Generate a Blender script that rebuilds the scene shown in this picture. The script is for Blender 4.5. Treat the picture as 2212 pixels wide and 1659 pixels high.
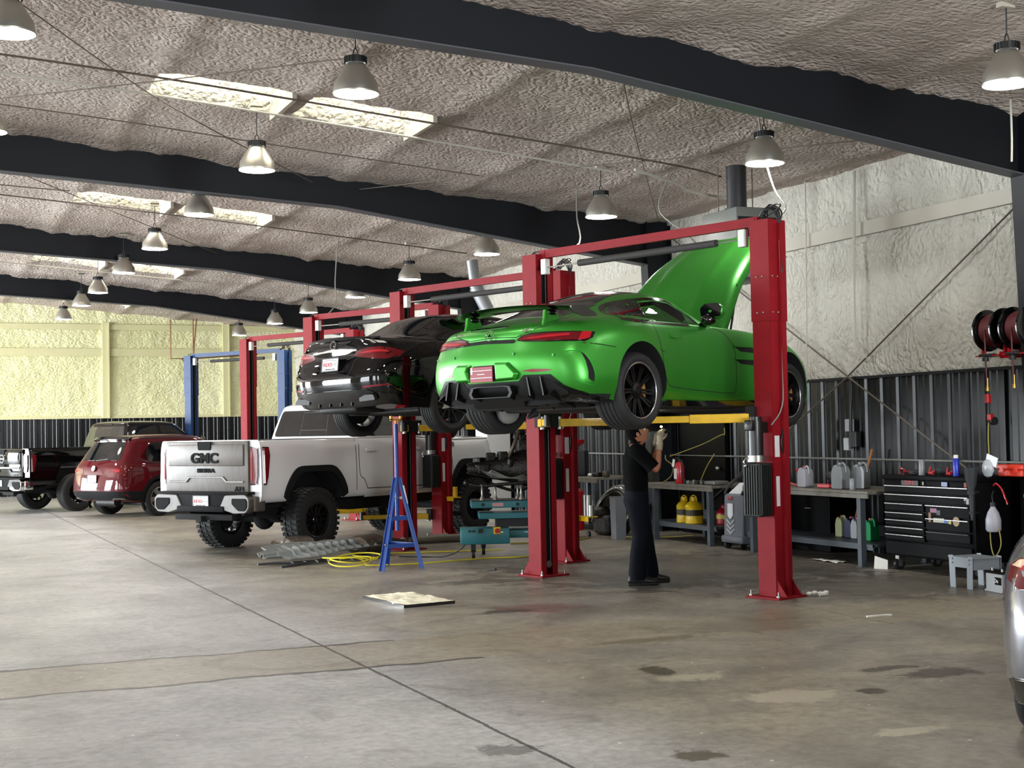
import bpy, bmesh, math, random
from math import sin, cos, pi, radians as R, sqrt, atan2, floor
from mathutils import Vector, Matrix, noise
from mathutils.bvhtree import BVHTree
random.seed(7)
SC = bpy.context.scene
for o in list(bpy.data.objects): bpy.data.objects.remove(o)
COL = SC.collection
V = Vector
# ------------------------------------------------------------------ camera
F_PX, TH, RO, WY, EYE = 3068.0, .03278, .01884, .4048, 1.614
cf0 = V((sin(WY), cos(WY), 0)); cr0 = V((cos(WY), -sin(WY), 0)); cu = V((0, 0, 1))
cf = cf0*cos(TH) + cu*sin(TH); cu0 = -cf0*sin(TH) + cu*cos(TH)
crt = cr0*cos(RO) - cu0*sin(RO); cup = cr0*sin(RO) + cu0*cos(RO)
cam = bpy.data.cameras.new('camera'); cam.sensor_width = 36; cam.lens = F_PX/2212*36
cam.clip_start = .05; cam.clip_end = 300
co = bpy.data.objects.new('camera', cam); COL.objects.link(co)
co.matrix_world = Matrix(((crt.x, cup.x, -cf.x, 0), (crt.y, cup.y, -cf.y, 0), (crt.z, cup.z, -cf.z, EYE), (0, 0, 0, 1)))
SC.camera = co
# ------------------------------------------------------------------ light, exposure
SC.view_settings.view_transform = 'Standard'; SC.view_settings.look = 'None'
SC.view_settings.gamma = 1; SC.view_settings.use_curve_mapping = False
SC.view_settings.exposure = 0.76
SC.cycles.use_denoising = True; SC.cycles.use_adaptive_sampling = True; SC.cycles.adaptive_threshold = .06
SC.cycles.max_bounces = 5; SC.cycles.diffuse_bounces = 4; SC.cycles.glossy_bounces = 3
SC.cycles.transmission_bounces = 6; SC.cycles.sample_clamp_indirect = 4; SC.cycles.caustics_reflective = False
W = bpy.data.worlds.new('sky'); SC.world = W; W.use_nodes = True
bg = W.node_tree.nodes['Background']; bg.inputs[0].default_value = (.80, .90, 1, 1); bg.inputs[1].default_value = 1.0
LAMP_POWER = 60.0
SKYLIGHT_POWER = 5.5
DOOR_POWER = (420, 380, 480, 1200, 2100, 2600)
def daylight_or_fill(loc, rot, sx, sy, power):
    l = bpy.data.lights.new('daylight_and_fill', 'AREA'); l.shape = 'RECTANGLE'; l.size = sx; l.size_y = sy
    l.energy = power; l.color = (.90, .96, 1.0)
    o = bpy.data.objects.new('daylight_and_fill', l); COL.objects.link(o); o.location = loc; o.rotation_euler = rot
DOORS_Y = (-1.0, 7.4, 15.5, 23.6, 31.7, 39.6)
for y, w in zip(DOORS_Y, DOOR_POWER): daylight_or_fill((-13.1, y, 2.1), (0, -pi/2, 0), 4.1, 4.1, w)
daylight_or_fill((5.6, -5.95, 2.1), (pi/2, 0, 0), 4.1, 4.1, 1250)  # unseen fill light added behind the camera to brighten the near ceiling
# ------------------------------------------------------------------ materials
def lin(h):
    if not isinstance(h, str): return (*h[:3], 1)
    c = [int(h[i:i+2], 16)/255 for i in (0, 2, 4)]
    return (*[x/12.92 if x <= .04045 else ((x+.055)/1.055)**2.4 for x in c], 1)
MATS = {}
def mat(name, col='808080', rough=.5, metal=0, coat=0, emit=0, bump=0, bscale=20, var=0, vscale=3, trans=0, alpha=1, ecol=None, coat_r=.05, spec=None, stretch=None, ior=None):
    if name in MATS: return MATS[name]
    m = bpy.data.materials.new(name); m.use_nodes = True; nt = m.node_tree; b = nt.nodes['Principled BSDF']
    c = lin(col); I = b.inputs
    I['Base Color'].default_value = c; I['Roughness'].default_value = rough; I['Metallic'].default_value = metal
    I['Coat Weight'].default_value = coat; I['Coat Roughness'].default_value = coat_r
    I['Transmission Weight'].default_value = trans; I['Alpha'].default_value = alpha
    if spec is not None: I['Specular IOR Level'].default_value = spec
    if ior: I['IOR'].default_value = ior
    if emit: I['Emission Color'].default_value = lin(ecol) if ecol else c; I['Emission Strength'].default_value = emit
    if bump or var:
        tc = nt.nodes.new('ShaderNodeTexCoord'); src = tc.outputs['Object']
        if stretch:
            mp = nt.nodes.new('ShaderNodeMapping'); mp.inputs['Scale'].default_value = stretch; nt.links.new(src, mp.inputs[0]); src = mp.outputs[0]
    if var:
        n = nt.nodes.new('ShaderNodeTexNoise'); n.inputs['Scale'].default_value = vscale; n.inputs['Detail'].default_value = 6
        nt.links.new(src, n.inputs['Vector'])
        r = nt.nodes.new('ShaderNodeValToRGB'); e = r.color_ramp.elements
        e[0].position = .3; e[1].position = .7
        e[0].color = (*[x*(1-var) for x in c[:3]], 1); e[1].color = (*[min(1, x*(1+var)) for x in c[:3]], 1)
        nt.links.new(n.outputs[0], r.inputs[0]); nt.links.new(r.outputs[0], I['Base Color'])
    if bump:
        n = nt.nodes.new('ShaderNodeTexNoise'); n.inputs['Scale'].default_value = bscale; n.inputs['Detail'].default_value = 4
        nt.links.new(src, n.inputs['Vector'])
        bp = nt.nodes.new('ShaderNodeBump'); bp.inputs['Strength'].default_value = bump; bp.inputs['Distance'].default_value = .02
        nt.links.new(n.outputs[0], bp.inputs['Height']); nt.links.new(bp.outputs[0], I['Normal'])
    MATS[name] = m; return m
# ------------------------------------------------------------------ mesh builder
class MB:
    def __init__(s): s.v = []; s.f = []; s.m = []; s.cm = 0
    def add(s, vs, fs):
        k = len(s.v); s.v += [tuple(v) for v in vs]; s.f += [tuple(i+k for i in f) for f in fs]; s.m += [s.cm]*len(fs); return s
    def box(s, c, d, rz=0, rot=None, bev=0):
        hx, hy, hz = d[0]/2, d[1]/2, d[2]/2
        M = rot if rot else Matrix.Rotation(rz, 3, 'Z')
        if bev:
            b = min(bev, hx*.9, hy*.9, hz*.9); vs = []; fs = []
            bm = bmesh.new(); bmesh.ops.create_cube(bm, size=1)
            for v in bm.verts: v.co = V((v.co.x*d[0], v.co.y*d[1], v.co.z*d[2]))
            bmesh.ops.bevel(bm, geom=bm.edges[:], offset=b, segments=2, affect='EDGES', profile=.5)
            bm.verts.index_update()
            vs = [M @ v.co + V(c) for v in bm.verts]; fs = [[v.index for v in f.verts] for f in bm.faces]; bm.free()
            return s.add(vs, fs)
        vs = [M @ V((x*hx, y*hy, z*hz)) + V(c) for x, y, z in ((-1,-1,-1),(1,-1,-1),(1,1,-1),(-1,1,-1),(-1,-1,1),(1,-1,1),(1,1,1),(-1,1,1))]
        return s.add(vs, [(0,3,2,1),(4,5,6,7),(0,1,5,4),(1,2,6,5),(2,3,7,6),(3,0,4,7)])
    def bar(s, a, b, w, h, up=(0,0,1)):
        a, b = V(a), V(b); d = (b-a); L = d.length; d.normalize(); u = V(up)
        if abs(d.dot(u)) > .98: u = V((1,0,0))
        x = d.cross(u).normalized(); z = x.cross(d)
        return s.box((a+b)/2, (w, L, h), rot=Matrix((x, d, z)).transposed())
    def cyl(s, a, b, r0, r1=None, n=16, caps=True):
        if r1 is None: r1 = r0
        a, b = V(a), V(b); d = (b-a).normalized(); u = V((0,0,1)) if abs(d.z) < .9 else V((1,0,0))
        x = d.cross(u).normalized(); y = d.cross(x)
        vs = [p + (x*cos(2*pi*i/n) + y*sin(2*pi*i/n))*r for p, r in ((a, r0), (b, r1)) for i in range(n)]
        fs = [(i, (i+1) % n, n+(i+1) % n, n+i) for i in range(n)]
        if caps: fs += [tuple(range(n-1, -1, -1)), tuple(range(n, 2*n))]
        return s.add(vs, fs)
    def tube(s, pts, r, n=8, sm=0, closed=False):
        P = [V(p) for p in pts]
        if sm: P = smooth_path(P, sm)
        rs = r if isinstance(r, (list, tuple)) else None
        vs = []; N = len(P); x = None
        for i, p in enumerate(P):
            d = (P[min(i+1, N-1)] - P[max(i-1, 0)]).normalized()
            if x is None:
                u = V((0,0,1)) if abs(d.z) < .9 else V((1,0,0)); x = d.cross(u).normalized()
            else: x = (x - d*x.dot(d)).normalized()
            y = d.cross(x); rr = r if rs is None else rs[min(len(rs)-1, int(i*len(rs)/N))]
            vs += [p + (x*cos(2*pi*k/n) + y*sin(2*pi*k/n))*rr for k in range(n)]
        fs = [(i*n+k, i*n+(k+1) % n, (i+1)*n+(k+1) % n, (i+1)*n+k) for i in range(N-1) for k in range(n)]
        fs += [tuple(range(n-1, -1, -1)), tuple(range((N-1)*n, N*n))]
        return s.add(vs, fs)
    def lathe(s, prof, c=(0,0,0), ax='Z', n=32, M=None, a0=0, a1=2*pi):
        full = abs(a1-a0-2*pi) < 1e-6; cnt = n if full else n+1; vs = []
        for r, z in prof:
            for k in range(cnt):
                a = a0+(a1-a0)*k/n; p = V((r*cos(a), r*sin(a), z))
                if ax == 'Y': p = V((p.x, p.z, p.y))
                if ax == 'X': p = V((p.z, p.x, p.y))
                if M: p = M @ p
                vs.append(p + V(c))
        fs = []
        for i in range(len(prof)-1):
            for k in range(n):
                k2 = (k+1) % cnt
                q = (i*cnt+k, i*cnt+k2, (i+1)*cnt+k2, (i+1)*cnt+k)
                fs.append(q if ax != 'Y' else q[::-1])
        return s.add(vs, fs)
    def prism(s, poly, h, M=None):
        "polygon (x,y) extruded z 0..h, then matrix M"
        n = len(poly); vs = [V((x, y, z)) for z in (0, h) for x, y in poly]
        if M is not None: vs = [M @ v for v in vs]
        return s.add(vs, [tuple(range(n-1, -1, -1)), tuple(range(n, 2*n))] + [(i, (i+1) % n, n+(i+1) % n, n+i) for i in range(n)])
    def sphere(s, c, r, n=12, sc=(1,1,1), M=None):
        vs = []; fs = []; m = n//2+1
        for i in range(m):
            t = pi*i/(m-1)
            for k in range(n):
                a = 2*pi*k/n; p = V((r*sc[0]*sin(t)*cos(a), r*sc[1]*sin(t)*sin(a), r*sc[2]*cos(t)))
                if M: p = M @ p
                vs.append(p+V(c))
        fs = [(i*n+k, (i+1)*n+k, (i+1)*n+(k+1) % n, i*n+(k+1) % n) for i in range(m-1) for k in range(n)]
        return s.add(vs, fs)
    def build(s, name, mats, parent=None, smooth=None, M=None, bev=0, kind=None):
        me = bpy.data.meshes.new(name); me.from_pydata(s.v, [], s.f)
        if not isinstance(mats, (list, tuple)): mats = [mats]
        for m in mats: me.materials.append(m)
        if len(mats) > 1: me.polygons.foreach_set('material_index', [min(i, len(mats)-1) for i in s.m])
        bm = bmesh.new(); bm.from_mesh(me)
        if smooth is not None or bev: bmesh.ops.remove_doubles(bm, verts=bm.verts, dist=1e-5)
        bmesh.ops.recalc_face_normals(bm, faces=bm.faces)
        if smooth is not None:
            for f in bm.faces: f.smooth = True
            for e in bm.edges:
                e.smooth = not (len(e.link_faces) == 2 and e.calc_face_angle(0) > R(smooth)) 
        bm.to_mesh(me); bm.free()
        o = bpy.data.objects.new(name, me); COL.objects.link(o)
        if parent: o.parent = parent
        if M is not None: o.matrix_basis = M
        if bev:
            d = o.modifiers.new('bevel', 'BEVEL'); d.width = bev; d.segments = 2; d.limit_method = 'ANGLE'; d.angle_limit = R(50)
        if kind: o['kind'] = kind
        return o
def smooth_path(P, k):
    out = []
    for i in range(len(P)-1):
        p0, p1, p2, p3 = P[max(i-1, 0)], P[i], P[i+1], P[min(i+2, len(P)-1)]
        for j in range(k):
            t = j/k; out.append(.5*((2*p1)+(p2-p0)*t+(2*p0-5*p1+4*p2-p3)*t*t+(3*p1-p0-3*p2+p3)*t**3))
    return out+[P[-1]]
def empty(name, loc, rz=0, M=None):
    o = bpy.data.objects.new(name, None); COL.objects.link(o); o.empty_display_size = .1
    if M is not None: o.matrix_basis = M
    else: o.location = loc; o.rotation_euler = (0, 0, rz)
    return o
def tag(o, label, cat, group=None, kind=None):
    o['label'] = label; o['category'] = cat
    if group: o['group'] = group
    if kind: o['kind'] = kind
    return o
def dup(root, loc=None, label=None):
    r = root.copy(); COL.objects.link(r)
    if loc is not None: r.location = loc
    if label: r['label'] = label
    for ch in root.children:
        c = ch.copy(); COL.objects.link(c); c.parent = r
        for g in ch.children:
            d = g.copy(); COL.objects.link(d); d.parent = c
    return r
def text_mesh(txt, size, depth, M, name, m, parent, bold=0, sx=1, align='CENTER'):
    cu_ = bpy.data.curves.new(name, 'FONT'); cu_.body = txt; cu_.size = size; cu_.extrude = depth/2; cu_.align_x = align; cu_.align_y = 'CENTER'; cu_.offset = bold
    o = bpy.data.objects.new(name, cu_); COL.objects.link(o)
    dg = bpy.context.evaluated_depsgraph_get(); dg.update()
    me = bpy.data.meshes.new_from_object(o.evaluated_get(dg)); bpy.data.objects.remove(o)
    me.transform(Matrix.Diagonal((sx, 1, 1, 1))); me.transform(M); me.materials.clear(); me.materials.append(m)
    o = bpy.data.objects.new(name, me); COL.objects.link(o)
    if parent: o.parent = parent
    return o
def nz(x, y, z=0): return noise.noise(V((x, y, z)))
# ================================================================== THE BUILDING
XW, YF, XL, YN = 11.2, 43.0, -13.2, -6.0       # right wall, far wall, left wall, near wall
EAVE, SL, XR = 4.85, .083, -1.0
def roof(x): return EAVE + (XW-x)*SL if x > XR else EAVE + (XW-XR)*SL - (XR-x)*SL
FR_Y = (3.35, 11.45, 19.6, 27.68, 35.82)
SKY_Y = [(15.42, 16.5), (23.3, 24.4), (31.5, 32.7), (39.4, 40.5)]
SKY_X = [(2.55, 4.05), (4.25, 5.72)]

def floor_mat():
    m = bpy.data.materials.new('concrete_floor'); m.use_nodes = True; nt = m.node_tree; N = nt.nodes; L = nt.links; b = N['Principled BSDF']
    tc = N.new('ShaderNodeTexCoord'); S = tc.outputs['Object']
    def noi(sc, det=6, st=(1, 1, 1), dist=0, rough=.55):
        mp = N.new('ShaderNodeMapping'); mp.inputs['Scale'].default_value = st; L.new(S, mp.inputs[0])
        n = N.new('ShaderNodeTexNoise'); n.inputs['Scale'].default_value = sc; n.inputs['Detail'].default_value = det; n.inputs['Distortion'].default_value = dist; n.inputs['Roughness'].default_value = rough
        L.new(mp.outputs[0], n.inputs['Vector']); return n.outputs[0]
    def ramp(f, stops):
        r = N.new('ShaderNodeValToRGB'); e = r.color_ramp.elements
        while len(e) < len(stops): e.new(.5)
        for i, (p, c) in enumerate(stops): e[i].position = p; e[i].color = lin(c) if isinstance(c, str) else (c, c, c, 1)
        L.new(f, r.inputs[0]); return r.outputs[0]
    def mix(a, c, f, mode='MIX'):
        x = N.new('ShaderNodeMix'); x.data_type = 'RGBA'; x.blend_type = mode
        for s, v in ((x.inputs['Factor'], f), (x.inputs[6], a), (x.inputs[7], c)):
            if hasattr(v, 'links'): L.new(v, s)
            else: s.default_value = v
        return x.outputs[2]
    def math_(op, a, b_=None, c=None):
        x = N.new('ShaderNodeMath'); x.operation = op
        for i, v in enumerate((a, b_, c)):
            if v is None: continue
            if hasattr(v, 'links'): L.new(v, x.inputs[i])
            else: x.inputs[i].default_value = v
        return x.outputs[0]
    sep = N.new('ShaderNodeSeparateXYZ'); L.new(S, sep.inputs[0]); X, Y = sep.outputs[0], sep.outputs[1]
    base = ramp(noi(.55, 5, (1, .8, 1), .6), [(.30, '8b8a88'), (.5, 'a2a19f'), (.72, 'b8b7b4')])
    # warmer, dirtier slab on the working side of the long joint
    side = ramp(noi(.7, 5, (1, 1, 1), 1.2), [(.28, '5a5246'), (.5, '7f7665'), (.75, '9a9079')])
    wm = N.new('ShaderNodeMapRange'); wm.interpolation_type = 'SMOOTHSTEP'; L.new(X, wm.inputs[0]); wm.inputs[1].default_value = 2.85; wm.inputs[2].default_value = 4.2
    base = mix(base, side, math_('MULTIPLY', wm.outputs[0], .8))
    # trench patch between the two saw cuts
    wob = math_('MULTIPLY', math_('SUBTRACT', noi(1.6, 3), .5), .28)
    Yw = math_('ADD', Y, wob)
    inY = math_('MULTIPLY', math_('GREATER_THAN', Yw, 9.46), math_('LESS_THAN', Yw, 10.6))
    base = mix(base, lin('8f8570'), math_('MULTIPLY', inY, .6))
    # stains
    blot = ramp(noi(1.3, 6, (1, 1, 1), 1.5, .65), [(.52, 0.0), (.70, 1.0)])
    base = mix(base, lin('4d463b'), math_('MULTIPLY', blot, .38))
    pale = ramp(noi(2.1, 7, (1.0, 1.6, 1), 2.0, .7), [(.60, 0.0), (.72, 1.0)])
    base = mix(base, lin('b3ad9c'), math_('MULTIPLY', pale, .35))
    fine = ramp(noi(14, 6, (1, 1, 1), .3, .7), [(.36, .62), (.64, 1.22)])
    base = mix(base, fine, .6, 'MULTIPLY')
    scr = ramp(noi(7, 5, (.35, 2.2, 1), 1.2, .75), [(.60, 0.0), (.68, 1.0)]); base = mix(base, lin('b8b2a4'), math_('MULTIPLY', scr, .22))
    scd = ramp(noi(6, 5, (2.0, .4, 1), 1.0, .75), [(.62, 0.0), (.70, 1.0)]); base = mix(base, lin('3f3a33'), math_('MULTIPLY', scd, .30))
    # oil stains, plus shade under the raised cars painted in, rectangular falloff broken by noise
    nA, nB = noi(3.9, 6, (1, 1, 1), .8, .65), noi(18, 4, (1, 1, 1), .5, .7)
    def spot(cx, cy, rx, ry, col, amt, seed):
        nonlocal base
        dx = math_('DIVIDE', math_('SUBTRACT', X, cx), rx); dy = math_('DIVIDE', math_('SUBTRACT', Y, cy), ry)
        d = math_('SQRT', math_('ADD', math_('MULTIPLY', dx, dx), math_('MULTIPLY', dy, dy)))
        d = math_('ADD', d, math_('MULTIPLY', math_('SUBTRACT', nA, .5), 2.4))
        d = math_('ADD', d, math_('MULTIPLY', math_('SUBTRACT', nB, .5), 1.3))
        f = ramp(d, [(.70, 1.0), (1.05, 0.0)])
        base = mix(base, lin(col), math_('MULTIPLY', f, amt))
    spot(5.3, 11.8, .45, .35, '5e1f1c', .55, 0); spot(4.95, 11.75, .35, .12, '2e2a24', .8, 1)
    spot(8.2, 14.2, 2.6, 2.3, '2f2b26', .62, .7); spot(7.3, 13.2, 1.0, .9, '2b2824', .5, 2); spot(5.7, 14.2, .7, .25, '3a362e', .6, 1.4)  # first two paint the shade under the raised coupe into the floor
    spot(4.59, 8.35, .12, .22, '3a3222', .9, 3); spot(5.36, 7.1, .1, .1, '352c1f', .9, 2.2); spot(3.58, 6.15, .16, .12, '3d331f', .8, 4)
    spot(6.15, 7.4, .33, .16, '332b20', .8, 3.1); spot(5.95, 7.7, .25, .09, '332b20', .8, 5); spot(4.85, 7.2, .34, .22, 'b5ad98', .6, 2.7)
    spot(4.85, 6.1, .24, .09, 'bcb49c', .65, 3.3); spot(5.2, 9.6, .5, .12, '4b4032', .5, 2); spot(2.81, 6.67, .18, .14, '3a3630', .6, 5.5)
    spot(4.7, 8.05, .3, .15, 'b0a890', .6, 4.1); spot(6.3, 9.9, .8, .4, '554c40', .4, 1.1); spot(9.2, 11.6, 1.6, 1.3, '3c3832', .55, 1.0)  # last one paints the shade near the tool chest into the floor
    spot(7.6, 16.4, .5, .4, '5a1c1c', .5, 1.2); spot(5.2, 18.8, 1.6, 1.2, '544e47', .5, .8); spot(4.9, 21.5, 2.2, 1.6, '4c4741', .45, .6)
    # specks of white paint
    vo = N.new('ShaderNodeTexVoronoi'); vo.inputs['Scale'].default_value = 5.5; L.new(S, vo.inputs['Vector'])
    sp = math_('MULTIPLY', math_('LESS_THAN', vo.outputs['Distance'], .055), math_('GREATER_THAN', noi(1.9, 2), .56))
    base = mix(base, lin('d8d5cc'), sp)
    # joints and cracks
    def line(coord, at, w, wa, lo=None, hi=None, other=None, seed=1.0):
        nonlocal base
        d = math_('ABSOLUTE', math_('ADD', math_('SUBTRACT', coord, at), math_('MULTIPLY', math_('SUBTRACT', nA, .5), wa)))
        f = math_('LESS_THAN', math_('ADD', d, math_('MULTIPLY', math_('SUBTRACT', nB, .5), w*1.2)), w)
        if other is not None: f = math_('MULTIPLY', f, math_('MULTIPLY', math_('GREATER_THAN', other, lo), math_('LESS_THAN', other, hi)))
        base = mix(base, lin('35312b'), math_('MULTIPLY', f, .85)); return f
    line(X, 2.93, .013, .03)
    line(Yw, 9.46, .030, .0, -14, 3.8, X); line(Yw, 10.6, .027, .0, -14, 3.5, X, 1.3)
    line(Y, 20.9, .010, .02); line(Y, 17.6, .006, .05, -14, 2.9, X); line(X, 7.33, .006, .18, 9.3, 10.8, Y, 1.7)
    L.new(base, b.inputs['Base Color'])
    rr = ramp(noi(1.1, 3, (1, 1, 1), .8), [(.3, .34), (.7, .55)]); L.new(rr, b.inputs['Roughness'])
    b.inputs['Specular IOR Level'].default_value = .5
    bp = N.new('ShaderNodeBump'); bp.inputs['Strength'].default_value = .12; bp.inputs['Distance'].default_value = .01
    L.new(noi(5, 4, (1, 1, 1), .5, .6), bp.inputs['Height']); L.new(bp.outputs[0], b.inputs['Normal'])
    return m
def foam_mat(name, c1, c2, c3, scale=9, strength=.9, st=(1, 1, 1)):
    m = bpy.data.materials.new(name); m.use_nodes = True; nt = m.node_tree; N = nt.nodes; L = nt.links; b = N['Principled BSDF']
    tc = N.new('ShaderNodeTexCoord'); mp = N.new('ShaderNodeMapping'); mp.inputs['Scale'].default_value = st; L.new(tc.outputs['Object'], mp.inputs[0])
    dn = N.new('ShaderNodeTexNoise'); dn.inputs['Scale'].default_value = 4; dn.inputs['Detail'].default_value = 1; L.new(mp.outputs[0], dn.inputs['Vector'])
    ad = N.new('ShaderNodeMix'); ad.data_type = 'RGBA'; ad.blend_type = 'LINEAR_LIGHT'; ad.inputs['Factor'].default_value = .12; L.new(mp.outputs[0], ad.inputs[6]); L.new(dn.outputs['Color'], ad.inputs[7])
    vo = N.new('ShaderNodeTexVoronoi'); vo.inputs['Scale'].default_value = scale; L.new(ad.outputs[2], vo.inputs['Vector'])
    n2 = N.new('ShaderNodeTexNoise'); n2.inputs['Scale'].default_value = scale*1.6; n2.inputs['Detail'].default_value = 3; n2.inputs['Roughness'].default_value = .6; L.new(mp.outputs[0], n2.inputs['Vector'])
    h = N.new('ShaderNodeMath'); h.operation = 'MULTIPLY_ADD'; h.inputs[1].default_value = -1.1; L.new(vo.outputs['Distance'], h.inputs[0]); L.new(n2.outputs[0], h.inputs[2])
    bp = N.new('ShaderNodeBump'); bp.inputs['Strength'].default_value = strength; bp.inputs['Distance'].default_value = .06; L.new(h.outputs[0], bp.inputs['Height']); L.new(bp.outputs[0], b.inputs['Normal'])
    n3 = N.new('ShaderNodeTexNoise'); n3.inputs['Scale'].default_value = .5; n3.inputs['Detail'].default_value = 3; L.new(tc.outputs['Object'], n3.inputs['Vector'])
    r = N.new('ShaderNodeValToRGB'); e = r.color_ramp.elements; e.new(.5)
    for i, (p, c) in enumerate(((.33, c1), (.5, c2), (.68, c3))): e[i].position = p; e[i].color = lin(c)
    L.new(n3.outputs[0], r.inputs[0])
    L.new(r.outputs[0], b.inputs['Base Color']); b.inputs['Roughness'].default_value = .85; b.inputs['Specular IOR Level'].default_value = .25
    return m
M_floor = floor_mat()
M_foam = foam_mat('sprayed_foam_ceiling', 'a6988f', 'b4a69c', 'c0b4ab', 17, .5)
M_foamw = foam_mat('sprayed_foam_wall', 'bcb7ab', 'c6c2b6', 'cdcabf', 14, .75, (1, 1, .8))
M_foamf = foam_mat('sprayed_foam_cream_wall', 'd6d3a4', 'dddaae', 'e2dfbe', 11, .45, (1, 1, 1.6))
M_black = mat('black_steel', '0b0d13', .5, 0, spec=.25)
M_flange = mat('flange_steel', '4a4b50', .5)
M_corr = mat('charcoal_corrugated_steel', '090a0d', .32, .1, spec=.4)
M_trim = mat('painted_girt', 'b3ad9f', .6, bump=.2, bscale=30)
M_trimf = mat('cream_girt', 'c9c498', .6, bump=.2, bscale=30)
M_out = mat('outside_concrete', 'b5b3ad', .8, var=.1)
M_white = mat('white_paint', 'd8d8d6', .5)

mb = MB()
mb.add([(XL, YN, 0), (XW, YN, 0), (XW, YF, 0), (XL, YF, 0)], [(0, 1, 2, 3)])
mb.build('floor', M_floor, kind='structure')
mb = MB(); mb.add([(-70, -60, -.02), (XL, -60, -.02), (XL, 90, -.02), (-70, 90, -.02), (40, -60, -.02), (40, YN, -.02), (XL, YN, -.02)], [(0, 1, 2, 3), (1, 4, 5, 6)]); mb.build('floor_outside', M_out, kind='structure')

# ceiling of sprayed foam: a fine grid where the photo looks, coarse elsewhere
def foamz(x, y):
    z = roof(x)
    for k in range(-2, 5):                                  # smooth strips where foam covers the purlins
        px = 5.8 + 1.63*k; d = (x-px)/.17
        if abs(d) < 3: z -= .040*math.exp(-d*d)*(1+.35*nz(y*1.3, k*7.1))
    z -= .030*nz(x*1.1, y*1.1, 3) + .012*nz(x*4.5, y*4.5) + .010*nz(x*9, y*9, 5)
    for fy in FR_Y:                                         # foam piled against the frames
        d = abs(y-fy)
        if d < .4: z -= (.045+.05*nz(x*1.3, fy)+.03*nz(x*5, fy)+.02*nz(x*14, fy))*(1-d/.4)**2
    return z
def in_sky(x, y): return any(a < x < b for a, b in SKY_X) and any(a < y < b for a, b in SKY_Y)
def grid_axis(cuts, step):
    out = []
    for a, b in zip(cuts, cuts[1:]):
        n = max(1, round((b-a)/step)); out += [a+(b-a)*i/n for i in range(n)]
    return out+[cuts[-1]]
gx = grid_axis([XL, -1.0], 1.2)[:-1] + grid_axis([-1.0, 2.55, 4.05, 4.25, 5.72, XW+.15], .075)
ys = [8.2]
for a, b in SKY_Y: ys += [a, b]
gy = grid_axis([YN, 8.2], 1.2)[:-1] + grid_axis(ys[:3], .075)[:-1] + grid_axis(ys[2:]+[YF+.15], .11)
vs = []; fs = []; n = len(gx)
for y in gy:
    for x in gx: vs.append((x, y, foamz(x, y)))
for j in range(len(gy)-1):
    for i in range(n-1):
        if not in_sky((gx[i]+gx[i+1])/2, (gy[j]+gy[j+1])/2): fs.append((j*n+i, (j+1)*n+i, (j+1)*n+i+1, j*n+i+1))
MB().add(vs, fs).build('ceiling', M_foam, smooth=80, kind='structure')
# roof sheet above, so no outside light leaks in
M_roof = mat('roof_sheet', '555555', .6)
def skin(x0, x1, y0, y1, mbx): mbx.add([(x0, y0, roof(x0)+.8), (x1, y0, roof(x1)+.8), (x1, y1, roof(x1)+.8), (x0, y1, roof(x0)+.8)], [(0, 1, 2, 3)])
mb = MB(); skin(XL-.3, XR, YN-.3, YF+.6, mb); skin(XR, XW+.6, YN-.3, YF+.6, mb); mb.build('ceiling_roof_sheet', M_roof, kind='structure')
# skylight wells with lumpy foam sides and a daylit panel
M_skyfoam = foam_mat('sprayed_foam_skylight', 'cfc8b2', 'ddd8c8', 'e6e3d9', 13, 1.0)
M_panel = mat('skylight_panel', 'ffffff', .5, emit=SKYLIGHT_POWER, ecol='fffaf0')
k = 0
for (y0, y1) in SKY_Y:
    for (x0, x1) in SKY_X:
        k += 1; mb = MB()
        loop = []; st = .06
        for (ax, ay), (bx, by) in zip([(x0, y0), (x1, y0), (x1, y1), (x0, y1)], [(x1, y0), (x1, y1), (x0, y1), (x0, y0)]):
            m_ = max(2, int(math.hypot(bx-ax, by-ay)/st)); loop += [(ax+(bx-ax)*i/m_, ay+(by-ay)*i/m_) for i in range(m_)]
        cx, cy = (x0+x1)/2, (y0+y1)/2; vs = []; H = 7
        for h in range(H):
            for (x, y) in loop:
                lump = .07*nz(x*8, y*8, h*1.3)+.03 if h else .0
                dx, dy = (cx-x), (cy-y); dl = math.hypot(dx, dy)
                inn = lump + (.05 if h == 1 else .0)
                z = foamz(x, y) if h == 0 else roof(x)+.62*h/(H-1)
                vs.append((x+dx/dl*inn, y+dy/dl*inn, z))
        q = len(loop); fs = [(h*q+i, h*q+(i+1) % q, (h+1)*q+(i+1) % q, (h+1)*q+i) for h in range(H-1) for i in range(q)]
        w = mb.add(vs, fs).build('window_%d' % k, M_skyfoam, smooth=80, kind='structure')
        MB().add([(x0-.1, y0-.1, roof(x0)+.63), (x1+.1, y0-.1, roof(x1)+.63), (x1+.1, y1+.1, roof(x1)+.63), (x0-.1, y1+.1, roof(x0)+.63)], [(0, 3, 2, 1)]).build('window_pane', M_panel, w)
        mb = MB(); mb.bar((x1-.02, y0, roof(x1)-.02), (x1-.02, y1, roof(x1)-.02), .05, .16); mb.build('purlin', mat('purlin_paint', 'a8a294', .5), w)

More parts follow.
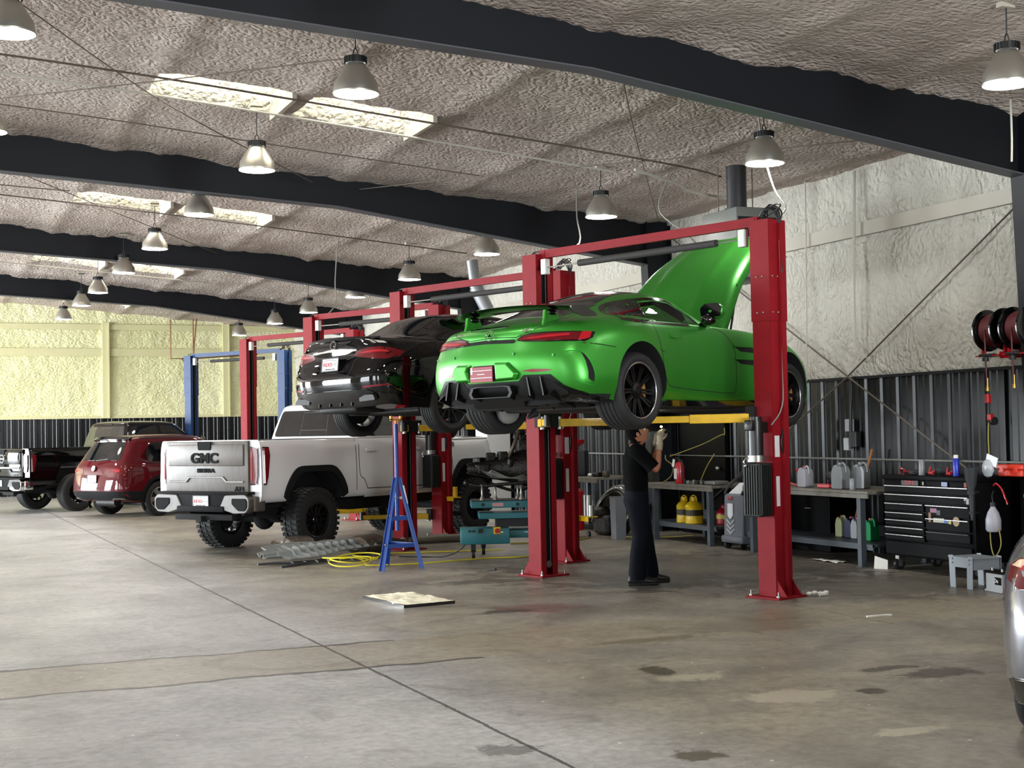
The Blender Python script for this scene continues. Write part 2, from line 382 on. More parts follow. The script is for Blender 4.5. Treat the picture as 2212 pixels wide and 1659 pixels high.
# rafters and columns (tapered built-up I sections)
def rbot(x):
    if x > 5.72: return 4.86 - (x-5.72)*(4.86-4.17)/(10.7-5.72)
    return 4.86 + (5.72-x)*.058 if x >= XR else rbot(XR) - (XR-x)*.03
for i, fy in enumerate(FR_Y):
    mb = MB(); xs = [XL, XR, 1, 3, 5.72, 8, 10.72]
    for a, b in zip(xs, xs[1:]):
        pts = [(a, rbot(a)), (b, rbot(b)), (b, roof(b)+.1), (a, roof(a)+.1)]
        mb.cm = 0; mb.prism([(x, z) for x, z in pts], .012, Matrix.Translation((0, fy+.006, 0)) @ Matrix.Rotation(pi/2, 4, 'X'))
        mb.cm = 1; mb.bar((a, fy, rbot(a)), (b, fy, rbot(b)), .20, .014, up=(0, 0, 1))
    # column: web tapering downwards, inner and outer flange
    mb.cm = 0
    mb.prism([(10.70, rbot(10.7)), (11.12, rbot(10.7)), (11.12, 0), (10.86, 0)], .012, Matrix.Translation((0, fy+.006, 0)) @ Matrix.Rotation(pi/2, 4, 'X'))
    mb.prism([(10.70, rbot(10.7)), (11.12, rbot(10.7)), (11.12, roof(11.1)+.1), (10.70, roof(10.7)+.1)], .012, Matrix.Translation((0, fy+.006, 0)) @ Matrix.Rotation(pi/2, 4, 'X'))
    mb.bar((10.70, fy, rbot(10.7)+.01), (10.86, fy, 0), .22, .016, up=(1, 0, 0)); mb.bar((11.12, fy, 4.8), (11.12, fy, 0), .22, .016, up=(1, 0, 0))
    mb.bar((10.70, fy, rbot(10.7)-.0), (10.70, fy, roof(10.7)), .012, .22, up=(0, 1, 0))
    mb.build('trim_frame_%d' % (i+1), [M_black, M_flange], kind='structure')

# right wall: foam above, corrugated sheet below
WH = 2.20
def corr(axis, a0, a1, z1, base, sgn):
    "trapezoid-rib sheet; base = plane coord, sgn = direction into the room"
    pts = []; p = a0
    while p < a1:
        pts += [(p, 0), (p+.085, 0), (p+.10, .012), (p+.112, .0), (p+.195, 0), (p+.21, .012), (p+.222, 0), (p+.25, 0), (p+.265, .034), (p+.295, .034)]; p += .31
    mbx = MB(); n_ = len(pts)
    vs = [((base+sgn*h, q, z) if axis == 'Y' else (q, base+sgn*h, z)) for z in (0, z1) for q, h in pts]
    mbx.add(vs, [(i, i+1, n_+i+1, n_+i) for i in range(n_-1)]); return mbx
corr('Y', YN, YF, WH, XW-.02, -1).build('wall_right_lower', M_corr, kind='structure')
def foamwall(axis, a0, a1, step, base, sgn, strips, zt, girts, amp=1.0, col=None, name='wall_right', zstep=.07, lo=WH):
    A = grid_axis([a0, a1], step); vs = []; nzz = int((zt-lo)/zstep)+1
    for j in range(nzz+1):
        z = lo+(zt-lo)*j/nzz
        for a in A:
            d = .03 + .035*nz(a*1.2, z*1.2, 9) + .022*nz(a*4.2, z*3.2, 2) + .018*nz(a*9, z*6.5, 4)
            d *= amp
            for s_ in strips:
                q = (a-s_)/.1
                if abs(q) < 2: d += .03*math.exp(-q*q)
            for g in girts:
                if abs(z-g) < .13: d = min(d, .0)
            if j == 0: d = 0
            vs.append((base+sgn*d, a, z) if axis == 'Y' else (a, base+sgn*d, z))
    n_ = len(A)
    return MB().add(vs, [(j*n_+i, j*n_+i+1, (j+1)*n_+i+1, (j+1)*n_+i) for j in range(nzz) for i in range(n_-1)]).build(name, col, smooth=80, kind='structure')
foamwall('Y', 9.5, YF, .08, XW-.05, -1, [], 5.0, [4.07], col=M_foamw)
foamwall('Y', YN, 9.5, 1.0, XW-.05, -1, [], 5.0, [], col=M_foamw, name='wall_right_near')
foamwall('X', -2, XW, .07, YF-.05, -1, [5.4, 8.9], 6.0, [4.13, 4.87], .8, M_foamf, 'wall_far', .07)
foamwall('X', XL, -2, 1, YF-.05, -1, [], 6.0, [], 1, M_foamf, 'wall_far_left', .5)
corr('X', XL, XW, WH, YF-.02, -1).build('wall_far_lower', M_corr, kind='structure')
mb = MB(); mb.box((XW-.10, (9.5+YF)/2, 4.07), (.05, YF-9.5, .17)); mb.build('trim_girt_right', M_trim, kind='structure')
mb = MB(); mb.box((XW-.06, (YN+YF)/2, WH), (.06, YF-YN, .035)); mb.build('trim_ledge_right', M_black, kind='structure')
mb = MB(); mb.box((5, YF-.10, 4.87), (12.3, .06, .16)); mb.build('trim_girt_far_upper', M_trimf, kind='structure')
mb = MB(); mb.box((5, YF-.10, 4.13), (12.3, .06, .22)); mb.build('trim_girt_far_lower', M_trimf, kind='structure')
mb = MB(); mb.box((5, YF-.09, WH+.03), (12.3, .08, .07)); mb.build('trim_ledge_far', M_trimf, kind='structure')
for k_, x_ in enumerate((5.42, 8.95)):
    mb = MB(); mb.box((x_, YF-.13, 3.6), (.16, .08, 2.8)); mb.box((x_+.1, YF-.15, 3.6), (.03, .14, 2.8)); mb.build('trim_post_far_%d' % (k_+1), M_trimf, kind='structure')
# left wall with open bay doors, near wall
M_wl = mat('white_liner_wall', 'b9b6ac', .7)
mb = MB(); ed = [YN]
for y in DOORS_Y: ed += [y-2.1, y+2.1]
ed.append(YF+.2)
for i in range(0, len(ed), 2): mb.box((XL, (ed[i]+ed[i+1])/2, 2.9), (.12, ed[i+1]-ed[i], 5.8))
for y in DOORS_Y: mb.box((XL, y, 5.0), (.12, 4.2, 1.6))
mb.build('wall_left', M_wl, kind='structure')
mb = MB(); mb.box(((XL-.15+3.5)/2, YN, 3), (3.5-XL+.15, .1, 6.6)); mb.box(((7.7+XW+.15)/2, YN, 3), (XW+.15-7.7, .1, 6.6)); mb.box((5.6, YN, 5.25), (4.2, .1, 2.1)); mb.build('wall_near', M_wl, kind='structure')  # opening added to suit the fill light behind the camera
mb = MB(); mb.box((XW+.2, (YN+YF)/2, 2.8), (.1, YF-YN+1, 6.4)); mb.box(((XL+XW)/2, YF+.2, 3), (XW-XL+1, .1, 7)); mb.build('wall_outer_skin', M_roof, kind='structure')

# ================================================================== HIGH-BAY LAMPS
M_alu = mat('brushed_aluminium', 'b8b4aa', .38, .9)
M_glow = mat('lamp_lens', 'ffffff', .5, emit=LAMP_POWER, ecol='fffdf8')
M_rubber = mat('black_plastic', '0d0d0e', .5)
M_cord = mat('grey_cord', '6b655b', .6)
def make_lamp():
    e = empty('high_bay_lamp', (0, 0, 0))
    m = MB(); m.lathe([(.205, 0), (.213, .0), (.215, .012), (.205, .018), (.198, .10), (.105, .25), (.09, .27), (.085, .27), (.19, .095), (.195, .02), (.205, 0)], n=40); m.build('lamp_shade', M_alu, e, smooth=35)
    m = MB(); m.lathe([(0, -.006), (.10, -.005), (.18, .002), (.203, .010), (.203, .016), (0, .016)], n=40); m.build('lens', M_glow, e, smooth=60)
    m = MB(); m.cyl((0, 0, .262), (0, 0, .285), .08, n=20); m.cyl((0, 0, .285), (0, 0, .345), .098, n=20)
    for k in range(20): m.box((.1*cos(k*pi/10), .1*sin(k*pi/10), .315), (.012, .006, .06), rz=k*pi/10)
    m.build('driver_housing', M_rubber, e)
    m = MB(); m.tube([(-.02, 0, .345), (-.02, 0, .39), (0, 0, .425), (.02, 0, .39), (.02, 0, .345)], .006, 8, 4); m.build('hook', M_rubber, e, smooth=60)
    return e
lamp0 = make_lamp(); first = True
def lamp(x, y, z, label, group):
    global first
    if first: o = lamp0; first = False
    else: o = dup(lamp0)
    o.location = (x, y, z); tag(o, label, 'lamp', group)
    top = foamz(x, y) - z
    if top > .43:
        m = MB(); m.box((0, 0, top-.01), (.14, .07, .05)); m.build('ceiling_box', M_trim, o)
        m = MB(); m.tube([(0, 0, .42), (.004, 0, top-.02)], .006, 6); m.build('suspension_cord', M_rubber, o)
    return o
where = ['in front of the nearest skylight', 'over the black rafter, left of centre', 'at the second skylight', 'over the third rafter', 'at the third skylight', 'over the fourth rafter', 'upper of the last two', 'farthest and lowest']
for i, y in enumerate((12.35, 16.3, 19.85, 23.65, 27.25, 31.1, 34.2, 38.2)):
    lamp(3.80, y, 4.70, 'silver high bay lamp of the middle row, ' + where[i], 'high bay lamps in the middle row')
wr = ['nearest, at the right photo edge', 'above the front lift column', 'left of the heater flue', 'just over the front lift beam', 'above the second lift column', 'pale, half behind the sedan lift beam', 'above the third lift column', 'thin bright rim by the far wall', 'farthest, above the blue lift']
for i, y in enumerate((9.1, 12.75, 16.65, 20.7, 24.5, 27.95, 31.7, 35.0, 39.2)):
    lamp(8.42+.02*i, y, 4.40, 'silver high bay lamp of the right row, ' + wr[i], 'high bay lamps in the right row')
lamp(.82, 12.35, 4.98, 'silver high bay lamp cut by the upper left corner', 'high bay lamps in the left row')
lamp(.85, 16.4, 4.98, 'silver high bay lamp barely showing at the left photo edge', 'high bay lamps in the left row')
for y, t in ((20.2, 'third'), (24, 'fourth'), (27.8, 'fifth'), (31.6, 'sixth')): lamp(.85, y, 4.98, 'silver high bay lamp of the left row, %s from the camera' % t, 'high bay lamps in the left row')
lamp(3.8, 8.6, 4.7, 'silver high bay lamp of the middle row, just above the photo edge', 'high bay lamps in the middle row'); lamp(3.8, 5, 4.7, 'silver high bay lamp of the middle row, closest to the camera', 'high bay lamps in the middle row')
lamp(8.42, 5.3, 4.4, 'silver high bay lamp of the right row, just outside the photo edge', 'high bay lamps in the right row'); lamp(8.42, 1.5, 4.4, 'silver high bay lamp of the right row, closest to the camera', 'high bay lamps in the right row')
# ================================================================== VEHICLE TOOLS
M_liner = mat('wheel_well_black', '050506', .9)
M_tyre = mat('tyre_rubber', '141415', .72, bump=.15, bscale=60)
M_rimb = mat('satin_black_alloy', '0b0c0f', .32, .5, coat=.4)
M_disc = mat('brake_disc_steel', '6a6a6a', .3, 1)
M_gold = mat('bronze_caliper', 'b98a4a', .35, .6)
M_glassd = mat('dark_tinted_glass', '07090b', .04, 0, spec=.8)
M_gloss = mat('gloss_black_plastic', '060607', .12, 0, coat=.5)
M_mattebl = mat('matte_black_plastic', '111213', .6)
M_chrome = mat('chrome', 'e6e6e6', .08, 1)
M_redlens = mat('red_lamp_lens', '50040a', .3, 0, coat=.5, spec=.2, ecol='a00c18', emit=.05)
M_redlens2 = mat('bright_red_lamp_bar', '8a0f18', .4, 0, coat=.2, spec=.2, ecol='d02028', emit=.12)
M_redref = mat('red_reflector', '7a1220', .25)
M_gap = mat('panel_gap', '020202', .9)
M_plate = mat('white_plate', 'cfd0d2', .4)
M_seat = mat('dark_interior', '0a0a0b', .7)
def dense(rails, ku, kv, endsharp=False):
    "bicubic Catmull-Rom through control rails; half body, y>=0, mirrored later"
    rr = [[V(p) for p in r] for r in rails]
    def crom(p0, p1, p2, p3, t): return .5*((2*p1)+(p2-p0)*t+(2*p0-5*p1+4*p2-p3)*t*t+(3*p1-p0-3*p2+p3)*t**3)
    mir = lambda p: V((p.x, -p.y, p.z))
    A = []
    for r in rr:
        q = [mir(r[1])] + r + [mir(r[-2])]; out = []
        for i in range(1, len(q)-2):
            for j in range(ku): out.append(crom(q[i-1], q[i], q[i+1], q[i+2], j/ku))
        out.append(r[-1]); A.append(out)
    nr = len(A); B = []
    ph0 = [2*a-b for a, b in zip(A[0], A[1])]; ph1 = [mir(p) for p in A[-2]]
    Q = [ph0]+A+[ph1]
    for i in range(1, nr):
        for j in range(kv):
            t = j/kv; B.append([crom(Q[i-1][c], Q[i][c], Q[i+1][c], Q[i+2][c], t) for c in range(len(A[0]))])
    B.append(A[-1]); return B
def body_mesh(rails, mats, ku=6, kv=6, name='body'):
    G = dense(rails, ku, kv); nr, nc = len(G), len(G[0]); vs = []; fs = []; idx = {}
    def vid(i, j, s):
        p = G[i][j]; y = p.y if j not in (0, nc-1) and i != nr-1 else 0.0
        key = (i, j, s if y > 1e-6 else 1)
        if key not in idx: idx[key] = len(vs); vs.append((p.x, y*s, p.z))
        return idx[key]
    for s in (1, -1):
        for i in range(nr-1):
            for j in range(nc-1):
                q = [vid(i, j, s), vid(i, j+1, s), vid(i+1, j+1, s), vid(i+1, j, s)]
                if s < 0: q.reverse()
                if len(set(q)) > 2: fs.append(tuple(dict.fromkeys(q)))
    for j in range(nc-1):   # floor pan
        q = [vid(0, j, 1), vid(0, j, -1), vid(0, j+1, -1), vid(0, j+1, 1)]; q = tuple(dict.fromkeys(q))
        if len(q) > 2: fs.append(q)
    me = bpy.data.meshes.new(name); me.from_pydata(vs, [], fs)
    bm = bmesh.new(); bm.from_mesh(me); bmesh.ops.remove_doubles(bm, verts=bm.verts, dist=1e-4); bmesh.ops.recalc_face_normals(bm, faces=bm.faces); bm.to_mesh(me); bm.free()
    for m in mats: me.materials.append(m)
    return me
def cut(me, cutters, mats, name, parent, smooth=45):
    "exact boolean subtraction of (MB) cutters; cut faces take material slot 1"
    o = bpy.data.objects.new('tmp', me); COL.objects.link(o); tmp = []
    for c in cutters:
        k = c.build('tmp_cut', mats); k.data.polygons.foreach_set('material_index', [1]*len(k.data.polygons)); tmp.append(k)
        d = o.modifiers.new('b', 'BOOLEAN'); d.object = k; d.operation = 'DIFFERENCE'; d.solver = 'EXACT'
    dg = bpy.context.evaluated_depsgraph_get(); dg.update()
    m2 = bpy.data.meshes.new_from_object(o.evaluated_get(dg)); bpy.data.objects.remove(o)
    for k in tmp: bpy.data.objects.remove(k)
    bm = bmesh.new(); bm.from_mesh(m2)
    for f in bm.faces: f.smooth = True
    for e in bm.edges: e.smooth = not (len(e.link_faces) == 2 and e.calc_face_angle(0) > R(smooth)) and not (len(e.link_faces) == 2 and e.link_faces[0].material_index != e.link_faces[1].material_index)
    bm.to_mesh(m2); bm.free(); m2.name = name
    r = bpy.data.objects.new(name, m2); COL.objects.link(r)
    if parent: r.parent = parent
    return r
def bvh_of(o): 
    me = o.data; return BVHTree.FromPolygons([v.co for v in me.vertices], [p.vertices for p in me.polygons])
AX = {'-Y': (V((0, -1, 0)), lambda a, b: V((a, -5, b))), '+Y': (V((0, 1, 0)), lambda a, b: V((a, 5, b))), '-X': (V((-1, 0, 0)), lambda a, b: V((-6, a, b))),
      '+X': (V((1, 0, 0)), lambda a, b: V((8, a, b))), '+Z': (V((0, 0, 1)), lambda a, b: V((a, b, 5)))}
def patch(bvh, poly, ax, m, name, parent, off=.003, th=.006, step=.05, bulge=0, label=None, kind=None):
    "a sheet cut to poly, laid on the body surface, with its own thickness"
    n, org = AX[ax]; bm = bmesh.new(); vs = [bm.verts.new((p[0], p[1], 0)) for p in poly]; bm.faces.new(vs)
    for k in (0, 1):
        lo = min(p[k] for p in poly); hi = max(p[k] for p in poly); c = lo+step
        while c < hi-1e-4:
            co_ = [0, 0, 0]; co_[k] = c; no = [0, 0, 0]; no[k] = 1
            bmesh.ops.bisect_plane(bm, geom=bm.verts[:]+bm.edges[:]+bm.faces[:], plane_co=co_, plane_no=no, dist=1e-5); c += step
    if bulge:
        cx = sum(p[0] for p in poly)/len(poly); cy = sum(p[1] for p in poly)/len(poly)
    last = None
    nrm = {}
    for v in bm.verts:
        a, b = v.co.x, v.co.y; h = bvh.ray_cast(org(a, b), -n)
        if h[0] is None:
            h = bvh.find_nearest(org(a, b)*.2 if last is None else V(last))
            q = org(a, b); P = h[0]; pos = V((q.x if ax[1] != 'X' else P.x, q.y if ax[1] != 'Y' else P.y, q.z if ax[1] != 'Z' else P.z)); N_ = h[1]
        else: pos, N_ = h[0], h[1]; last = pos
        if N_.dot(n) < 0: N_ = -N_
        bump_ = 0
        if bulge and not v.is_boundary: bump_ = bulge
        v.co = pos + N_*(off+bump_); nrm[v] = N_
    bmesh.ops.recalc_face_normals(bm, faces=bm.faces)
    if th:
        be = [e for e in bm.edges if e.is_boundary]; new = {}
        for e in be:
            for v in e.verts:
                if v not in new: new[v] = bm.verts.new(v.co - nrm[v]*th)
        for e in be:
            f = bm.faces.new((e.verts[0], e.verts[1], new[e.verts[1]], new[e.verts[0]])); 
        bmesh.ops.recalc_face_normals(bm, faces=bm.faces)
    for f in bm.faces: f.smooth = True
    for e in bm.edges: e.smooth = not (len(e.link_faces) == 2 and e.calc_face_angle(0) > R(40))
    me = bpy.data.meshes.new(name); bm.to_mesh(me); bm.free(); me.materials.append(m)
    o = bpy.data.objects.new(name, me); COL.objects.link(o); o.parent = parent
    if label: o['label'] = label
    return o
def stripe(pts, w):
    "polyline -> polygon of width w"
    P = [V((*p, 0)) for p in pts]; L = []; Rr = []
    for i, p in enumerate(P):
        d = (P[min(i+1, len(P)-1)]-P[max(i-1, 0)]).normalized(); nn = V((-d.y, d.x, 0))*w/2; L.append(p+nn); Rr.append(p-nn)
    return [(q.x, q.y) for q in L+Rr[::-1]]
def stripes(bvh, lists, ax, m, name, parent, w=.008, off=.0012, sm=4, step=.08):
    "several seam lines of one part as ONE mesh"
    objs = []
    for pts in lists:
        if sm: P = smooth_path([V((*p, 0)) for p in pts], sm); pts = [(q.x, q.y) for q in P]
        objs.append(patch(bvh, stripe(pts, w), ax, m, name, None, off, 0, step))
    bm = bmesh.new()
    for o in objs: bm.from_mesh(o.data)
    me = bpy.data.meshes.new(name); bm.to_mesh(me); bm.free(); me.materials.append(m)
    for o in objs: bpy.data.objects.remove(o)
    o = bpy.data.objects.new(name, me); COL.objects.link(o); o.parent = parent; return o
def rounded(poly, r, n=4):
    out = []
    for i, p in enumerate(poly):
        a = V((*poly[i-1], 0)); b = V((*p, 0)); c = V((*poly[(i+1) % len(poly)], 0))
        da = (a-b); dc = (c-b); ra = min(r, da.length*.45); rc = min(r, dc.length*.45); A = b+da.normalized()*ra; C_ = b+dc.normalized()*rc
        for k in range(n+1):
            t = k/n; q = A*(1-t)**2+b*2*t*(1-t)+C_*t*t; out.append((q.x, q.y))
    return out
def wheel(parent, loc, r, w, rr, side, spokes='twin', rim_mat=None, cal=None, lugs=0, lip=None):
    "axis Y; side -1: outer face looks to -Y"
    rim_mat = rim_mat or M_rimb; s = side; h = w/2
    t = MB(); prof = [(rr, h*.86), (rr+.006, h*.93), ((r+rr)/2, h*1.0), (r-.03, h*.95), (r-.010, h*.80), (r, h*.62)]
    g = [.42, .40, .22, .20, .02, .0]
    full = []
    for q, z in prof: full.append((q, z))
    for a in (.44, .15):
        full += [(r, h*a+.006), (r-.009, h*a+.004), (r-.009, h*a-.004), (r, h*a-.006)]
    full = full + [(q, -z) for q, z in reversed(full)]
    t.lathe(full, ax='Y', n=56)
    if lugs:
        for k in range(lugs):
            a = 2*pi*k/lugs
            for sg in (-1, 1):
                a2 = a+(pi/lugs if sg > 0 else 0); M = Matrix.Rotation(-a2, 3, 'Y')
                t.box(M @ V((r+.003, sg*h*.72, 0)), (.026, h*.50, 2*pi*r/lugs*.58), rot=M)
                t.box(M @ V((r-.03, sg*h*.985, 0)), (.05, .012, 2*pi*r/lugs*.5), rot=M)
            M = Matrix.Rotation(-(a+.5*pi/lugs), 3, 'Y'); t.box(M @ V((r+.003, 0, 0)), (.02, h*.5, 2*pi*r/lugs*.5), rot=M)
    wh = t.build('wheel', M_tyre, parent, smooth=50); wh.location = loc
    m = MB(); o = s*h*.86
    m.lathe([(rr+.004, o), (rr-.004, o+s*.004), (rr-.016, o-s*.002), (rr-.022, o-s*.03), (rr-.035, o-s*.06), (rr-.04, -s*h*.8), (rr+.004, -s*h*.86)], ax='Y', n=48)
    m.lathe([(0, o-s*.020), (.032, o-s*.020), (.036, o-s*.028), (.070, o-s*.034), (.075, o-s*.075), (0, o-s*.075)], ax='Y', n=24)
    hubz = o-s*.045; rimz = o-s*.028
    def spoke(a, w0, w1, r1=None, tw=0):
        ca, sa = cos(a), sin(a); r1 = r1 or rr-.018; px, pz = -sa, ca; vs = []
        for q, ww, zz, off in ((.05, w0, hubz+s*.004, 0), (.5*(rr), (w0+w1)/2*.9, (hubz+rimz)/2-s*.004, tw*.5), (r1, w1, rimz, tw)):
            for sg in (-1, 1):
                x = ca*q+px*(sg*ww/2+off); z = sa*q+pz*(sg*ww/2+off)
                vs += [(x, zz, z), (x, zz-s*.028, z)]
        fs = []
        for k in (0, 4): fs += [(k, k+2, k+6, k+4), (k+1, k+5, k+7, k+3), (k, k+4, k+5, k+1), (k+2, k+3, k+7, k+6)]
        m.add(vs, fs)
    if spokes == 'twin':
        for k in range(5):
            a = 2*pi*k/5+.3
            for dlt in (-.16, .16): spoke(a+dlt*.5, .026, .020, tw=dlt*.30)
            spoke(a+pi/5, .020, .016, tw=.05); 
            spoke(a+pi/5, .020, .016, tw=-.05)
    elif spokes == 'five':
        for k in range(5):
            a = 2*pi*k/5+.5; spoke(a, .07, .05, tw=.02)
            spoke(a+.14, .025, .04, tw=.06)
    elif spokes == 'ten':
        for k in range(10): spoke(2*pi*k/10+.2, .028, .020)
    elif spokes == 'truck':
        for k in range(6):
            a = 2*pi*k/6+.2; spoke(a-.09, .05, .03, tw=-.03); spoke(a+.09, .05, .03, tw=.03)
        m.lathe([(.07, o-s*.005), (.078, o-s*.012), (.078, o-s*.06)], ax='Y', n=20)
        for k in range(24):
            a = 2*pi*k/24; m.sphere(((rr-.022)*cos(a), o-s*.006, (rr-.022)*sin(a)), .007, 6)
        for k in range(6):
            a = 2*pi*k/6; m.cyl((.055*cos(a), o-s*.05, .055*sin(a)), (.055*cos(a), o-s*.005, .055*sin(a)), .011, n=6)
    ri = m.build('rim', rim_mat, wh, smooth=35)
    if lip:
        m = MB(); m.lathe([(rr+.005, o+s*.0008), (rr-.004, o+s*.0055), (rr-.014, o-s*.0005), (rr-.018, o-s*.012), (rr-.012, o-s*.014)], ax='Y', n=56); lp = m.build('rim_lip', lip, wh, smooth=60)
    m = MB(); m.lathe([(0, -s*.01), (rr-.075, -s*.01), (rr-.075, s*.02), (0, s*.02)], ax='Y', n=32); m.build('brake_disc', M_disc if cal else M_mattebl, wh, smooth=40)
    if cal:
        m = MB(); m.lathe([(rr-.14, .055*s), (rr-.06, .055*s), (rr-.05, .02*s), (rr-.05, -.03*s), (rr-.14, -.03*s), (rr-.14, .055*s)], ax='Y', n=10, a0=-.55, a1=.55); m.build('brake_caliper', cal, wh, smooth=35)
    return wh
def arch_cut(x, z, r, yin, yout=1.3):
    out = []
    for s in (-1, 1):
        c = MB(); c.cyl((x, s*yin, z), (x, s*yout, z), r, n=56); out.append(c)
    return out
def archpoly_cut(poly, yin, yout=1.4):
    out = []
    for s in (-1, 1):
        c = MB(); M = Matrix(((1, 0, 0, 0), (0, 0, -s, s*yout), (0, 1, 0, 0), (0, 0, 0, 1)))
        c.prism(poly, yout-yin, M); out.append(c)
    return out
def star_emblem(parent, M, r, m=None):
    b = MB(); b.lathe([(r*.86, 0), (r*.9, .008), (r, .008), (r, 0)], n=28)
    for k in range(3):
        a = pi/2+2*pi*k/3; t = (cos(a)*r*.9, sin(a)*r*.9); w = .16*r
        l = (cos(a+pi/3)*w, sin(a+pi/3)*w); q = (cos(a-pi/3)*w, sin(a-pi/3)*w)
        b.add([(t[0], t[1], .004), (l[0], l[1], .004), (q[0], q[1], .004), (0, 0, .014)], [(0, 1, 3), (0, 3, 2), (0, 2, 1), (1, 2, 3)])
    return b.build('badge', m or M_chrome, parent, M=M, smooth=30)
def RX(o=(0, 0, 0), tilt=0):
    "matrix: text/emblem plane facing -X (the rear of a vehicle), reading left to right seen from behind"
    # local x -> -Y world? seen from behind (looking +X) right is -Y
    return Matrix(((0, 0, -1, o[0]), (-1, 0, 0, o[1]), (0, 1, 0, o[2]), (0, 0, 0, 1))) @ Matrix.Rotation(tilt, 4, 'X')
def plate(parent, o, tilt=0, w=.305, h=.155):
    b = MB(); b.box((0, 0, 0), (w, h, .006), bev=.002); p = b.build('licence_plate', M_plate, parent, M=RX(o, tilt))
    b = MB(); f = .012
    for c, d in (((0, h/2, .002), (w+f, f, .012)), ((0, -h/2, .002), (w+f, f, .012)), ((-w/2, 0, .002), (f, h+f, .012)), ((w/2, 0, .002), (f, h+f, .012))): b.box(c, d)
    b.build('plate_frame', M_mattebl, p)
    text_mesh('RIDES', .062, .002, Matrix.Translation((-.05, .0, .0045)), 'plate_text', mat('plate_red_print', 'a02030', .5), p, .0015)
    text_mesh('AUTO', .05, .002, Matrix.Translation((.085, .0, .0045)), 'plate_text', mat('plate_grey_print', '8a8a8c', .5), p, 0)
    text_mesh('ridesauto.com', .032, .002, Matrix.Translation((0, -.052, .0045)), 'plate_text', mat('plate_dark_print', '2a2a2e', .5), p, 0)
    b = MB(); b.tube([(-.12, .04, .004), (-.03, .058, .004), (.06, .048, .004), (.12, .038, .004)], .0025, 5, 4); b.build('plate_print_line', mat('plate_dark_print'), p)
    return p
# ================================================================== GREEN COUPE on the front lift
M_green = mat('satin_green_metallic', '318b27', .38, .6, coat=.25, coat_r=.25)
def pose(name, x, y, z, deg, pitch=0, roll=0):
    M = Matrix.Translation((x, y, z)) @ Matrix.Rotation(R(deg), 4, 'Z') @ Matrix.Rotation(R(-pitch), 4, 'Y') @ Matrix.Rotation(R(roll), 4, 'X')
    return empty(name, None, M=M)
coupe = pose('sports_coupe', 5.716, 12.19, 1.657, 25.67, 0, -.8)
tag(coupe, 'satin green sports coupe with black rear wing, hood open, raised on the front lift', 'car')
GR = [
 [(-.84,0,.17),(-.83,.45,.17),(-.72,.80,.20),(-.42,.90,.20),(0,.92,.18),(.42,.88,.145),(1.0,.86,.14),(1.6,.86,.14),(2.2,.88,.14),(2.63,.92,.13),(3.08,.86,.12),(3.40,.5,.11),(3.50,0,.11)],
 [(-.93,0,.34),(-.91,.45,.34),(-.78,.86,.36),(-.42,.975,.36),(0,.985,.34),(.42,.955,.30),(1.0,.905,.26),(1.6,.905,.26),(2.2,.95,.28),(2.63,.975,.30),(3.1,.89,.28),(3.46,.5,.26),(3.58,0,.26)],
 [(-.97,0,.57),(-.945,.45,.57),(-.80,.84,.58),(-.44,.97,.58),(0,1.0,.60),(.42,.965,.56),(1.0,.915,.52),(1.6,.92,.52),(2.2,.955,.55),(2.63,.985,.58),(3.08,.88,.55),(3.40,.48,.50),(3.53,0,.48)],
 [(-.93,0,.74),(-.90,.45,.75),(-.74,.80,.77),(-.42,.93,.80),(0,.965,.83),(.42,.935,.82),(1.0,.905,.80),(1.6,.91,.79),(2.2,.93,.79),(2.63,.93,.78),(3.0,.80,.70),(3.26,.45,.62),(3.36,0,.60)],
 [(-.89,0,.855),(-.85,.42,.87),(-.68,.70,.89),(-.38,.82,.93),(0,.85,.955),(.42,.85,.945),(1.0,.855,.92),(1.6,.86,.91),(2.15,.85,.89),(2.55,.78,.86),(2.86,.6,.78),(3.02,.35,.73),(3.08,0,.73)],
 [(-.55,0,.975),(-.50,.30,.98),(-.36,.50,.99),(-.12,.64,1.01),(.12,.70,1.02),(.42,.735,.995),(.9,.76,.965),(1.35,.74,.95),(1.62,.69,.945),(1.8,.52,.95),(1.9,.35,.955),(1.95,.2,.955),(1.96,0,.955)],
 [(-.05,0,1.15),(-.02,.26,1.145),(.06,.42,1.135),(.20,.52,1.13),(.38,.58,1.14),(.55,.62,1.13),(.88,.655,1.105),(1.12,.65,1.08),(1.3,.60,1.075),(1.44,.46,1.09),(1.50,.3,1.10),(1.52,.16,1.105),(1.53,0,1.105)],
 [(.38,0,1.262),(.40,.20,1.258),(.44,.34,1.245),(.50,.43,1.235),(.60,.49,1.235),(.70,.52,1.235),(.86,.53,1.225),(.98,.51,1.215),(1.08,.46,1.21),(1.14,.35,1.22),(1.17,.22,1.23),(1.18,.12,1.235),(1.19,0,1.235)],
 [(.50,0,1.288),(.53,0,1.291),(.56,0,1.293),(.60,0,1.296),(.65,0,1.30),(.70,0,1.30),(.78,0,1.30),(.86,0,1.298),(.93,0,1.292),(.98,0,1.285),(1.02,0,1.278),(1.04,0,1.272),(1.05,0,1.27)],
]
GW = [(0, .27), (2.63, .27)]
M_intr = M_seat; M_satinbl = mat('satin_black_plastic', '040405', .35, 0, spec=.3)
M_clear = mat('tinted_window_glass', '050606', .03, alpha=.45, spec=.8)
M_carbon = mat('carbon_roof', '0a0b0d', .18, 0, coat=.6)
gme = body_mesh(GR, [M_green, M_liner], 6, 6)
_t = bpy.data.objects.new('t', gme); gb = bvh_of(_t); bpy.data.objects.remove(_t)
GDW = [(.475, 1.135), (.70, 1.165), (.92, 1.15), (1.10, 1.085), (1.27, .985), (1.30, .945), (.92, .94), (.40, .935), (.385, .95)]
gcut = arch_cut(0, .345, .385, .60) + arch_cut(2.63, .335, .375, .60)
_c = MB()                                                     # cabin
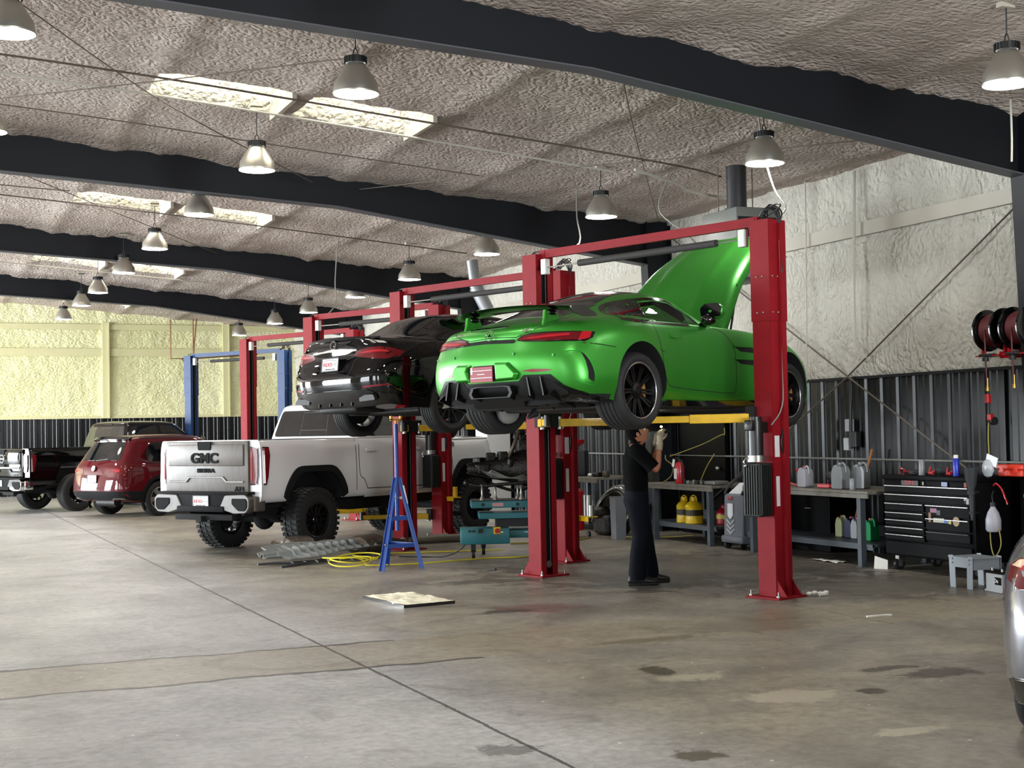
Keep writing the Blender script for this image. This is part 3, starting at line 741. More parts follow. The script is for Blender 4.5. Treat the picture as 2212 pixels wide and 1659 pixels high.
_c.add([(.35,-.60,.72), (1.30,-.60,.72), (1.30,.60,.72), (.35,.60,.72), (.50,-.46,1.17), (1.05,-.46,1.17), (1.05,.46,1.17), (.50,.46,1.17)], [(0,3,2,1),(4,5,6,7),(0,1,5,4),(1,2,6,5),(2,3,7,6),(3,0,4,7)])
gcut.append(_c)
_c = MB(); _c.prism(GDW, 2.4, Matrix(((1,0,0,0),(0,0,-1,1.2),(0,1,0,0),(0,0,0,1)))); gcut.append(_c)
_c = MB(); _c.prism([(-.56, .985), (.56, .985), (.42, 1.19), (-.42, 1.19)], 1.2, Matrix(((0,0,1,.99),(1,0,0,0),(0,1,0,0),(0,0,0,1)))); gcut.append(_c)
gbody = cut(gme, gcut, [M_green, M_intr], 'body', coupe)
for x, r, w in ((0, .352, .325), (2.63, .338, .28)):
    for s in (-1, 1):
        wheel(coupe, (x, s*(.965-w/2+(.0 if x == 0 else -.005)), .285 if x == 0 else .265), r, w, .258 if x == 0 else .245, s, 'twin', cal=M_gold, lip=mat('machined_rim_lip', 'c8c8c8', .2, 1))
def sym(p): return p + [(-a, b) for a, b in reversed(p) if abs(a) > 1e-6]
P = lambda poly, ax, m, name, **k: patch(gb, poly, ax, m, name, coupe, **k)
# glass
P([(.40,1.09),(.475,1.135)] and rounded(GDW, .02), '-Y', M_clear, 'side_window', off=-.004, th=0, step=.06)
P(rounded(GDW, .02), '+Y', M_clear, 'side_window', off=-.004, th=0, step=.06)
P([(-.56,.99),(.56,.99),(.42,1.185),(-.42,1.185)], '+X', M_clear, 'windscreen', off=-.004, th=0, step=.06)
GQ = [(-.13,.945),(-.10,.99),(-.03,1.04),(.08,1.085),(.22,1.12),(.36,1.14),(.435,1.135),(.41,1.06),(.33,.955),(.28,.935),(.05,.935)]
for s_ in ('-Y', '+Y'):
    P(rounded(GQ, .02), s_, M_glassd, 'quarter_window', off=.003, step=.05)
rim = [(-.155,.935),(-.12,.995),(-.04,1.055),(.08,1.10),(.24,1.135),(.45,1.165),(.70,1.185),(.92,1.172),(1.12,1.10),(1.30,.985)]
for s_ in ('-Y', '+Y'): stripes(gb, [rim, [(-.155,.935),(.1,.918),(.5,.918),(.95,.922),(1.32,.935)], [(.335,.93),(.40,1.02),(.455,1.155)]], s_, M_gloss, 'window_trim', coupe, w=.026, off=.003)
P([(-.50,-.40),(-.30,-.455),(-.03,-.455),(.30,-.39),(.30,.39),(-.03,.455),(-.30,.455),(-.50,.40)], '+Z', M_glassd, 'rear_window', off=.003, step=.06)
P([(.31,-.385),(.6,-.40),(1.02,-.42),(1.10,-.40),(1.12,0),(1.10,.40),(1.02,.42),(.6,.40),(.31,.385)], '+Z', M_carbon, 'roof_panel', off=.004, step=.06)
# tail
TL = [(-.28,.755),(-.33,.79),(-.42,.808),(-.58,.812),(-.76,.808),(-.885,.80),(-.89,.785),(-.895,.745),(-.87,.712),(-.59,.722),(-.36,.735),(-.30,.745)]
for sg in (1, -1):
    t_ = P([(sg*a, b) for a, b in TL], '-X', M_gloss, 'tail_light', off=.004, step=.05)
    cx, cz = -.60*sg, .762
    q = patch(gb, [((a*sg-cx)*.94+cx, (b-cz)*.76+cz) for a, b in TL], '-X', M_redlens, 'lens', t_, off=.011, step=.05)
    patch(gb, [(sg*a, b) for a, b in [(-.36,.757),(-.45,.774),(-.60,.780),(-.76,.780),(-.76,.762),(-.60,.758),(-.45,.752)]], '-X', M_redlens2, 'light_bar', t_, off=.018, th=.004, step=.04)
    patch(gb, [(sg*a, b) for a, b in [(-.83,.795),(-.875,.792),(-.882,.74),(-.86,.722),(-.83,.724)]], '-X', M_redlens2, 'indicator', t_, off=.018, th=.004, step=.04)
P(sym([(.0,.775),(-.25,.765),(-.275,.745),(-.25,.732),(0,.742)][:1]+[(-.25,.765),(-.275,.745),(-.25,.732),(0,.742)])[:0] or [(.44,.762),(.09,.775),(-.25,.762),(-.275,.745),(-.25,.728),(.09,.742),(.44,.734),(.475,.748)], '-X', M_gap, 'vent_slot', off=.002, step=.05)
diff = [(.90,.22),(.86,.275),(.74,.335),(.63,.435),(.37,.44),(.31,.39),(-.31,.39),(-.37,.44),(-.63,.435),(-.74,.335),(-.86,.275),(-.90,.22),(-.84,.195),(-.45,.168),(.45,.168),(.84,.195)]
dif = P(diff, '-X', M_satinbl, 'diffuser', off=.010, step=.05)
for sg in (1, -1):
    patch(gb, rounded([(sg*a, b) for a, b in [(.28,.30),(.36,.415),(.60,.408),(.76,.285),(.75,.262),(.29,.268)]], .02), '-X', M_gap, 'air_intake', dif, off=.014, step=.06)
    for a in (.43, .57):
        b = MB(); b.box((-.93+.10*(a-.43), sg*a, .335), (.06, .014, .17), rot=Matrix.Rotation(R(12*sg), 3, 'X')); b.build('intake_blade', M_satinbl, dif)
for a in (-.66, -.42, -.2, .2, .42, .66):
    b = MB(); b.prism([(-.97, .25), (-.60, .135), (-.60, .17), (-.90, .30)], .016, Matrix(((1,0,0,0),(0,0,-1,a+.008),(0,1,0,0),(0,0,0,1)))); b.build('diffuser_fin', M_satinbl, dif)
ex = [(.245,.29),(.22,.345),(.16,.352),(-.16,.352),(-.22,.345),(-.245,.29),(-.22,.252),(.22,.252)]
b = MB(); n_ = len(ex)
for k_, (sc_, xx) in enumerate(((1.06, -.935), (1.06, -.985), (.92, -.985), (.90, -.85))): b.v += [(xx, y*sc_, .30+(z-.30)*sc_) for y, z in ex]
b.f = [(r_*n_+i, r_*n_+(i+1) % n_, (r_+1)*n_+(i+1) % n_, (r_+1)*n_+i) for r_ in range(3) for i in range(n_)] + [tuple(range(3*n_, 4*n_))]; b.m = [0]*len(b.f)
b.build('exhaust_tip', mat('dark_exhaust_steel', '141312', .35, .6), coupe, smooth=40)
rec = [(.33,.565),(-.235,.558),(-.335,.45),(-.31,.405),(-.26,.392),(.31,.392),(.42,.41),(.475,.45),(.475,.50),(.43,.56)]
b = MB(); b.prism([(y, z) for y, z in [(.20,.545),(-.07,.545),(-.07,.40),(.24,.40)]], .012, Matrix(((0,0,-1,-.965),(1,0,0,0),(0,1,0,0),(0,0,0,1)))); b.build('plate_recess', M_gap, coupe)
for pts in ([(.47,.47),(.45,.53),(.40,.565),(.24,.56),(.27,.50),(.23,.405),(.41,.405)], [(-.06,.565),(-.215,.56),(-.33,.455),(-.30,.405),(-.07,.40)]):
    b = MB(); cx = sum(p[0] for p in pts)/len(pts); cz = sum(p[1] for p in pts)/len(pts); n_ = len(pts)
    for sc_, xx in ((1, -.93), (1, -.985), (.82, -1.012)): b.v += [(xx+.03*abs(y), cx+(y-cx)*sc_, cz+(z-cz)*sc_) for y, z in pts]
    b.f = [(r_*n_+i, r_*n_+(i+1) % n_, (r_+1)*n_+(i+1) % n_, (r_+1)*n_+i) for r_ in range(2) for i in range(n_)] + [tuple(range(2*n_, 3*n_))]; b.m = [0]*len(b.f)
    b.build('bumper_insert', M_green, coupe, bev=.008)
pl = MB(); pl.box((-1.0, .085, .465), (.008, .27, .14), bev=.003); pl = pl.build('licence_plate', mat('red_dealer_plate', '8c2a38', .45), coupe); pl['label'] = 'dark red plate with three silver bars'
b = MB()
for z_ in (.50, .435): b.box((-1.006, .085, z_), (.006, .262, .006))
b.box((-1.006, .085, .467), (.006, .09, .007)); b.box((-1.003, .20, .50), (.006, .02, .06)); b.build('plate_bars', mat('light_plate_bars', 'cfcfcf', .4), pl)
for sg in (1, -1):
    P([(sg*a, b) for a, b in [(-.35,.478),(-.46,.488),(-.60,.482),(-.66,.472),(-.60,.462),(-.46,.460)]], '-X', M_redref, 'reflector', off=.004, step=.05)
sc_ = [(-.76,.63),(-.71,.575),(-.675,.50),(-.66,.42),(-.665,.355),(-.715,.385),(-.715,.45),(-.73,.545)]
for s_ in ('-Y', '+Y'):
    P(rounded(sc_, .015), s_, M_gap, 'corner_vent', off=.003, step=.03)
    b_ = [(-.84,.635),(-.775,.635),(-.72,.59),(-.68,.51),(-.655,.42),(-.655,.345),(-.70,.335),(-.79,.365)]
    stripes(gb, [b_], s_, mat('green_vent_lip', '2c9a2c', .3, .5), 'vent_lip', coupe, w=.012, off=.009, step=.03)
    stripes(gb, [[(.28,.915),(.285,.80),(.32,.66),(.345,.50),(.40,.37),(.50,.325),(.93,.30),(1.58,.275),(1.645,.33),(1.655,.5),(1.64,.70),(1.53,.84),(1.36,.915)], [(-.72,.70),(-.55,.685),(-.38,.665)], [(.30,.66),(.375,.64)]], s_, M_gap, 'door_seam', coupe, w=.007)
    h = P(rounded([(.50,.785),(.505,.822),(.61,.832),(.74,.812),(.735,.79),(.60,.778)], .012), s_, M_green, 'door_handle', off=.012, th=.014, step=.05)
    for zz in (.71, .585):
        g_ = P([(1.66,zz+.02),(1.96,zz+.02),(1.97,zz-.03),(1.74,zz-.018)], s_, M_gap, 'fender_vent', off=.004, step=.05)
        patch(gb, stripe([(1.63,zz+.034),(1.80,zz+.034),(1.97,zz+.034)], .022), s_, M_green, 'vent_blade', g_, off=.018, th=.018, step=.05)
    P([(.40,.165),(.45,.205),(1.0,.20),(1.6,.20),(2.12,.21),(2.2,.165),(1.6,.15),(1.0,.15),(.5,.15)], s_, M_gloss, 'side_skirt', off=.010, step=.06)
    P([(-.86,.27),(-.70,.245),(-.40,.205),(-.40,.185),(-.78,.195)], s_, M_gloss, 'bumper_skirt', off=.011, step=.04)
stripes(gb, [[(-.62,.90),(-.40,.822),(-.28,.78)], [(.62,.90),(.45,.822),(.28,.78)], [(-.28,.78),(0,.79),(.28,.78)]], '-X', M_gap, 'tailgate_seam', coupe, w=.007)
stripes(gb, [[(-.66,-.47),(-.42,-.50),(-.2,-.475),(0,-.47)], [(-.66,.47),(-.42,.50),(-.2,.475),(0,.47)]], '+Z', M_gap, 'tailgate_seam', coupe, w=.007)
P(rounded([(.39,.898),(-.08,.905),(-.10,.888),(.38,.88)], .008), '-X', M_gloss, 'high_brake_light', off=.004, step=.05)
text_mesh('AMG', .045, .003, RX((-.925, -.40, .835), -.5), 'badge_letters', M_chrome, coupe, .001)
text_mesh('GT R', .04, .003, RX((-.905, .43, .84), -.5), 'badge_letters', M_chrome, coupe, .001)
star_emblem(coupe, RX((-.945, 0.02, .81), -.25), .05)
for y_, z_, x_ in ((.48,.64,-.935), (-.27,.632,-.965), (-.67,.60,-.895)):
    b = MB(); b.cyl((x_-.006, y_, z_), (x_+.02, y_, z_), .012, n=14); b.build('parking_sensor', mat('green_sensor', '156a18', .3, .4), coupe, smooth=40)
# rear wing
wg = MB(); N_ = 24; prof = [(-.12,.022),(-.09,.012),(0,-.006),(.09,-.014),(.13,-.010),(.10,.004),(0,.014),(-.08,.026)]
vs = []
for k in range(N_+1):
    y = -.79+1.58*k/N_; u = abs(y)/.79; sc1 = 1-.15*u*u; dz = .055-.055*u**2.2; dx = .10*u**2
    vs += [(-.69+dx+px*sc1, y, 1.00+dz+pz) for px, pz in prof]
q = len(prof)
wg.add(vs, [(k*q+i, k*q+(i+1) % q, (k+1)*q+(i+1) % q, (k+1)*q+i) for k in range(N_) for i in range(q)] + [tuple(range(q)), tuple(range(N_*q, N_*q+q))])
wng = wg.build('rear_wing', M_gloss, coupe, smooth=40)
for sg in (-1, 1):
    b = MB(); b.prism(rounded([(-.80,1.03),(-.62,1.035),(-.45,.985),(-.42,.95),(-.62,.94),(-.78,.975)], .03), .010, Matrix(((1,0,0,0),(0,0,-1,sg*.80+.005),(0,1,0,0),(0,0,0,1)))); b.build('end_plate', M_gloss, wng, smooth=40)
    b = MB(); b.prism([(-.76,1.02),(-.60,1.02),(-.55,.93),(-.56,.86),(-.80,.86),(-.77,.95)], .03, Matrix(((1,0,0,0),(0,0,-1,sg*.47+.015),(0,1,0,0),(0,0,0,1)))); b.build('wing_strut', M_green, wng, bev=.008)
    b = MB(); b.sphere((-.66, sg*.47, 1.0), .05, 14, (1.5, .7, .6)); b.build('strut_head', M_gloss, wng, smooth=60)
# raised hood, hinged at the cowl
hd = MB(); path = smooth_path([V(p) for p in ((1.76,0,.925),(1.95,0,1.19),(2.13,0,1.42),(2.38,0,1.635),(2.62,0,1.79),(2.85,0,1.925),(2.98,0,1.985),(3.03,0,1.985))], 4)
hwid = [.715,.705,.685,.655,.61,.55,.40,.20]; K = len(path); cols = 32; vs = []
for i, p in enumerate(path):
    t = i/(K-1)*7; a = int(min(t, 6)); hw = hwid[a]+(hwid[a+1]-hwid[a])*(t-a)
    d = (path[min(i+1, K-1)]-path[max(i-1, 0)]).normalized(); nn = V((-d.z, 0, d.x))
    for c in range(cols+1):
        u = -1+2*c/cols; au = abs(u)
        cr = .05*(1-u*u) + .018*math.exp(-((au-.42)/.10)**2) - (.07*max(0, (au-.86)/.14)**2)
        vs.append(p + nn*cr + V((0, u*hw, 0)))
hd.add(vs, [(i*(cols+1)+c, i*(cols+1)+c+1, (i+1)*(cols+1)+c+1, (i+1)*(cols+1)+c) for i in range(K-1) for c in range(cols)])
ho = hd.build('hood', M_green, coupe, smooth=50); md = ho.modifiers.new('solid', 'SOLIDIFY'); md.thickness = .022; md.offset = -1
for sg in (-1, 1):
    b = MB(); b.cyl((1.98, sg*.66, .90), (2.12, sg*.655, 1.30), .011, n=8); b.cyl((2.12, sg*.655, 1.30), (2.16, sg*.65, 1.42), .006, n=8); b.build('gas_strut', M_mattebl, coupe)
# mirrors
for sg in (-1, 1):
    b = MB(); b.sphere((1.17, sg*1.0, 1.055), .12, 20, (.62, 1.0, .68)); mi = b.build('mirror', M_green, coupe, smooth=60)
    b = MB(); b.prism(rounded([(-.105,-.06),(.105,-.055),(.115,.03),(.06,.072),(-.08,.072),(-.115,.03)], .02), .02, Matrix(((0,0,-1,1.118),(-sg,0,0,sg*1.0),(0,1,0,1.06),(0,0,0,1)))); b.build('mirror_glass', M_glassd, mi, smooth=40)
    b = MB(); b.sphere((1.12, sg*.965, .975), .09, 16, (.9, .85, .62)); b.bar((1.14, sg*.95, .97), (1.22, sg*.82, .93), .07, .035); b.build('mirror_base', M_gloss, mi, smooth=60)
# seats, dash seen through the door glass
b = MB(); b.box((.62, -.33, .86), (.14, .44, .34), bev=.05); b.box((.62, .33, .86), (.14, .44, .34), bev=.05); b.box((.60, -.33, 1.06), (.10, .22, .15), bev=.04); b.box((.60, .33, 1.06), (.10, .22, .15), bev=.04); b.build('seats', M_seat, coupe, smooth=50)
b = MB(); b.box((1.2, 0, .86), (.25, 1.15, .22), bev=.04); b.build('dashboard', M_seat, coupe, smooth=50)
# underside
b = MB(); b.box((1.3, 0, .155), (2.9, 1.3, .05), bev=.02); b.box((0, 0, .25), (.35, 1.1, .12), bev=.03); b.box((-.45, 0, .20), (.5, 1.1, .1), bev=.04)
b.cyl((-.35, .02, .12), (-.45, .02, .07), .045, .015, n=16); b.build('underbody', M_mattebl, coupe, smooth=50)
b = MB(); b.sphere((-.05, .62, .14), .14, 16, (.9, .8, .8)); b.build('drive_cover', mat('light_grey_boot', '8c8c8a', .5), coupe, smooth=60)
# ================================================================== TWO-POST LIFTS
M_red = mat('lift_red', '7e121b', .55, 0, spec=.15, var=.08, vscale=6)
M_blue = mat('lift_blue', '1a3760', .5, 0, spec=.3, var=.08, vscale=6)
M_yel = mat('lift_yellow', 'd6a90e', .5, 0, coat=.1, var=.12, vscale=9)
M_dark = mat('dark_slot', '050505', .8)
M_cable = mat('steel_cable', '5c5c5a', .4, .8)
M_bolt = mat('zinc_bolt', '9c9a94', .35, .9)
M_pad = mat('foam_pad_grey', '2b2927', .8)
M_wht = mat('white_enamel_box', 'c4c6c0', .45)
M_hose = mat('black_hose', '0c0c0d', .45)
M_conduit = mat('grey_conduit', '8c8a82', .5)
def column(parent, face, paint, h=3.56, powered=False, car=-1):
    "face=+1: slot looks to +local x; column section .20 deep (x) by .24 wide (y)"
    s = face; D, Wd, T = .20, .24, .012
    m = MB()
    m.box((-s*D/2, 0, h/2), (T, Wd, h)); m.box((0, -Wd/2, h/2), (D, T, h)); m.box((0, Wd/2, h/2), (D, T, h))
    for y in (-1, 1): m.box((s*D/2, y*(Wd/2-.035), h/2), (T, .07, h))
    m.box((s*D/2, 0, h-.16), (T, Wd, .05)); m.box((0, 0, h-.006), (D, Wd, .012))
    # bolted upper sleeve
    u0 = 2.60
    m.box((-s*(D/2+.008), 0, (u0+h)/2), (.008, Wd+.02, h-u0)); m.box((0, -Wd/2-.008, (u0+h)/2), (D+.02, .008, h-u0)); m.box((0, Wd/2+.008, (u0+h)/2), (D+.02, .008, h-u0))
    if s < 0 or True:  # raised hose channel on the back
        m.box((-s*(D/2+.03), .0, h/2), (.045, .012, h*.98)) 
    c = m.build('column', paint, parent)
    m = MB(); m.box((0, 0, .01), (.40, .42, .02)); 
    for y in (-.11, .11): m.prism([(0, 0), (.12, 0), (0, .16)], .012, Matrix(((-s,0,0,-s*D/2),(0,0,1,y-.006),(0,1,0,.02),(0,0,0,1))))
    m.build('base_plate', paint, c, bev=.003)
    m = MB()
    for x in (-.16, .16):
        for y in (-.17, .17): m.cyl((x, y, .02), (x, y, .035), .02, n=6); m.cyl((x, y, .035), (x, y, .07), .009, n=8)
    for z in (u0+.08, u0+.42):
        for y in (-.04, .04): m.sphere((-s*(D/2+.013), y-.05, z), .011, 8)
        for x in (-.04, .03):
            for y in (-1, 1): m.sphere((x, y*(Wd/2+.013), z), .011, 8)
    m.build('bolts', M_bolt, c, smooth=60)
    m = MB(); m.box((-s*.02, 0, h/2), (.10, Wd-.05, h-.3)); m.build('slot_interior', M_dark, c)
    m = MB(); a = .035
    m.tube([(s*.085, -a, h-.2), (s*.085, -a, .16), (s*.085, -a*.6, .11), (s*.085, 0, .095), (s*.085, a*.6, .11), (s*.085, a, .16), (s*.085, a, h-.2)], .005, 6); m.build('lift_cable', M_cable, c)
    m = MB(); m.cyl((s*.06, 0, .135), (s*.095, 0, .135), .04, n=20); m.cyl((s*.09, 0, .135), (s*.105, 0, .135), .015, n=10); m.build('pulley', M_bolt, c, smooth=40)
    return c
def two_post(name, L, Rr, paint, label, carr, group, h=3.56, hts=None, power=True):
    "L, Rr = plan centres of left and right columns"
    L = V((*L, 0)); Rr = V((*Rr, 0)); d = Rr-L; W_ = d.length; ang = atan2(d.y, d.x)
    e = empty(name, (L+Rr)/2, ang); tag(e, label, 'lift', group); hw = W_/2
    cl = column(e, 1, paint, h); cl.location = (-hw, 0, 0)
    cr = column(e, -1, paint, h); cr.location = (hw, 0, 0)
    m = MB(); m.box((0, -.03, h+.0), (W_-.16, .05, .09)); m.box((-hw+.14, -.03, h-.05), (.07, .06, .17)); m.box((hw-.14, -.03, h-.05), (.07, .06, .17)); m.build('overhead_beam', paint, e)
    m = MB(); m.cyl((-hw+.75, -.09, h-.16), (hw-.55, -.09, h-.16), .036, n=14); m.build('shutoff_bar', M_pad, e, smooth=50)
    m = MB(); m.cyl((-hw+.2, -.09, h-.16), (hw-.2, -.09, h-.16), .008, n=8); m.build('shutoff_rod', M_bolt, e)
    for sg in (-1, 1):
        m = MB(); m.box((sg*(hw-.22), -.09, h-.15), (.08, .07, .17), bev=.008); m.build('switch_box', M_wht, e)
    m = MB()
    for k in range(4): m.tube([(hw-.1+.05*k, -.02*k, h+.02), (hw-.02, -.03+.03*k, h+.10+.02*k), (hw+.08+.015*k, .02*k, h+.08), (hw+.12, .03, h-.1), (hw+.125, .02+.01*k, h-.5)], .008, 6, 5)
    m.build('hydraulic_hose', M_hose, e, smooth=60); m = MB()
    m.tube([(hw-.05, 0, h+.05), (hw+.05, .05, h+.15), (hw+.15, .02, h+.13), (hw+.1, -.05, h+.06), (hw, -.02, h+.04)], .007, 6, 5)
    m.tube([(hw+.12, .02, h-.1), (hw+.125, .015, 2.6), (hw+.125, .015, 1.7), (hw+.13, -.03, 1.45), (hw+.125, .02, 1.2), (hw+.125, .02, .12)], .010, 6, 4)
    m.build('hydraulic_hose', M_hose, e, smooth=60); m = MB()
    m.tube([(-hw+.1, 0, h+.03), (-hw-.02, .02, h+.05), (-hw-.12, .01, h-.02), (-hw-.13, 0, h-.4), (-hw-.13, .02, 2.3), (-hw-.13, 0, 1.9)], .009, 6, 4)
    m.build('hydraulic_hose', M_hose, e, smooth=60)
    m = MB(); m.tube([(hw+.14, 0, h-.2), (hw+.142, 0, 2.2), (hw+.14, -.02, 1.8), (hw+.10, -.14, 1.62)], .007, 6, 4); m.build('grey_cable', M_conduit, e, smooth=60)
    # carriages and arms
    for sg, c in ((-1, cl), (1, cr)):
        m = MB(); m.box((-sg*(hw-.12)*-1*-1, 0, carr), (.12, .30, .20)); 
        m = MB(); m.box((sg*(hw-.13), 0, carr), (.10, .34, .16), bev=.006); m.box((sg*(hw-.02), 0, carr+.25), (.14, .17, .7)); m.build('carriage', M_dark, e)
        for f in (-1, 1):
            tip = V((sg*(hw-.95), f*.78, carr-.03)) if f < 0 else V((sg*(hw-.78), f*.95, carr-.03)); root = V((sg*(hw-.17), f*.13, carr-.03)); mid = root.lerp(tip, .55)
            m = MB(); m.bar(root, mid, .11, .085); m.bar(mid, tip, .085, .065); am = m.build('arm', M_yel, e, bev=.006)
            m = MB(); m.cyl(tip+V((0, 0, -.04)), tip+V((0, 0, .075)), .045, n=16); m.build('lift_pad', M_rubber, am, smooth=40)
            m = MB(); m.cyl(root+V((0, 0, -.07)), root+V((0, 0, .07)), .03, n=12); m.build('arm_pin', M_bolt, am, smooth=40)
    if power:
        m = MB(); y0 = -.12
        m.cyl((hw+.0, y0-.13, 1.34), (hw, y0-.13, 1.66), .07, n=20); m.cyl((hw, y0-.13, 1.66), (hw, y0-.13, 1.70), .06, n=20); m.box((hw, y0-.07, 1.60), (.10, .12, .10)); m.box((hw+.02, y0-.24, 1.62), (.09, .06, .10), bev=.01)
        pu = m.build('power_unit', mat('black_motor_paint', '0a0a0b', .4, 0, coat=.1), e, smooth=50)
        m = MB(); m.cyl((hw, y0-.13, 1.28), (hw, y0-.13, 1.34), .085, n=20); m.build('pump_block', M_bolt, pu, smooth=40)
        m = MB(); m.box((hw, y0-.125, 1.02), (.20, .17, .50), bev=.015)
        for k in range(6): m.box((hw+.07*(k/2.5-1), y0-.215, 1.02), (.012, .02, .46))
        for k in range(6): m.box((hw+.105, y0-.19+.026*k, 1.02), (.016, .012, .46))
        m.build('oil_reservoir', M_mattebl, pu)
        m = MB(); m.tube([(hw-.05, y0-.20, 1.33), (hw-.06, y0-.24, 1.29), (hw-.05, y0-.23, 1.25)], .008, 6, 4); m.sphere((hw-.05, y0-.23, 1.245), .016, 8); m.build('lever', M_chrome, pu, smooth=60)
    for z, ww, hh in ((1.42, .07, .20), (1.0, .05, .28)):
        m = MB(); m.box((hw+.1+.008, -.07, z), (.003, ww, hh)); m.build('sticker', M_plate, e)
    return e
G_ = 'two-post lifts in a row'
liftA = two_post('two_post_lift', (6.515, 14.417), (7.546, 11.388), M_red, 'red two-post lift nearest the camera, holding up the green coupe', 1.72, G_)
liftB = two_post('two_post_lift', (6.364, 18.676), (7.448, 15.782), M_red, 'red two-post lift holding up the black sedan, second from the camera', 1.70, G_)
liftC = two_post('two_post_lift', (6.29, 23.05), (7.57, 20.46), M_red, 'red two-post lift over the white pickup truck, arms low', .36, G_)
liftD = two_post('two_post_lift', (6.41, 28.50), (7.79, 25.64), M_red, 'red two-post lift farthest away, beside the blue one', .30, G_)
liftE = two_post('two_post_lift', (6.38, 34.54), (8.05, 32.04), M_blue, 'blue two-post lift behind the red ones, near the cream wall', .30, G_)
# ================================================================== BLACK SEDAN on the second lift
for p_ in gbody.data.polygons:
    if p_.center.z < .185 or (p_.center.x < -.42 and p_.center.z < .245): p_.material_index = 1
SD = [
 [(-.98,0,.24),(-.97,.5,.24),(-.86,.78,.26),(-.50,.88,.22),(0,.89,.20),(.45,.87,.17),(1.1,.86,.17),(1.8,.86,.17),(2.45,.88,.18),(2.94,.89,.19),(3.35,.84,.18),(3.70,.55,.18),(3.80,0,.18)],
 [(-1.09,0,.40),(-1.07,.5,.40),(-.94,.82,.41),(-.52,.925,.38),(0,.935,.36),(.45,.925,.32),(1.1,.90,.31),(1.8,.90,.31),(2.45,.92,.32),(2.94,.935,.34),(3.4,.86,.35),(3.76,.55,.36),(3.86,0,.36)],
 [(-1.12,0,.60),(-1.10,.5,.60),(-.97,.82,.62),(-.55,.93,.62),(0,.95,.62),(.45,.935,.60),(1.1,.915,.58),(1.8,.915,.58),(2.45,.93,.59),(2.94,.945,.60),(3.4,.86,.60),(3.74,.55,.60),(3.84,0,.60)],
 [(-1.04,0,.80),(-1.02,.5,.80),(-.92,.79,.82),(-.55,.91,.83),(0,.935,.84),(.45,.925,.83),(1.1,.92,.82),(1.8,.92,.81),(2.45,.92,.80),(2.94,.91,.78),(3.35,.83,.75),(3.66,.5,.72),(3.74,0,.72)],
 [(-1.03,0,.98),(-1.0,.45,.99),(-.88,.70,.99),(-.50,.82,.99),(0,.86,.985),(.45,.875,.97),(1.1,.88,.955),(1.8,.875,.94),(2.4,.84,.92),(2.85,.78,.89),(3.2,.66,.85),(3.42,.4,.82),(3.5,0,.82)],
 [(-.95,0,1.06),(-.92,.40,1.06),(-.78,.58,1.055),(-.42,.70,1.05),(0,.76,1.045),(.45,.79,1.035),(1.1,.80,1.02),(1.7,.79,1.005),(2.0,.76,1.0),(2.2,.66,1.0),(2.34,.45,1.0),(2.40,.25,1.0),(2.42,0,1.0)],
 [(-.40,0,1.09),(-.36,.38,1.09),(-.24,.56,1.09),(-.05,.655,1.12),(.15,.68,1.17),(.45,.70,1.21),(1.1,.71,1.22),(1.5,.69,1.20),(1.75,.64,1.18),(1.9,.54,1.18),(2.0,.38,1.185),(2.04,.2,1.19),(2.05,0,1.19)],
 [(.22,0,1.36),(.24,.30,1.355),(.30,.44,1.345),(.38,.52,1.34),(.50,.56,1.355),(.70,.58,1.365),(1.1,.585,1.37),(1.3,.57,1.36),(1.42,.53,1.355),(1.5,.45,1.36),(1.56,.32,1.37),(1.59,.18,1.375),(1.60,0,1.38)],
 [(.40,0,1.40),(.44,0,1.405),(.5,0,1.412),(.55,0,1.418),(.62,0,1.424),(.80,0,1.435),(1.0,0,1.437),(1.15,0,1.433),(1.25,0,1.428),(1.32,0,1.423),(1.38,0,1.418),(1.42,0,1.413),(1.44,0,1.41)],
]
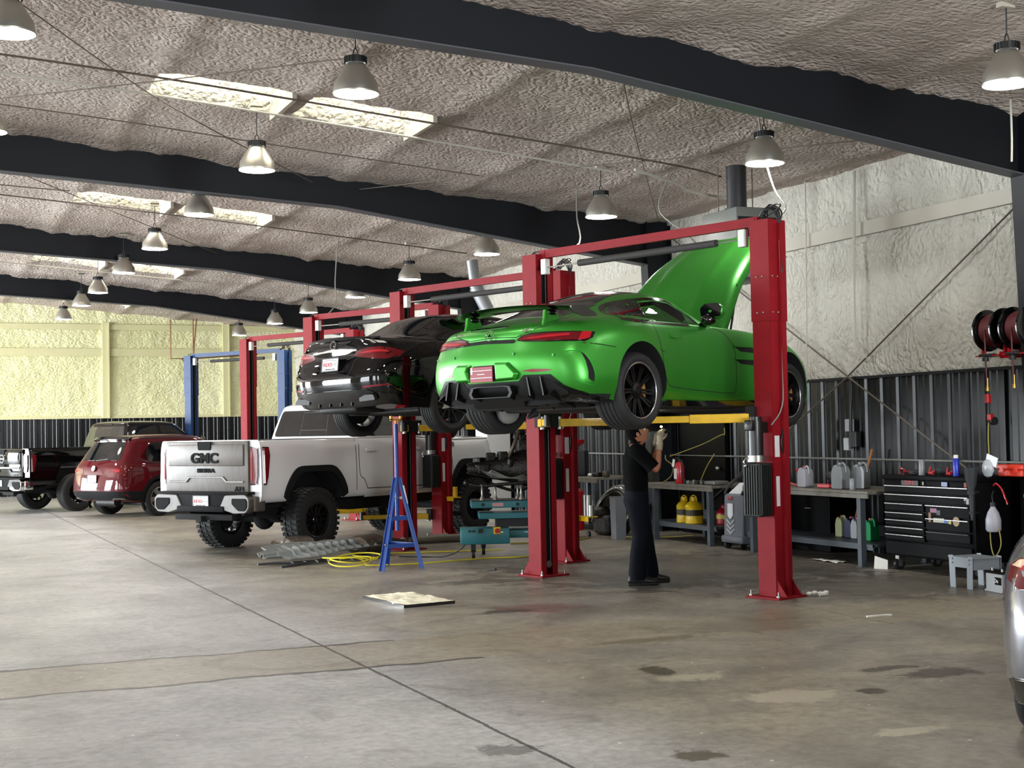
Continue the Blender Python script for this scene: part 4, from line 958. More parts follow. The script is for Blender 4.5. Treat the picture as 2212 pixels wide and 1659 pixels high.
def sedan(name, M, paint, r=.345, rimz=.345, drop=0, trunk_plate=True):
    car = empty(name, None, M=M)
    me = body_mesh(SD, [paint, M_liner], 5, 6)
    c = arch_cut(0, .355, .385, .55) + arch_cut(2.94, .355, .385, .55)
    b = cut(me, c, [paint, M_liner], 'body', car)
    for p_ in b.data.polygons:
        if p_.center.z < .20: p_.material_index = 1
    for x in (0, 2.94):
        for s in (-1, 1): wheel(car, (x, s*(.93-.125), rimz-drop), r, .25, .255, s, 'ten', rim_mat=mat('grey_alloy', '3a3a3c', .35, .7))
    bv = bvh_of(b); P = lambda poly, ax, m, nm, **k: patch(bv, poly, ax, m, nm, car, **k)
    P([(-.37,-.50),(.25,-.44),(.30,0),(.25,.44),(-.37,.50),(-.42,0)], '+Z', M_glassd, 'rear_window', off=.003, step=.06)
    P([(1.60,-.50),(2.2,-.60),(2.33,0),(2.2,.60),(1.60,.50),(1.64,0)], '+Z', M_glassd, 'windscreen', off=.003, step=.06)
    SW = [(-.02,1.05),(.20,1.16),(.45,1.27),(.75,1.325),(1.15,1.32),(1.45,1.26),(1.75,1.14),(1.98,1.03),(1.2,1.03),(.4,1.045)]
    for s_ in ('-Y', '+Y'):
        P(rounded(SW, .03), s_, M_glassd, 'side_window', off=.003, step=.06)
        stripes(bv, [[(-.06,1.045),(.4,1.035),(1.2,1.018),(2.0,1.02)], [(-.06,1.045),(.20,1.178),(.45,1.288),(.75,1.342),(1.15,1.338),(1.5,1.265),(2.0,1.02)]], s_, M_gloss, 'window_trim', car, w=.02, off=.004)
        stripes(bv, [[(.98,1.32),(.95,1.03)], [(.30,1.20),(.28,1.04)]], s_, M_gloss, 'window_pillar', car, w=.05, off=.004)
        stripes(bv, [[(.25,1.04),(.26,.85),(.36,.66),(.50,.45),(.58,.28)], [(1.12,1.02),(1.12,.6),(1.12,.27)], [(2.0,1.0),(2.14,.75),(2.14,.45),(2.05,.27)], [(.58,.27),(1.3,.255),(2.05,.27)], [(-.75,.72),(-.55,.69),(-.40,.66)]], s_, M_gap, 'door_seam', car, w=.008)
        for x_ in (.50, 1.38): P(rounded([(x_-.1,.865),(x_-.1,.895),(x_+.1,.89),(x_+.1,.86)], .012), s_, paint, 'door_handle', off=.012, th=.014)
        P(rounded([(-.50,.86),(-.50,.98),(-.36,.98),(-.36,.86)], .05), s_, M_gap, 'fuel_flap_seam', off=.0008, th=0); 
        P(rounded([(-.494,.866),(-.494,.974),(-.366,.974),(-.366,.866)], .05), s_, paint, 'fuel_flap', off=.0022, th=0)
    TLs = [(-.36,.845),(-.40,.895),(-.55,.925),(-.70,.93),(-.80,.91),(-.865,.87),(-.87,.81),(-.80,.78),(-.60,.80),(-.42,.825)]
    for sg in (1, -1):
        t = P([(sg*a, b_) for a, b_ in TLs], '-X', M_redlens, 'tail_light', off=.005, step=.05)
        patch(bv, [(sg*a, b_) for a, b_ in [(-.42,.862),(-.55,.888),(-.70,.897),(-.78,.88),(-.80,.86),(-.70,.868),(-.55,.862)]], '-X', M_redlens2, 'light_bar', t, off=.010, th=.004)
        if not paint.name.startswith('silver'): P([(sg*a, b_) for a, b_ in [(-.55,.475),(-.84,.495),(-.86,.475),(-.55,.455)]], '-X', M_redref, 'reflector', off=.006, step=.06)
    if paint.name.startswith('silver'):
        for sg in (1, -1): patch(bv, [(sg*a, b_) for a, b_ in [(-.45,.865),(-.56,.915),(-.72,.918),(-.80,.90),(-.84,.87)]], '-X', mat('clear_amber_lens', 'd8b49a', .12, coat=.8), 'indicator_lens', car, off=.012, th=.005)
    # boot lid, chrome strip, spoiler lip
    stripes(bv, [[(-.62,.99),(-.60,.90),(-.38,.80),(-.36,.66),(-.28,.60),(0,.59),(.28,.60),(.36,.66),(.38,.80),(.60,.90),(.62,.99)]], '-X', M_gap, 'boot_lid_seam', car, w=.008)
    P(stripe([(-.40,.905),(0,.925),(.40,.905)], .022), '-X', M_chrome, 'chrome_strip', off=.008, th=.01)
    P([(-.30,.85),(.30,.85),(.26,.66),(-.26,.66)], '-X', paint, 'plate_recess', off=.001)
    sp = MB(); K = 20; vs = []
    for k in range(K+1):
        y = -.62+1.24*k/K; u = (y/.62)**2; vs += [(-1.03+.12*u, y, 1.035), (-1.06+.14*u, y, 1.075-.02*u), (-.95+.10*u, y, 1.062), (-.95+.1*u, y, 1.04)]
    sp.add(vs, [(k*4+i, k*4+(i+1) % 4, k*4+4+(i+1) % 4, k*4+4+i) for k in range(K) for i in range(4)] + [(0, 1, 2, 3), (K*4, K*4+1, K*4+2, K*4+3)]); sp.build('spoiler_lip', M_gloss, car, smooth=40)
    star_emblem(car, RX((-1.045, 0, .985), -.15), .05)
    if trunk_plate: plate(car, (-1.10, .0, .755), -.12)
    # lower valance with diffuser and tail pipes
    dv = P([(-.86,.38),(-.70,.40),(-.60,.44),(-.3,.44),(.3,.44),(.60,.44),(.70,.40),(.86,.38),(.84,.27),(-.84,.27)], '-X', M_gloss, 'diffuser', off=.012, step=.06)
    for a in (-.3, -.1, .1, .3):
        m = MB(); m.box((-.985, a, .285), (.12, .012, .05)); m.build('diffuser_fin', M_mattebl, dv)
    for sg in (1, -1):
        m = MB(); m.prism(rounded([(sg*.46,.30),(sg*.46,.37),(sg*.70,.375),(sg*.74,.31)], .02), .06, Matrix(((0,0,-1,-1.0),(1,0,0,0),(0,1,0,0),(0,0,0,1)))); m.build('exhaust_tip', M_mattebl, car, smooth=40)
    for sg in (-1, 1):
        m = MB(); m.sphere((1.85, sg*1.0, 1.06), .12, 16, (.8, 1, .62)); m.build('mirror', paint, car, smooth=60)
    m = MB(); m.box((1.4, 0, .20), (3.4, 1.3, .06), bev=.02); m.box((0, 0, .30), (.4, 1.2, .14), bev=.03); m.box((-.6, .2, .26), (.5, .7, .14), bev=.04); m.tube([(-.8, .4, .25), (-.3, .3, .2), (1, .1, .2), (2.4, 0, .2)], .04, 10, 4)
    m.build('underbody', M_mattebl, car, smooth=50)
    return car
M_blackpaint = mat('black_car_paint', '040405', .4, 0, coat=1, coat_r=.03, spec=0)
Ms = Matrix.Translation((5.652, 16.694, 1.675)) @ Matrix.Rotation(R(23.4), 4, 'Z') @ Matrix.Rotation(R(-1.0), 4, 'X')
sed = sedan('sedan', Ms, M_blackpaint, drop=.09)
tag(sed, 'black four-door sedan with white dealer plate, raised on the second red lift', 'car')
M_silver = mat('silver_car_paint', '8a8c93', .25, .7, coat=1, coat_r=.04)
# ================================================================== PICKUPS AND SUV
def truck_rails(W_, xr, xf, wb, z0, zt, zh):
    "lower body: W_ half width, z0 sill, zt bed/belt top, zh hood top"
    def rail(y, z, yr=None, nose=0, zf=None, tail=0):
        yr = yr or y; zf = zf or z
        X = [xr+tail, xr+tail, xr+.02+tail, xr+.16, 0, .55, 1.3, 2.2, wb-.6, wb, wb+.5, xf-.12-nose, xf-nose]
        Y = [0, yr*.55, yr*.985, y, y, y, y, y, y, y, y*.96, y*.62, 0]
        return [(X[i], Y[i], z if i < 8 else zf) for i in range(13)]
    w = W_
    R_ = [rail(w*.93, z0, nose=.12), rail(w*.985, z0+.06, nose=.06), rail(w, z0+.22, nose=.02), rail(w*.995, (z0+zt)/2+.02, zf=(z0+zh)/2), rail(w*.985, zt-.16, zf=zh-.20, nose=.02), rail(w*.965, zt-.045, zf=zh-.09, nose=.05), rail(w*.935, zt-.004, zf=zh-.03, nose=.08),
          rail(w*.86, zt, zf=zh, nose=.12)]
    t = rail(0, zt+.004, zf=zh+.03, nose=.16); n = len(t); xs = [p[0] for p in t]
    R_.append([(x, 0, t[i][2]) for i, x in enumerate(xs)]); 
    # squeeze the ridge so the rail stays inside the body ends
    return R_
def cab_rails(W_, x0, x1, xr0, xr1, zb, zr):
    "greenhouse: base x0..x1, roof xr0..xr1"
    def rail(a, b, w, z, c=.12):
        X = [a, a, a+.02, a+c, a+(b-a)*.3, a+(b-a)*.45, a+(b-a)*.6, a+(b-a)*.72, b-c*2.4, b-c*1.2, b-c*.4, b, b]
        Y = [0, w*.6, w*.93, w, w, w, w, w, w*.97, w*.92, w*.78, w*.4, 0]
        return [(X[i], Y[i], z) for i in range(13)]
    L = lambda p, q, t: p+(q-p)*t
    R_ = [rail(x0, x1, W_, zb-.08), rail(x0, x1-.02, W_, zb)]
    for t, ww in ((.35, .955), (.70, .885), (.90, .83)): R_.append(rail(L(x0, xr0, t), L(x1, xr1, t), W_*ww, L(zb, zr, t)))
    R_.append(rail(xr0+.03, xr1-.05, W_*.77, zr-.015)); R_.append(rail(xr0+.12, xr1-.2, W_*.62, zr+.012))
    t = rail(xr0+.2, xr1-.35, 0, zr+.03); R_.append(t)
    return R_
def rename_bulk(*a): pass
M_whitepaint = mat('white_truck_paint', 'd6d7d8', .25, 0, coat=1, coat_r=.05)
def dusty(name, c1, c2):
    m = bpy.data.materials.new(name); m.use_nodes = True; nt = m.node_tree; N = nt.nodes; L = nt.links; b = N['Principled BSDF']
    tc = N.new('ShaderNodeTexCoord'); mp = N.new('ShaderNodeMapping'); mp.inputs['Scale'].default_value = (3, 9, 1.2); L.new(tc.outputs['Object'], mp.inputs[0])
    n = N.new('ShaderNodeTexNoise'); n.inputs['Scale'].default_value = 3; n.inputs['Detail'].default_value = 8; n.inputs['Roughness'].default_value = .65; L.new(mp.outputs[0], n.inputs['Vector'])
    r = N.new('ShaderNodeValToRGB'); e = r.color_ramp.elements; e[0].position = .3; e[0].color = lin(c1); e[1].position = .65; e[1].color = lin(c2); L.new(n.outputs[0], r.inputs[0])
    L.new(r.outputs[0], b.inputs['Base Color']); b.inputs['Roughness'].default_value = .5; b.inputs['Coat Weight'].default_value = .3; b.inputs['Coat Roughness'].default_value = .3
    return m
M_dusty = dusty('dusty_white_paint', '3b342e', '59514a')
M_dustyb = dusty('dusty_bumper_chrome', '37302b', '504842')
M_flare = mat('textured_black_trim', '0b0d0f', .85, spec=.25)
def pickup(name, M, paint, tailpaint, bumper, W_=.955, xr=-1.12, xf=4.70, wb=3.745, z0=.70, zt=1.555, zh=1.52, zr=2.07, tr=.43, tw=.30, flare=True, badge='GMC', sub='SIERRA', style='truck', cabx=(.98, 3.25, 1.12, 2.62)):
    car = empty(name, None, M=M)
    me = body_mesh(truck_rails(W_, xr, xf, wb, z0, zt, zh), [paint, M_liner], 3, 4); _t = bpy.data.objects.new('t', me); bv0 = bvh_of(_t); bpy.data.objects.remove(_t)
    def archp(x, hz, hw):
        hz += .05
        return [(x-hw*1.12, z0-.2), (x-hw*1.08, z0+.12), (x-hw*.88, tr+hz-.12), (x-hw*.62, tr+hz), (x+hw*.62, tr+hz), (x+hw*.88, tr+hz-.12), (x+hw*1.08, z0+.12), (x+hw*1.12, z0-.2)]
    rp = lambda x: rounded(archp(x, .63, .52), .12, 5)
    cs = archpoly_cut(rp(0), .55) + archpoly_cut(rp(wb), .55)
    bed = MB(); bed.box(((xr+.10+.82)/2, 0, zt+.05), (.82-xr-.10, W_*1.62, 1.0)); cs.append(bed)
    b = cut(me, cs, [paint, M_liner], 'body', car, 40)
    for p_ in b.data.polygons:
        if p_.center.z < z0+.01: p_.material_index = 1
    cme = body_mesh(cab_rails(W_*.93, *cabx, zt-.02, zr), [paint], 3, 4, 'cab'); cb = bpy.data.objects.new('cab', cme); COL.objects.link(cb); cb.parent = car
    for p_ in cme.polygons: p_.use_smooth = True
    bv = bvh_of(b); cv = bvh_of(cb)
    P = lambda poly, ax, m, nm, v=bv, pa=car, **k: patch(v, poly, ax, m, nm, pa, **k)
    for x in (0, wb):
        for s in (-1, 1): wheel(car, (x, s*(W_-.0-tw/2+.03), tr), tr, tw, .245, s, style, lugs=36 if flare else 0, rim_mat=M_rimb)
    for s_ in ('-Y', '+Y'):
        if flare:
            for x in (0, wb):
                a = archp(x, .63, .52); pts = a[0:8]; pts[0] = (pts[0][0], z0-.03); pts[-1] = (pts[-1][0], z0-.03)
                inner = rounded(pts, .12, 5)[5:-5]; cx, cz = x, tr+.05
                outer = [((p[0]-cx)*1.13+cx, (p[1]-cz)*1.10+cz+.012) for p in inner]; inner = [((p[0]-cx)*.985+cx, (p[1]-cz)*.985+cz) for p in inner]
                P(outer+inner[::-1], s_, M_flare, 'wheel_arch_flare', v=bv0, off=.03, th=.05, step=.12)
        fx = cabx[0]
        stripes(bv, [[(fx-.12,zt-.02),(fx-.12,z0+.1)], [(fx-.05,zt-.02),(fx-.05,zt-.5),(fx+.05,z0+.25),(fx+.12,z0+.12)], [(fx+1.05,zt-.02),(fx+1.05,z0+.12)], [(fx+2.15,zt-.05),(fx+2.22,z0+.12)], [(fx+.12,z0+.12),(fx+1.2,z0+.11),(fx+2.22,z0+.12)]], s_, M_gap, 'door_seam', car, w=.012)
        for x_ in (fx+.22, fx+1.28): 
            P(rounded([(x_-.12,zt-.20),(x_-.12,zt-.16),(x_+.12,zt-.16),(x_+.12,zt-.20)], .015), s_, paint, 'door_handle', off=.02, th=.025)
        P(rounded([(fx+.10,zt+.02),(fx+.22,zr-.10),(fx+.92,zr-.08),(fx+.94,zt+.02)], .05), s_, M_glassd, 'side_window', v=cv, off=.004)
        P(rounded([(fx+1.02,zt+.02),(fx+1.02,zr-.08),(fx+1.50,zr-.09),(fx+2.08,zt+.02)], .05), s_, M_glassd, 'side_window', v=cv, off=.004)
        P([(fx+.1,z0+.06),(fx+2.4,z0+.06),(fx+2.4,z0-.0),(fx+.1,z0-.0)], s_, paint, 'rocker_panel', off=.012)
        P([(xf-.34,zh-.28),(xf-.28,zh-.14),(xf-.12,zh-.16),(xf-.10,zh-.44),(xf-.22,zh-.44)], s_, M_gloss, 'headlight', off=.006, step=.06)
        P(rounded([(wb-.85,zt-.17),(wb-.85,zt-.10),(wb-.5,zt-.10),(wb-.5,zt-.17)], .02), s_, M_gloss, 'fender_badge', off=.008)
    # back glass
    P(rounded([(-.80,zt+.03),(.80,zt+.03),(.70,zr-.10),(-.70,zr-.10)], .06), '-X', M_glassd, 'rear_window', v=cv, off=.005, step=.1)
    stripes(cv, [[(-.26,zt+.04),(-.24,zr-.13),(.24,zr-.13),(.26,zt+.04)], [(-.26,zt+.12),(.26,zt+.12)]], '-X', M_mattebl, 'window_divider', car, w=.014, off=.007, sm=0)
    P(rounded([(-.18,zr-.065),(.18,zr-.065),(.18,zr-.03),(-.18,zr-.03)], .01), '-X', M_gloss, 'high_brake_light', v=cv, off=.01)
    P([(cabx[3]+.1,-.62),(cabx[1]-.12,-.70),(cabx[1]-.05,0),(cabx[1]-.12,.70),(cabx[3]+.1,.62)], '+Z', M_glassd, 'windscreen', v=cv, off=.004, step=.12)
    # tailgate
    zb = z0+.10; m = MB(); hw = W_*.83
    m.box((xr-.012, 0, (zb+zt)/2), (.05, hw*2, zt-zb-.02), bev=.015)
    m.box((xr-.045, 0, zt-.20), (.03, hw*1.82, .29), bev=.014)
    tg = m.build('tailgate', tailpaint, car, smooth=35)
    m = MB(); m.prism([(-hw*.9,zb+.21),(-.40,zb+.21),(-.33,zb+.27),(.33,zb+.27),(.40,zb+.21),(hw*.9,zb+.21),(hw*.9,zb+.185),(.38,zb+.185),(.31,zb+.245),(-.31,zb+.245),(-.38,zb+.185),(-hw*.9,zb+.185)], .018, Matrix(((0,0,-1,xr-.036),(1,0,0,0),(0,1,0,0),(0,0,0,1)))); m.build('tailgate_step_lip', tailpaint, tg, bev=.004)
    m = MB(); m.prism(rounded([(-.13,zt-.015),(.13,zt-.015),(.115,zt-.13),(-.115,zt-.13)], .02), .02, Matrix(((0,0,-1,xr-.055),(1,0,0,0),(0,1,0,0),(0,0,0,1)))); m.build('tailgate_handle', M_flare, tg, bev=.004)
    if badge == 'GMC':
        text_mesh('GMC', .19, .014, RX((xr-.068, 0, zt-.245)), 'badge_letters', M_flare, tg, .006, 1.25)
        text_mesh('SIERRA', .075, .01, RX((xr-.045, 0, zb+.345)), 'badge_letters', M_flare, tg, .003, 1.45)
        text_mesh('AT4', .08, .01, RX((xr-.045, -hw*.80, zb+.10)), 'badge_letters', M_flare, tg, .003, 1.2)
    else:
        m = MB(); m.lathe([(.075, 0), (.08, .012), (.10, .012), (.105, 0)], n=28); m.box((0, 0, .006), (.24, .03, .014)); m.build('badge', M_chrome, tg, M=RX((xr-.062, 0, zt-.22)), smooth=40)
        m = MB(); m.box((xr-.048, 0, zt-.42), (.02, hw*1.7, .045), bev=.008); m.build('chrome_strip', M_chrome, tg)
        text_mesh('TITAN', .10, .01, RX((xr-.045, .30, zb+.22)), 'badge_letters', M_chrome, tg, .002, 1.3)
        text_mesh('CREW 4X4', .045, .008, RX((xr-.045, -hw*.62, zb+.12)), 'badge_letters', M_chrome, tg, .001, 1.3)
    # tail lights wrap the corner
    zt0, zt1 = (zt-.09, zt-.60) if badge == 'GMC' else (zt-.12, zt-.52)
    for s, s_ in ((-1, '-Y'), (1, '+Y')):
        q = [(s*W_*.842, zt0), (s*W_*.975, zt0-.01), (s*W_*.985, zt0-.1), (s*W_*.985, zt1+.12), (s*W_*.96, zt1), (s*W_*.842, zt1)]
        t = P(q, '-X', M_gloss, 'tail_light', off=.012, th=.03, step=.08)
        cx, cz = s*W_*.91, (zt0+zt1)/2
        patch(bv, [((a-cx)*.84+cx, (b_-cz)*.93+cz) for a, b_ in q], '-X', M_redlens, 'lens', t, off=.022, th=.012, step=.08)
        patch(bv, [(s*W_*.865, zt0-.06), (s*W_*.885, zt0-.06), (s*W_*.885, zt1+.07), (s*W_*.865, zt1+.07)], '-X', M_redlens2, 'light_bar', t, off=.027, th=.004)
        q = [(xr+.0, zt0), (xr+.20, zt0-.01), (xr+.215, zt0-.12), (xr+.17, zt1+.10), (xr+.13, zt1), (xr+.0, zt1)]
        patch(bv, q, s_, M_gloss, 'side_housing', t, off=.012, th=.03, step=.08)
        cx, cz = xr+.095, (zt0+zt1)/2
        patch(bv, [((a-cx)*.86+cx, (b_-cz)*.93+cz) for a, b_ in q], s_, M_redlens, 'side_lens', t, off=.022, th=.012, step=.08)
        if badge != 'GMC': patch(bv, [(s*W_*.85, zt0-.04), (s*W_*.93, zt0-.04), (s*W_*.92, zt0-.22), (s*W_*.85, zt0-.26)], '-X', M_plate, 'reverse_light', t, off=.03, th=.01)
    # bumper
    m = MB(); zc = z0+.035
    for s in (-1, 1):
        m.prism(rounded([(s*.34,-.12),(s*.46,.09),(s*W_*.88,.10),(s*W_*.95,.04),(s*W_*.95,-.08),(s*W_*.89,-.15),(s*.62,-.16),(s*.46,-.12)], .03), .13, Matrix(((0,0,1,xr-.15),(1,0,0,0),(0,1,0,zc),(0,0,0,1))))
        m.box((xr+.04, s*W_*.955, zc-.03), (.20, .05, .20), bev=.02)
    m.box((xr-.04, 0, zc-.07), (.05, 1.3, .10), bev=.01)
    bp = m.build('rear_bumper', bumper, car, smooth=35, bev=.01)
    m = MB(); m.box((xr-.07, 0, zc), (.13, .92, .22), bev=.02); m.box((xr-.075, 0, zc+.115), (.14, W_*1.86, .035), bev=.008); m.box((xr-.08, 0, zc-.10), (.18, .9, .08), bev=.02); m.build('bumper_step', M_flare, bp, smooth=35)
    for s in (-1, 1):
        m = MB(); m.prism(rounded([(s*.60,.045),(s*W_*.89,.045),(s*W_*.915,.01),(s*W_*.915,-.07),(s*W_*.87,-.12),(s*.72,-.12),(s*.60,-.03)], .02), .03, Matrix(((0,0,1,xr-.162),(1,0,0,0),(0,1,0,zc),(0,0,0,1)))); m.build('corner_step', M_flare, bp, smooth=35, bev=.004)
    plate(car, (xr-.142, .0, zc+.0))
    # chassis, axles, exhaust, spare
    m = MB()
    for s in (-1, 1):
        m.bar((xr+.05, s*.45, z0-.12), (xf-.3, s*.45, z0-.1), .08, .14)
        m.tube([(-.75, s*.55, tr+.12), (0, s*.55, tr-.02), (.75, s*.55, tr+.14)], .035, 6, 4)
    for x in (0, wb): m.cyl((x, -W_*.75, tr), (x, W_*.75, tr), .055, n=12)
    m.sphere((0, .05, tr), .17, 16, (1, .8, .95)); m.cyl((0.1, .05, tr), (2.2, 0, z0-.15), .04, n=10)
    m.box((xr-.05, 0, z0-.18), (.10, 1.1, .08), bev=.01); m.box((xr-.12, 0, z0-.20), (.12, .08, .08))
    m.tube([(-1.1, -.62, z0-.12), (-.6, -.62, z0-.05), (.3, -.5, z0-.05), (1.4, -.4, z0-.15)], .045, 8, 4); m.box((1.9, 0, z0-.14), (1.0, .7, .16), bev=.04)
    m.build('chassis', M_liner, car, smooth=50)
    for s in (-1, 1):
        m = MB(); m.sphere((cabx[1]-.25, s*(W_+.10), zt+.09), .15, 14, (.5, .8, .9)); m.build('mirror', M_gloss, car, smooth=60)
    return car
Mt = Matrix.Translation((4.75, 20.05, 0)) @ Matrix.Rotation(R(32.5), 4, 'Z')
trk = pickup('pickup_truck', Mt, M_whitepaint, M_dusty, M_dustyb)
tag(trk, 'white crew-cab pickup truck with dusty tailgate and big off-road tyres', 'pickup truck')
Mb = Matrix.Translation((3.15, 33.9, 0)) @ Matrix.Rotation(R(25), 4, 'Z')
ttn = pickup('pickup_truck', Mb, M_blackpaint, M_blackpaint, M_chrome, W_=1.0, xr=-1.22, z0=.62, zt=1.42, zh=1.45, zr=1.98, tr=.42, flare=False, badge='other', cabx=(1.25, 3.5, 1.42, 2.8))
tag(ttn, 'black pickup truck with chrome rear bumper parked near the far wall', 'pickup truck')

SU = [
 [(-.90,0,.36),(-.88,.5,.36),(-.76,.80,.36),(-.5,.87,.30),(0,.88,.28),(.5,.86,.24),(1.1,.85,.24),(1.8,.85,.24),(2.3,.87,.25),(2.79,.88,.27),(3.2,.82,.28),(3.5,.5,.28),(3.6,0,.28)],
 [(-1.0,0,.50),(-.98,.5,.50),(-.84,.84,.50),(-.5,.915,.48),(0,.925,.46),(.5,.90,.42),(1.1,.89,.40),(1.8,.89,.40),(2.3,.91,.42),(2.79,.92,.45),(3.2,.86,.47),(3.56,.5,.48),(3.66,0,.48)],
 [(-.99,0,.72),(-.97,.5,.72),(-.85,.82,.74),(-.5,.91,.78),(0,.925,.78),(.5,.91,.76),(1.1,.90,.76),(1.8,.90,.76),(2.3,.91,.76),(2.79,.92,.75),(3.2,.84,.73),(3.54,.5,.72),(3.63,0,.72)],
 [(-.93,0,1.0),(-.91,.5,1.0),(-.80,.80,1.01),(-.45,.885,1.01),(0,.90,1.0),(.5,.90,.99),(1.1,.895,.98),(1.8,.885,.97),(2.3,.87,.96),(2.75,.84,.94),(3.1,.72,.92),(3.34,.42,.90),(3.42,0,.90)],
 [(-.86,0,1.12),(-.84,.48,1.12),(-.73,.76,1.12),(-.40,.85,1.10),(0,.865,1.085),(.5,.865,1.07),(1.1,.86,1.06),(1.75,.84,1.05),(2.1,.80,1.05),(2.3,.68,1.06),(2.42,.45,1.06),(2.48,.25,1.06),(2.5,0,1.06)],
 [(-.68,0,1.38),(-.66,.46,1.38),(-.55,.69,1.38),(-.25,.77,1.37),(0,.785,1.36),(.5,.79,1.35),(1.1,.78,1.34),(1.45,.77,1.32),(1.68,.70,1.31),(1.82,.58,1.31),(1.92,.4,1.31),(1.96,.2,1.31),(1.98,0,1.31)],
 [(-.50,0,1.60),(-.48,.42,1.60),(-.38,.60,1.60),(-.15,.66,1.615),(0.1,.67,1.62),(.5,.67,1.625),(.9,.66,1.615),(1.15,.645,1.60),(1.3,.60,1.59),(1.4,.48,1.59),(1.46,.33,1.59),(1.49,.18,1.59),(1.5,0,1.59)],
 [(-.35,0,1.64),(-.33,.25,1.64),(-.25,.35,1.645),(-.1,.40,1.655),(.1,.42,1.665),(.5,.42,1.67),(.85,.41,1.665),(1.0,.40,1.655),(1.1,.35,1.65),(1.18,.28,1.645),(1.22,.2,1.64),(1.24,.1,1.64),(1.25,0,1.64)],
 [(-.2,0,1.655),(-.15,0,1.66),(-.1,0,1.665),(0,0,1.67),(.1,0,1.675),(.5,0,1.68),(.7,0,1.678),(.8,0,1.672),(.9,0,1.668),(.95,0,1.664),(1.0,0,1.66),(1.03,0,1.657),(1.05,0,1.655)],
]
M_redpaint = mat('dark_red_car_paint', '4c0710', .5, 0, coat=.7, spec=.05, coat_r=.03)
suv = empty('suv', None, M=Matrix.Translation((4.386, 30.49, 0)) @ Matrix.Rotation(R(29), 4, 'Z')); tag(suv, 'dark red SUV parked between the white pickup and the black pickup', 'car')
me = body_mesh(SU, [M_redpaint, M_liner], 5, 5)
sb = cut(me, arch_cut(0, .37, .40, .55)+arch_cut(2.79, .37, .40, .55), [M_redpaint, M_liner], 'body', suv); bv = bvh_of(sb)
for p_ in sb.data.polygons:
    if p_.center.z < .30: p_.material_index = 1
for x in (0, 2.79):
    for s in (-1, 1): wheel(suv, (x, s*.80, .36), .36, .235, .235, s, 'five', rim_mat=mat('bright_alloy', '9a9a9c', .3, .8))
P = lambda poly, ax, m, nm, **k: patch(bv, poly, ax, m, nm, suv, **k)
P(rounded([(-.64,1.16),(.64,1.16),(.52,1.54),(-.52,1.54)], .06), '-X', M_glassd, 'rear_window', off=.004, step=.08)
P(stripe([(-.56,1.57),(0,1.585),(.56,1.57)], .05), '-X', M_gloss, 'roof_spoiler', off=.05, th=.08, step=.08)
m = MB(); m.bar((-.91, .02, 1.155), (-.86, -.36, 1.19), .02, .02); m.cyl((-.90, .02, 1.15), (-.93, .02, 1.16), .02, n=10); m.build('rear_wiper', M_mattebl, suv)
for sg in (1, -1):
    t = P([(sg*a, b_) for a, b_ in [(-.36,.90),(-.38,.985),(-.60,1.01),(-.80,1.02),(-.84,.93),(-.78,.875),(-.60,.885)]], '-X', M_redlens, 'tail_light', off=.006, step=.06)
    patch(bv, [(sg*a, b_) for a, b_ in [(-.50,.96),(-.60,.975),(-.74,.975),(-.74,.93),(-.66,.925),(-.62,.955)]], '-X', M_redlens2, 'light_bar', t, off=.012, th=.004)
    P(stripe([(sg*.50,.36),(sg*.60,.40),(sg*.78,.40),(sg*.84,.37)], .016), '-X', M_chrome, 'bumper_chrome', off=.02, th=.02)
m = MB(); m.lathe([(0, .008), (.045, .008), (.05, .014), (.058, .014), (.06, 0)], n=28)
m.prism([(-.028,.03),(-.018,.03),(0,-.01),(.018,.03),(.028,.03),(.004,-.036),(-.004,-.036)], .016); m.build('badge', M_chrome, suv, M=RX((-.955, 0, 1.0), -.25), smooth=40)
plate(suv, (-1.0, 0, .79), -.05)
P([(-.88,.54),(.88,.54),(.88,.38),(.6,.37),(-.6,.37),(-.88,.38)], '-X', M_flare, 'lower_bumper', off=.008, step=.08)
stripes(bv, [[(-.74,1.12),(-.78,.99),(-.72,.72),(-.5,.62),(0,.60),(.5,.62),(.72,.72),(.78,.99),(.74,1.12)], [(-.3,.86),(0,.865),(.3,.86)]], '-X', M_gap, 'tailgate_seam', suv, w=.009)
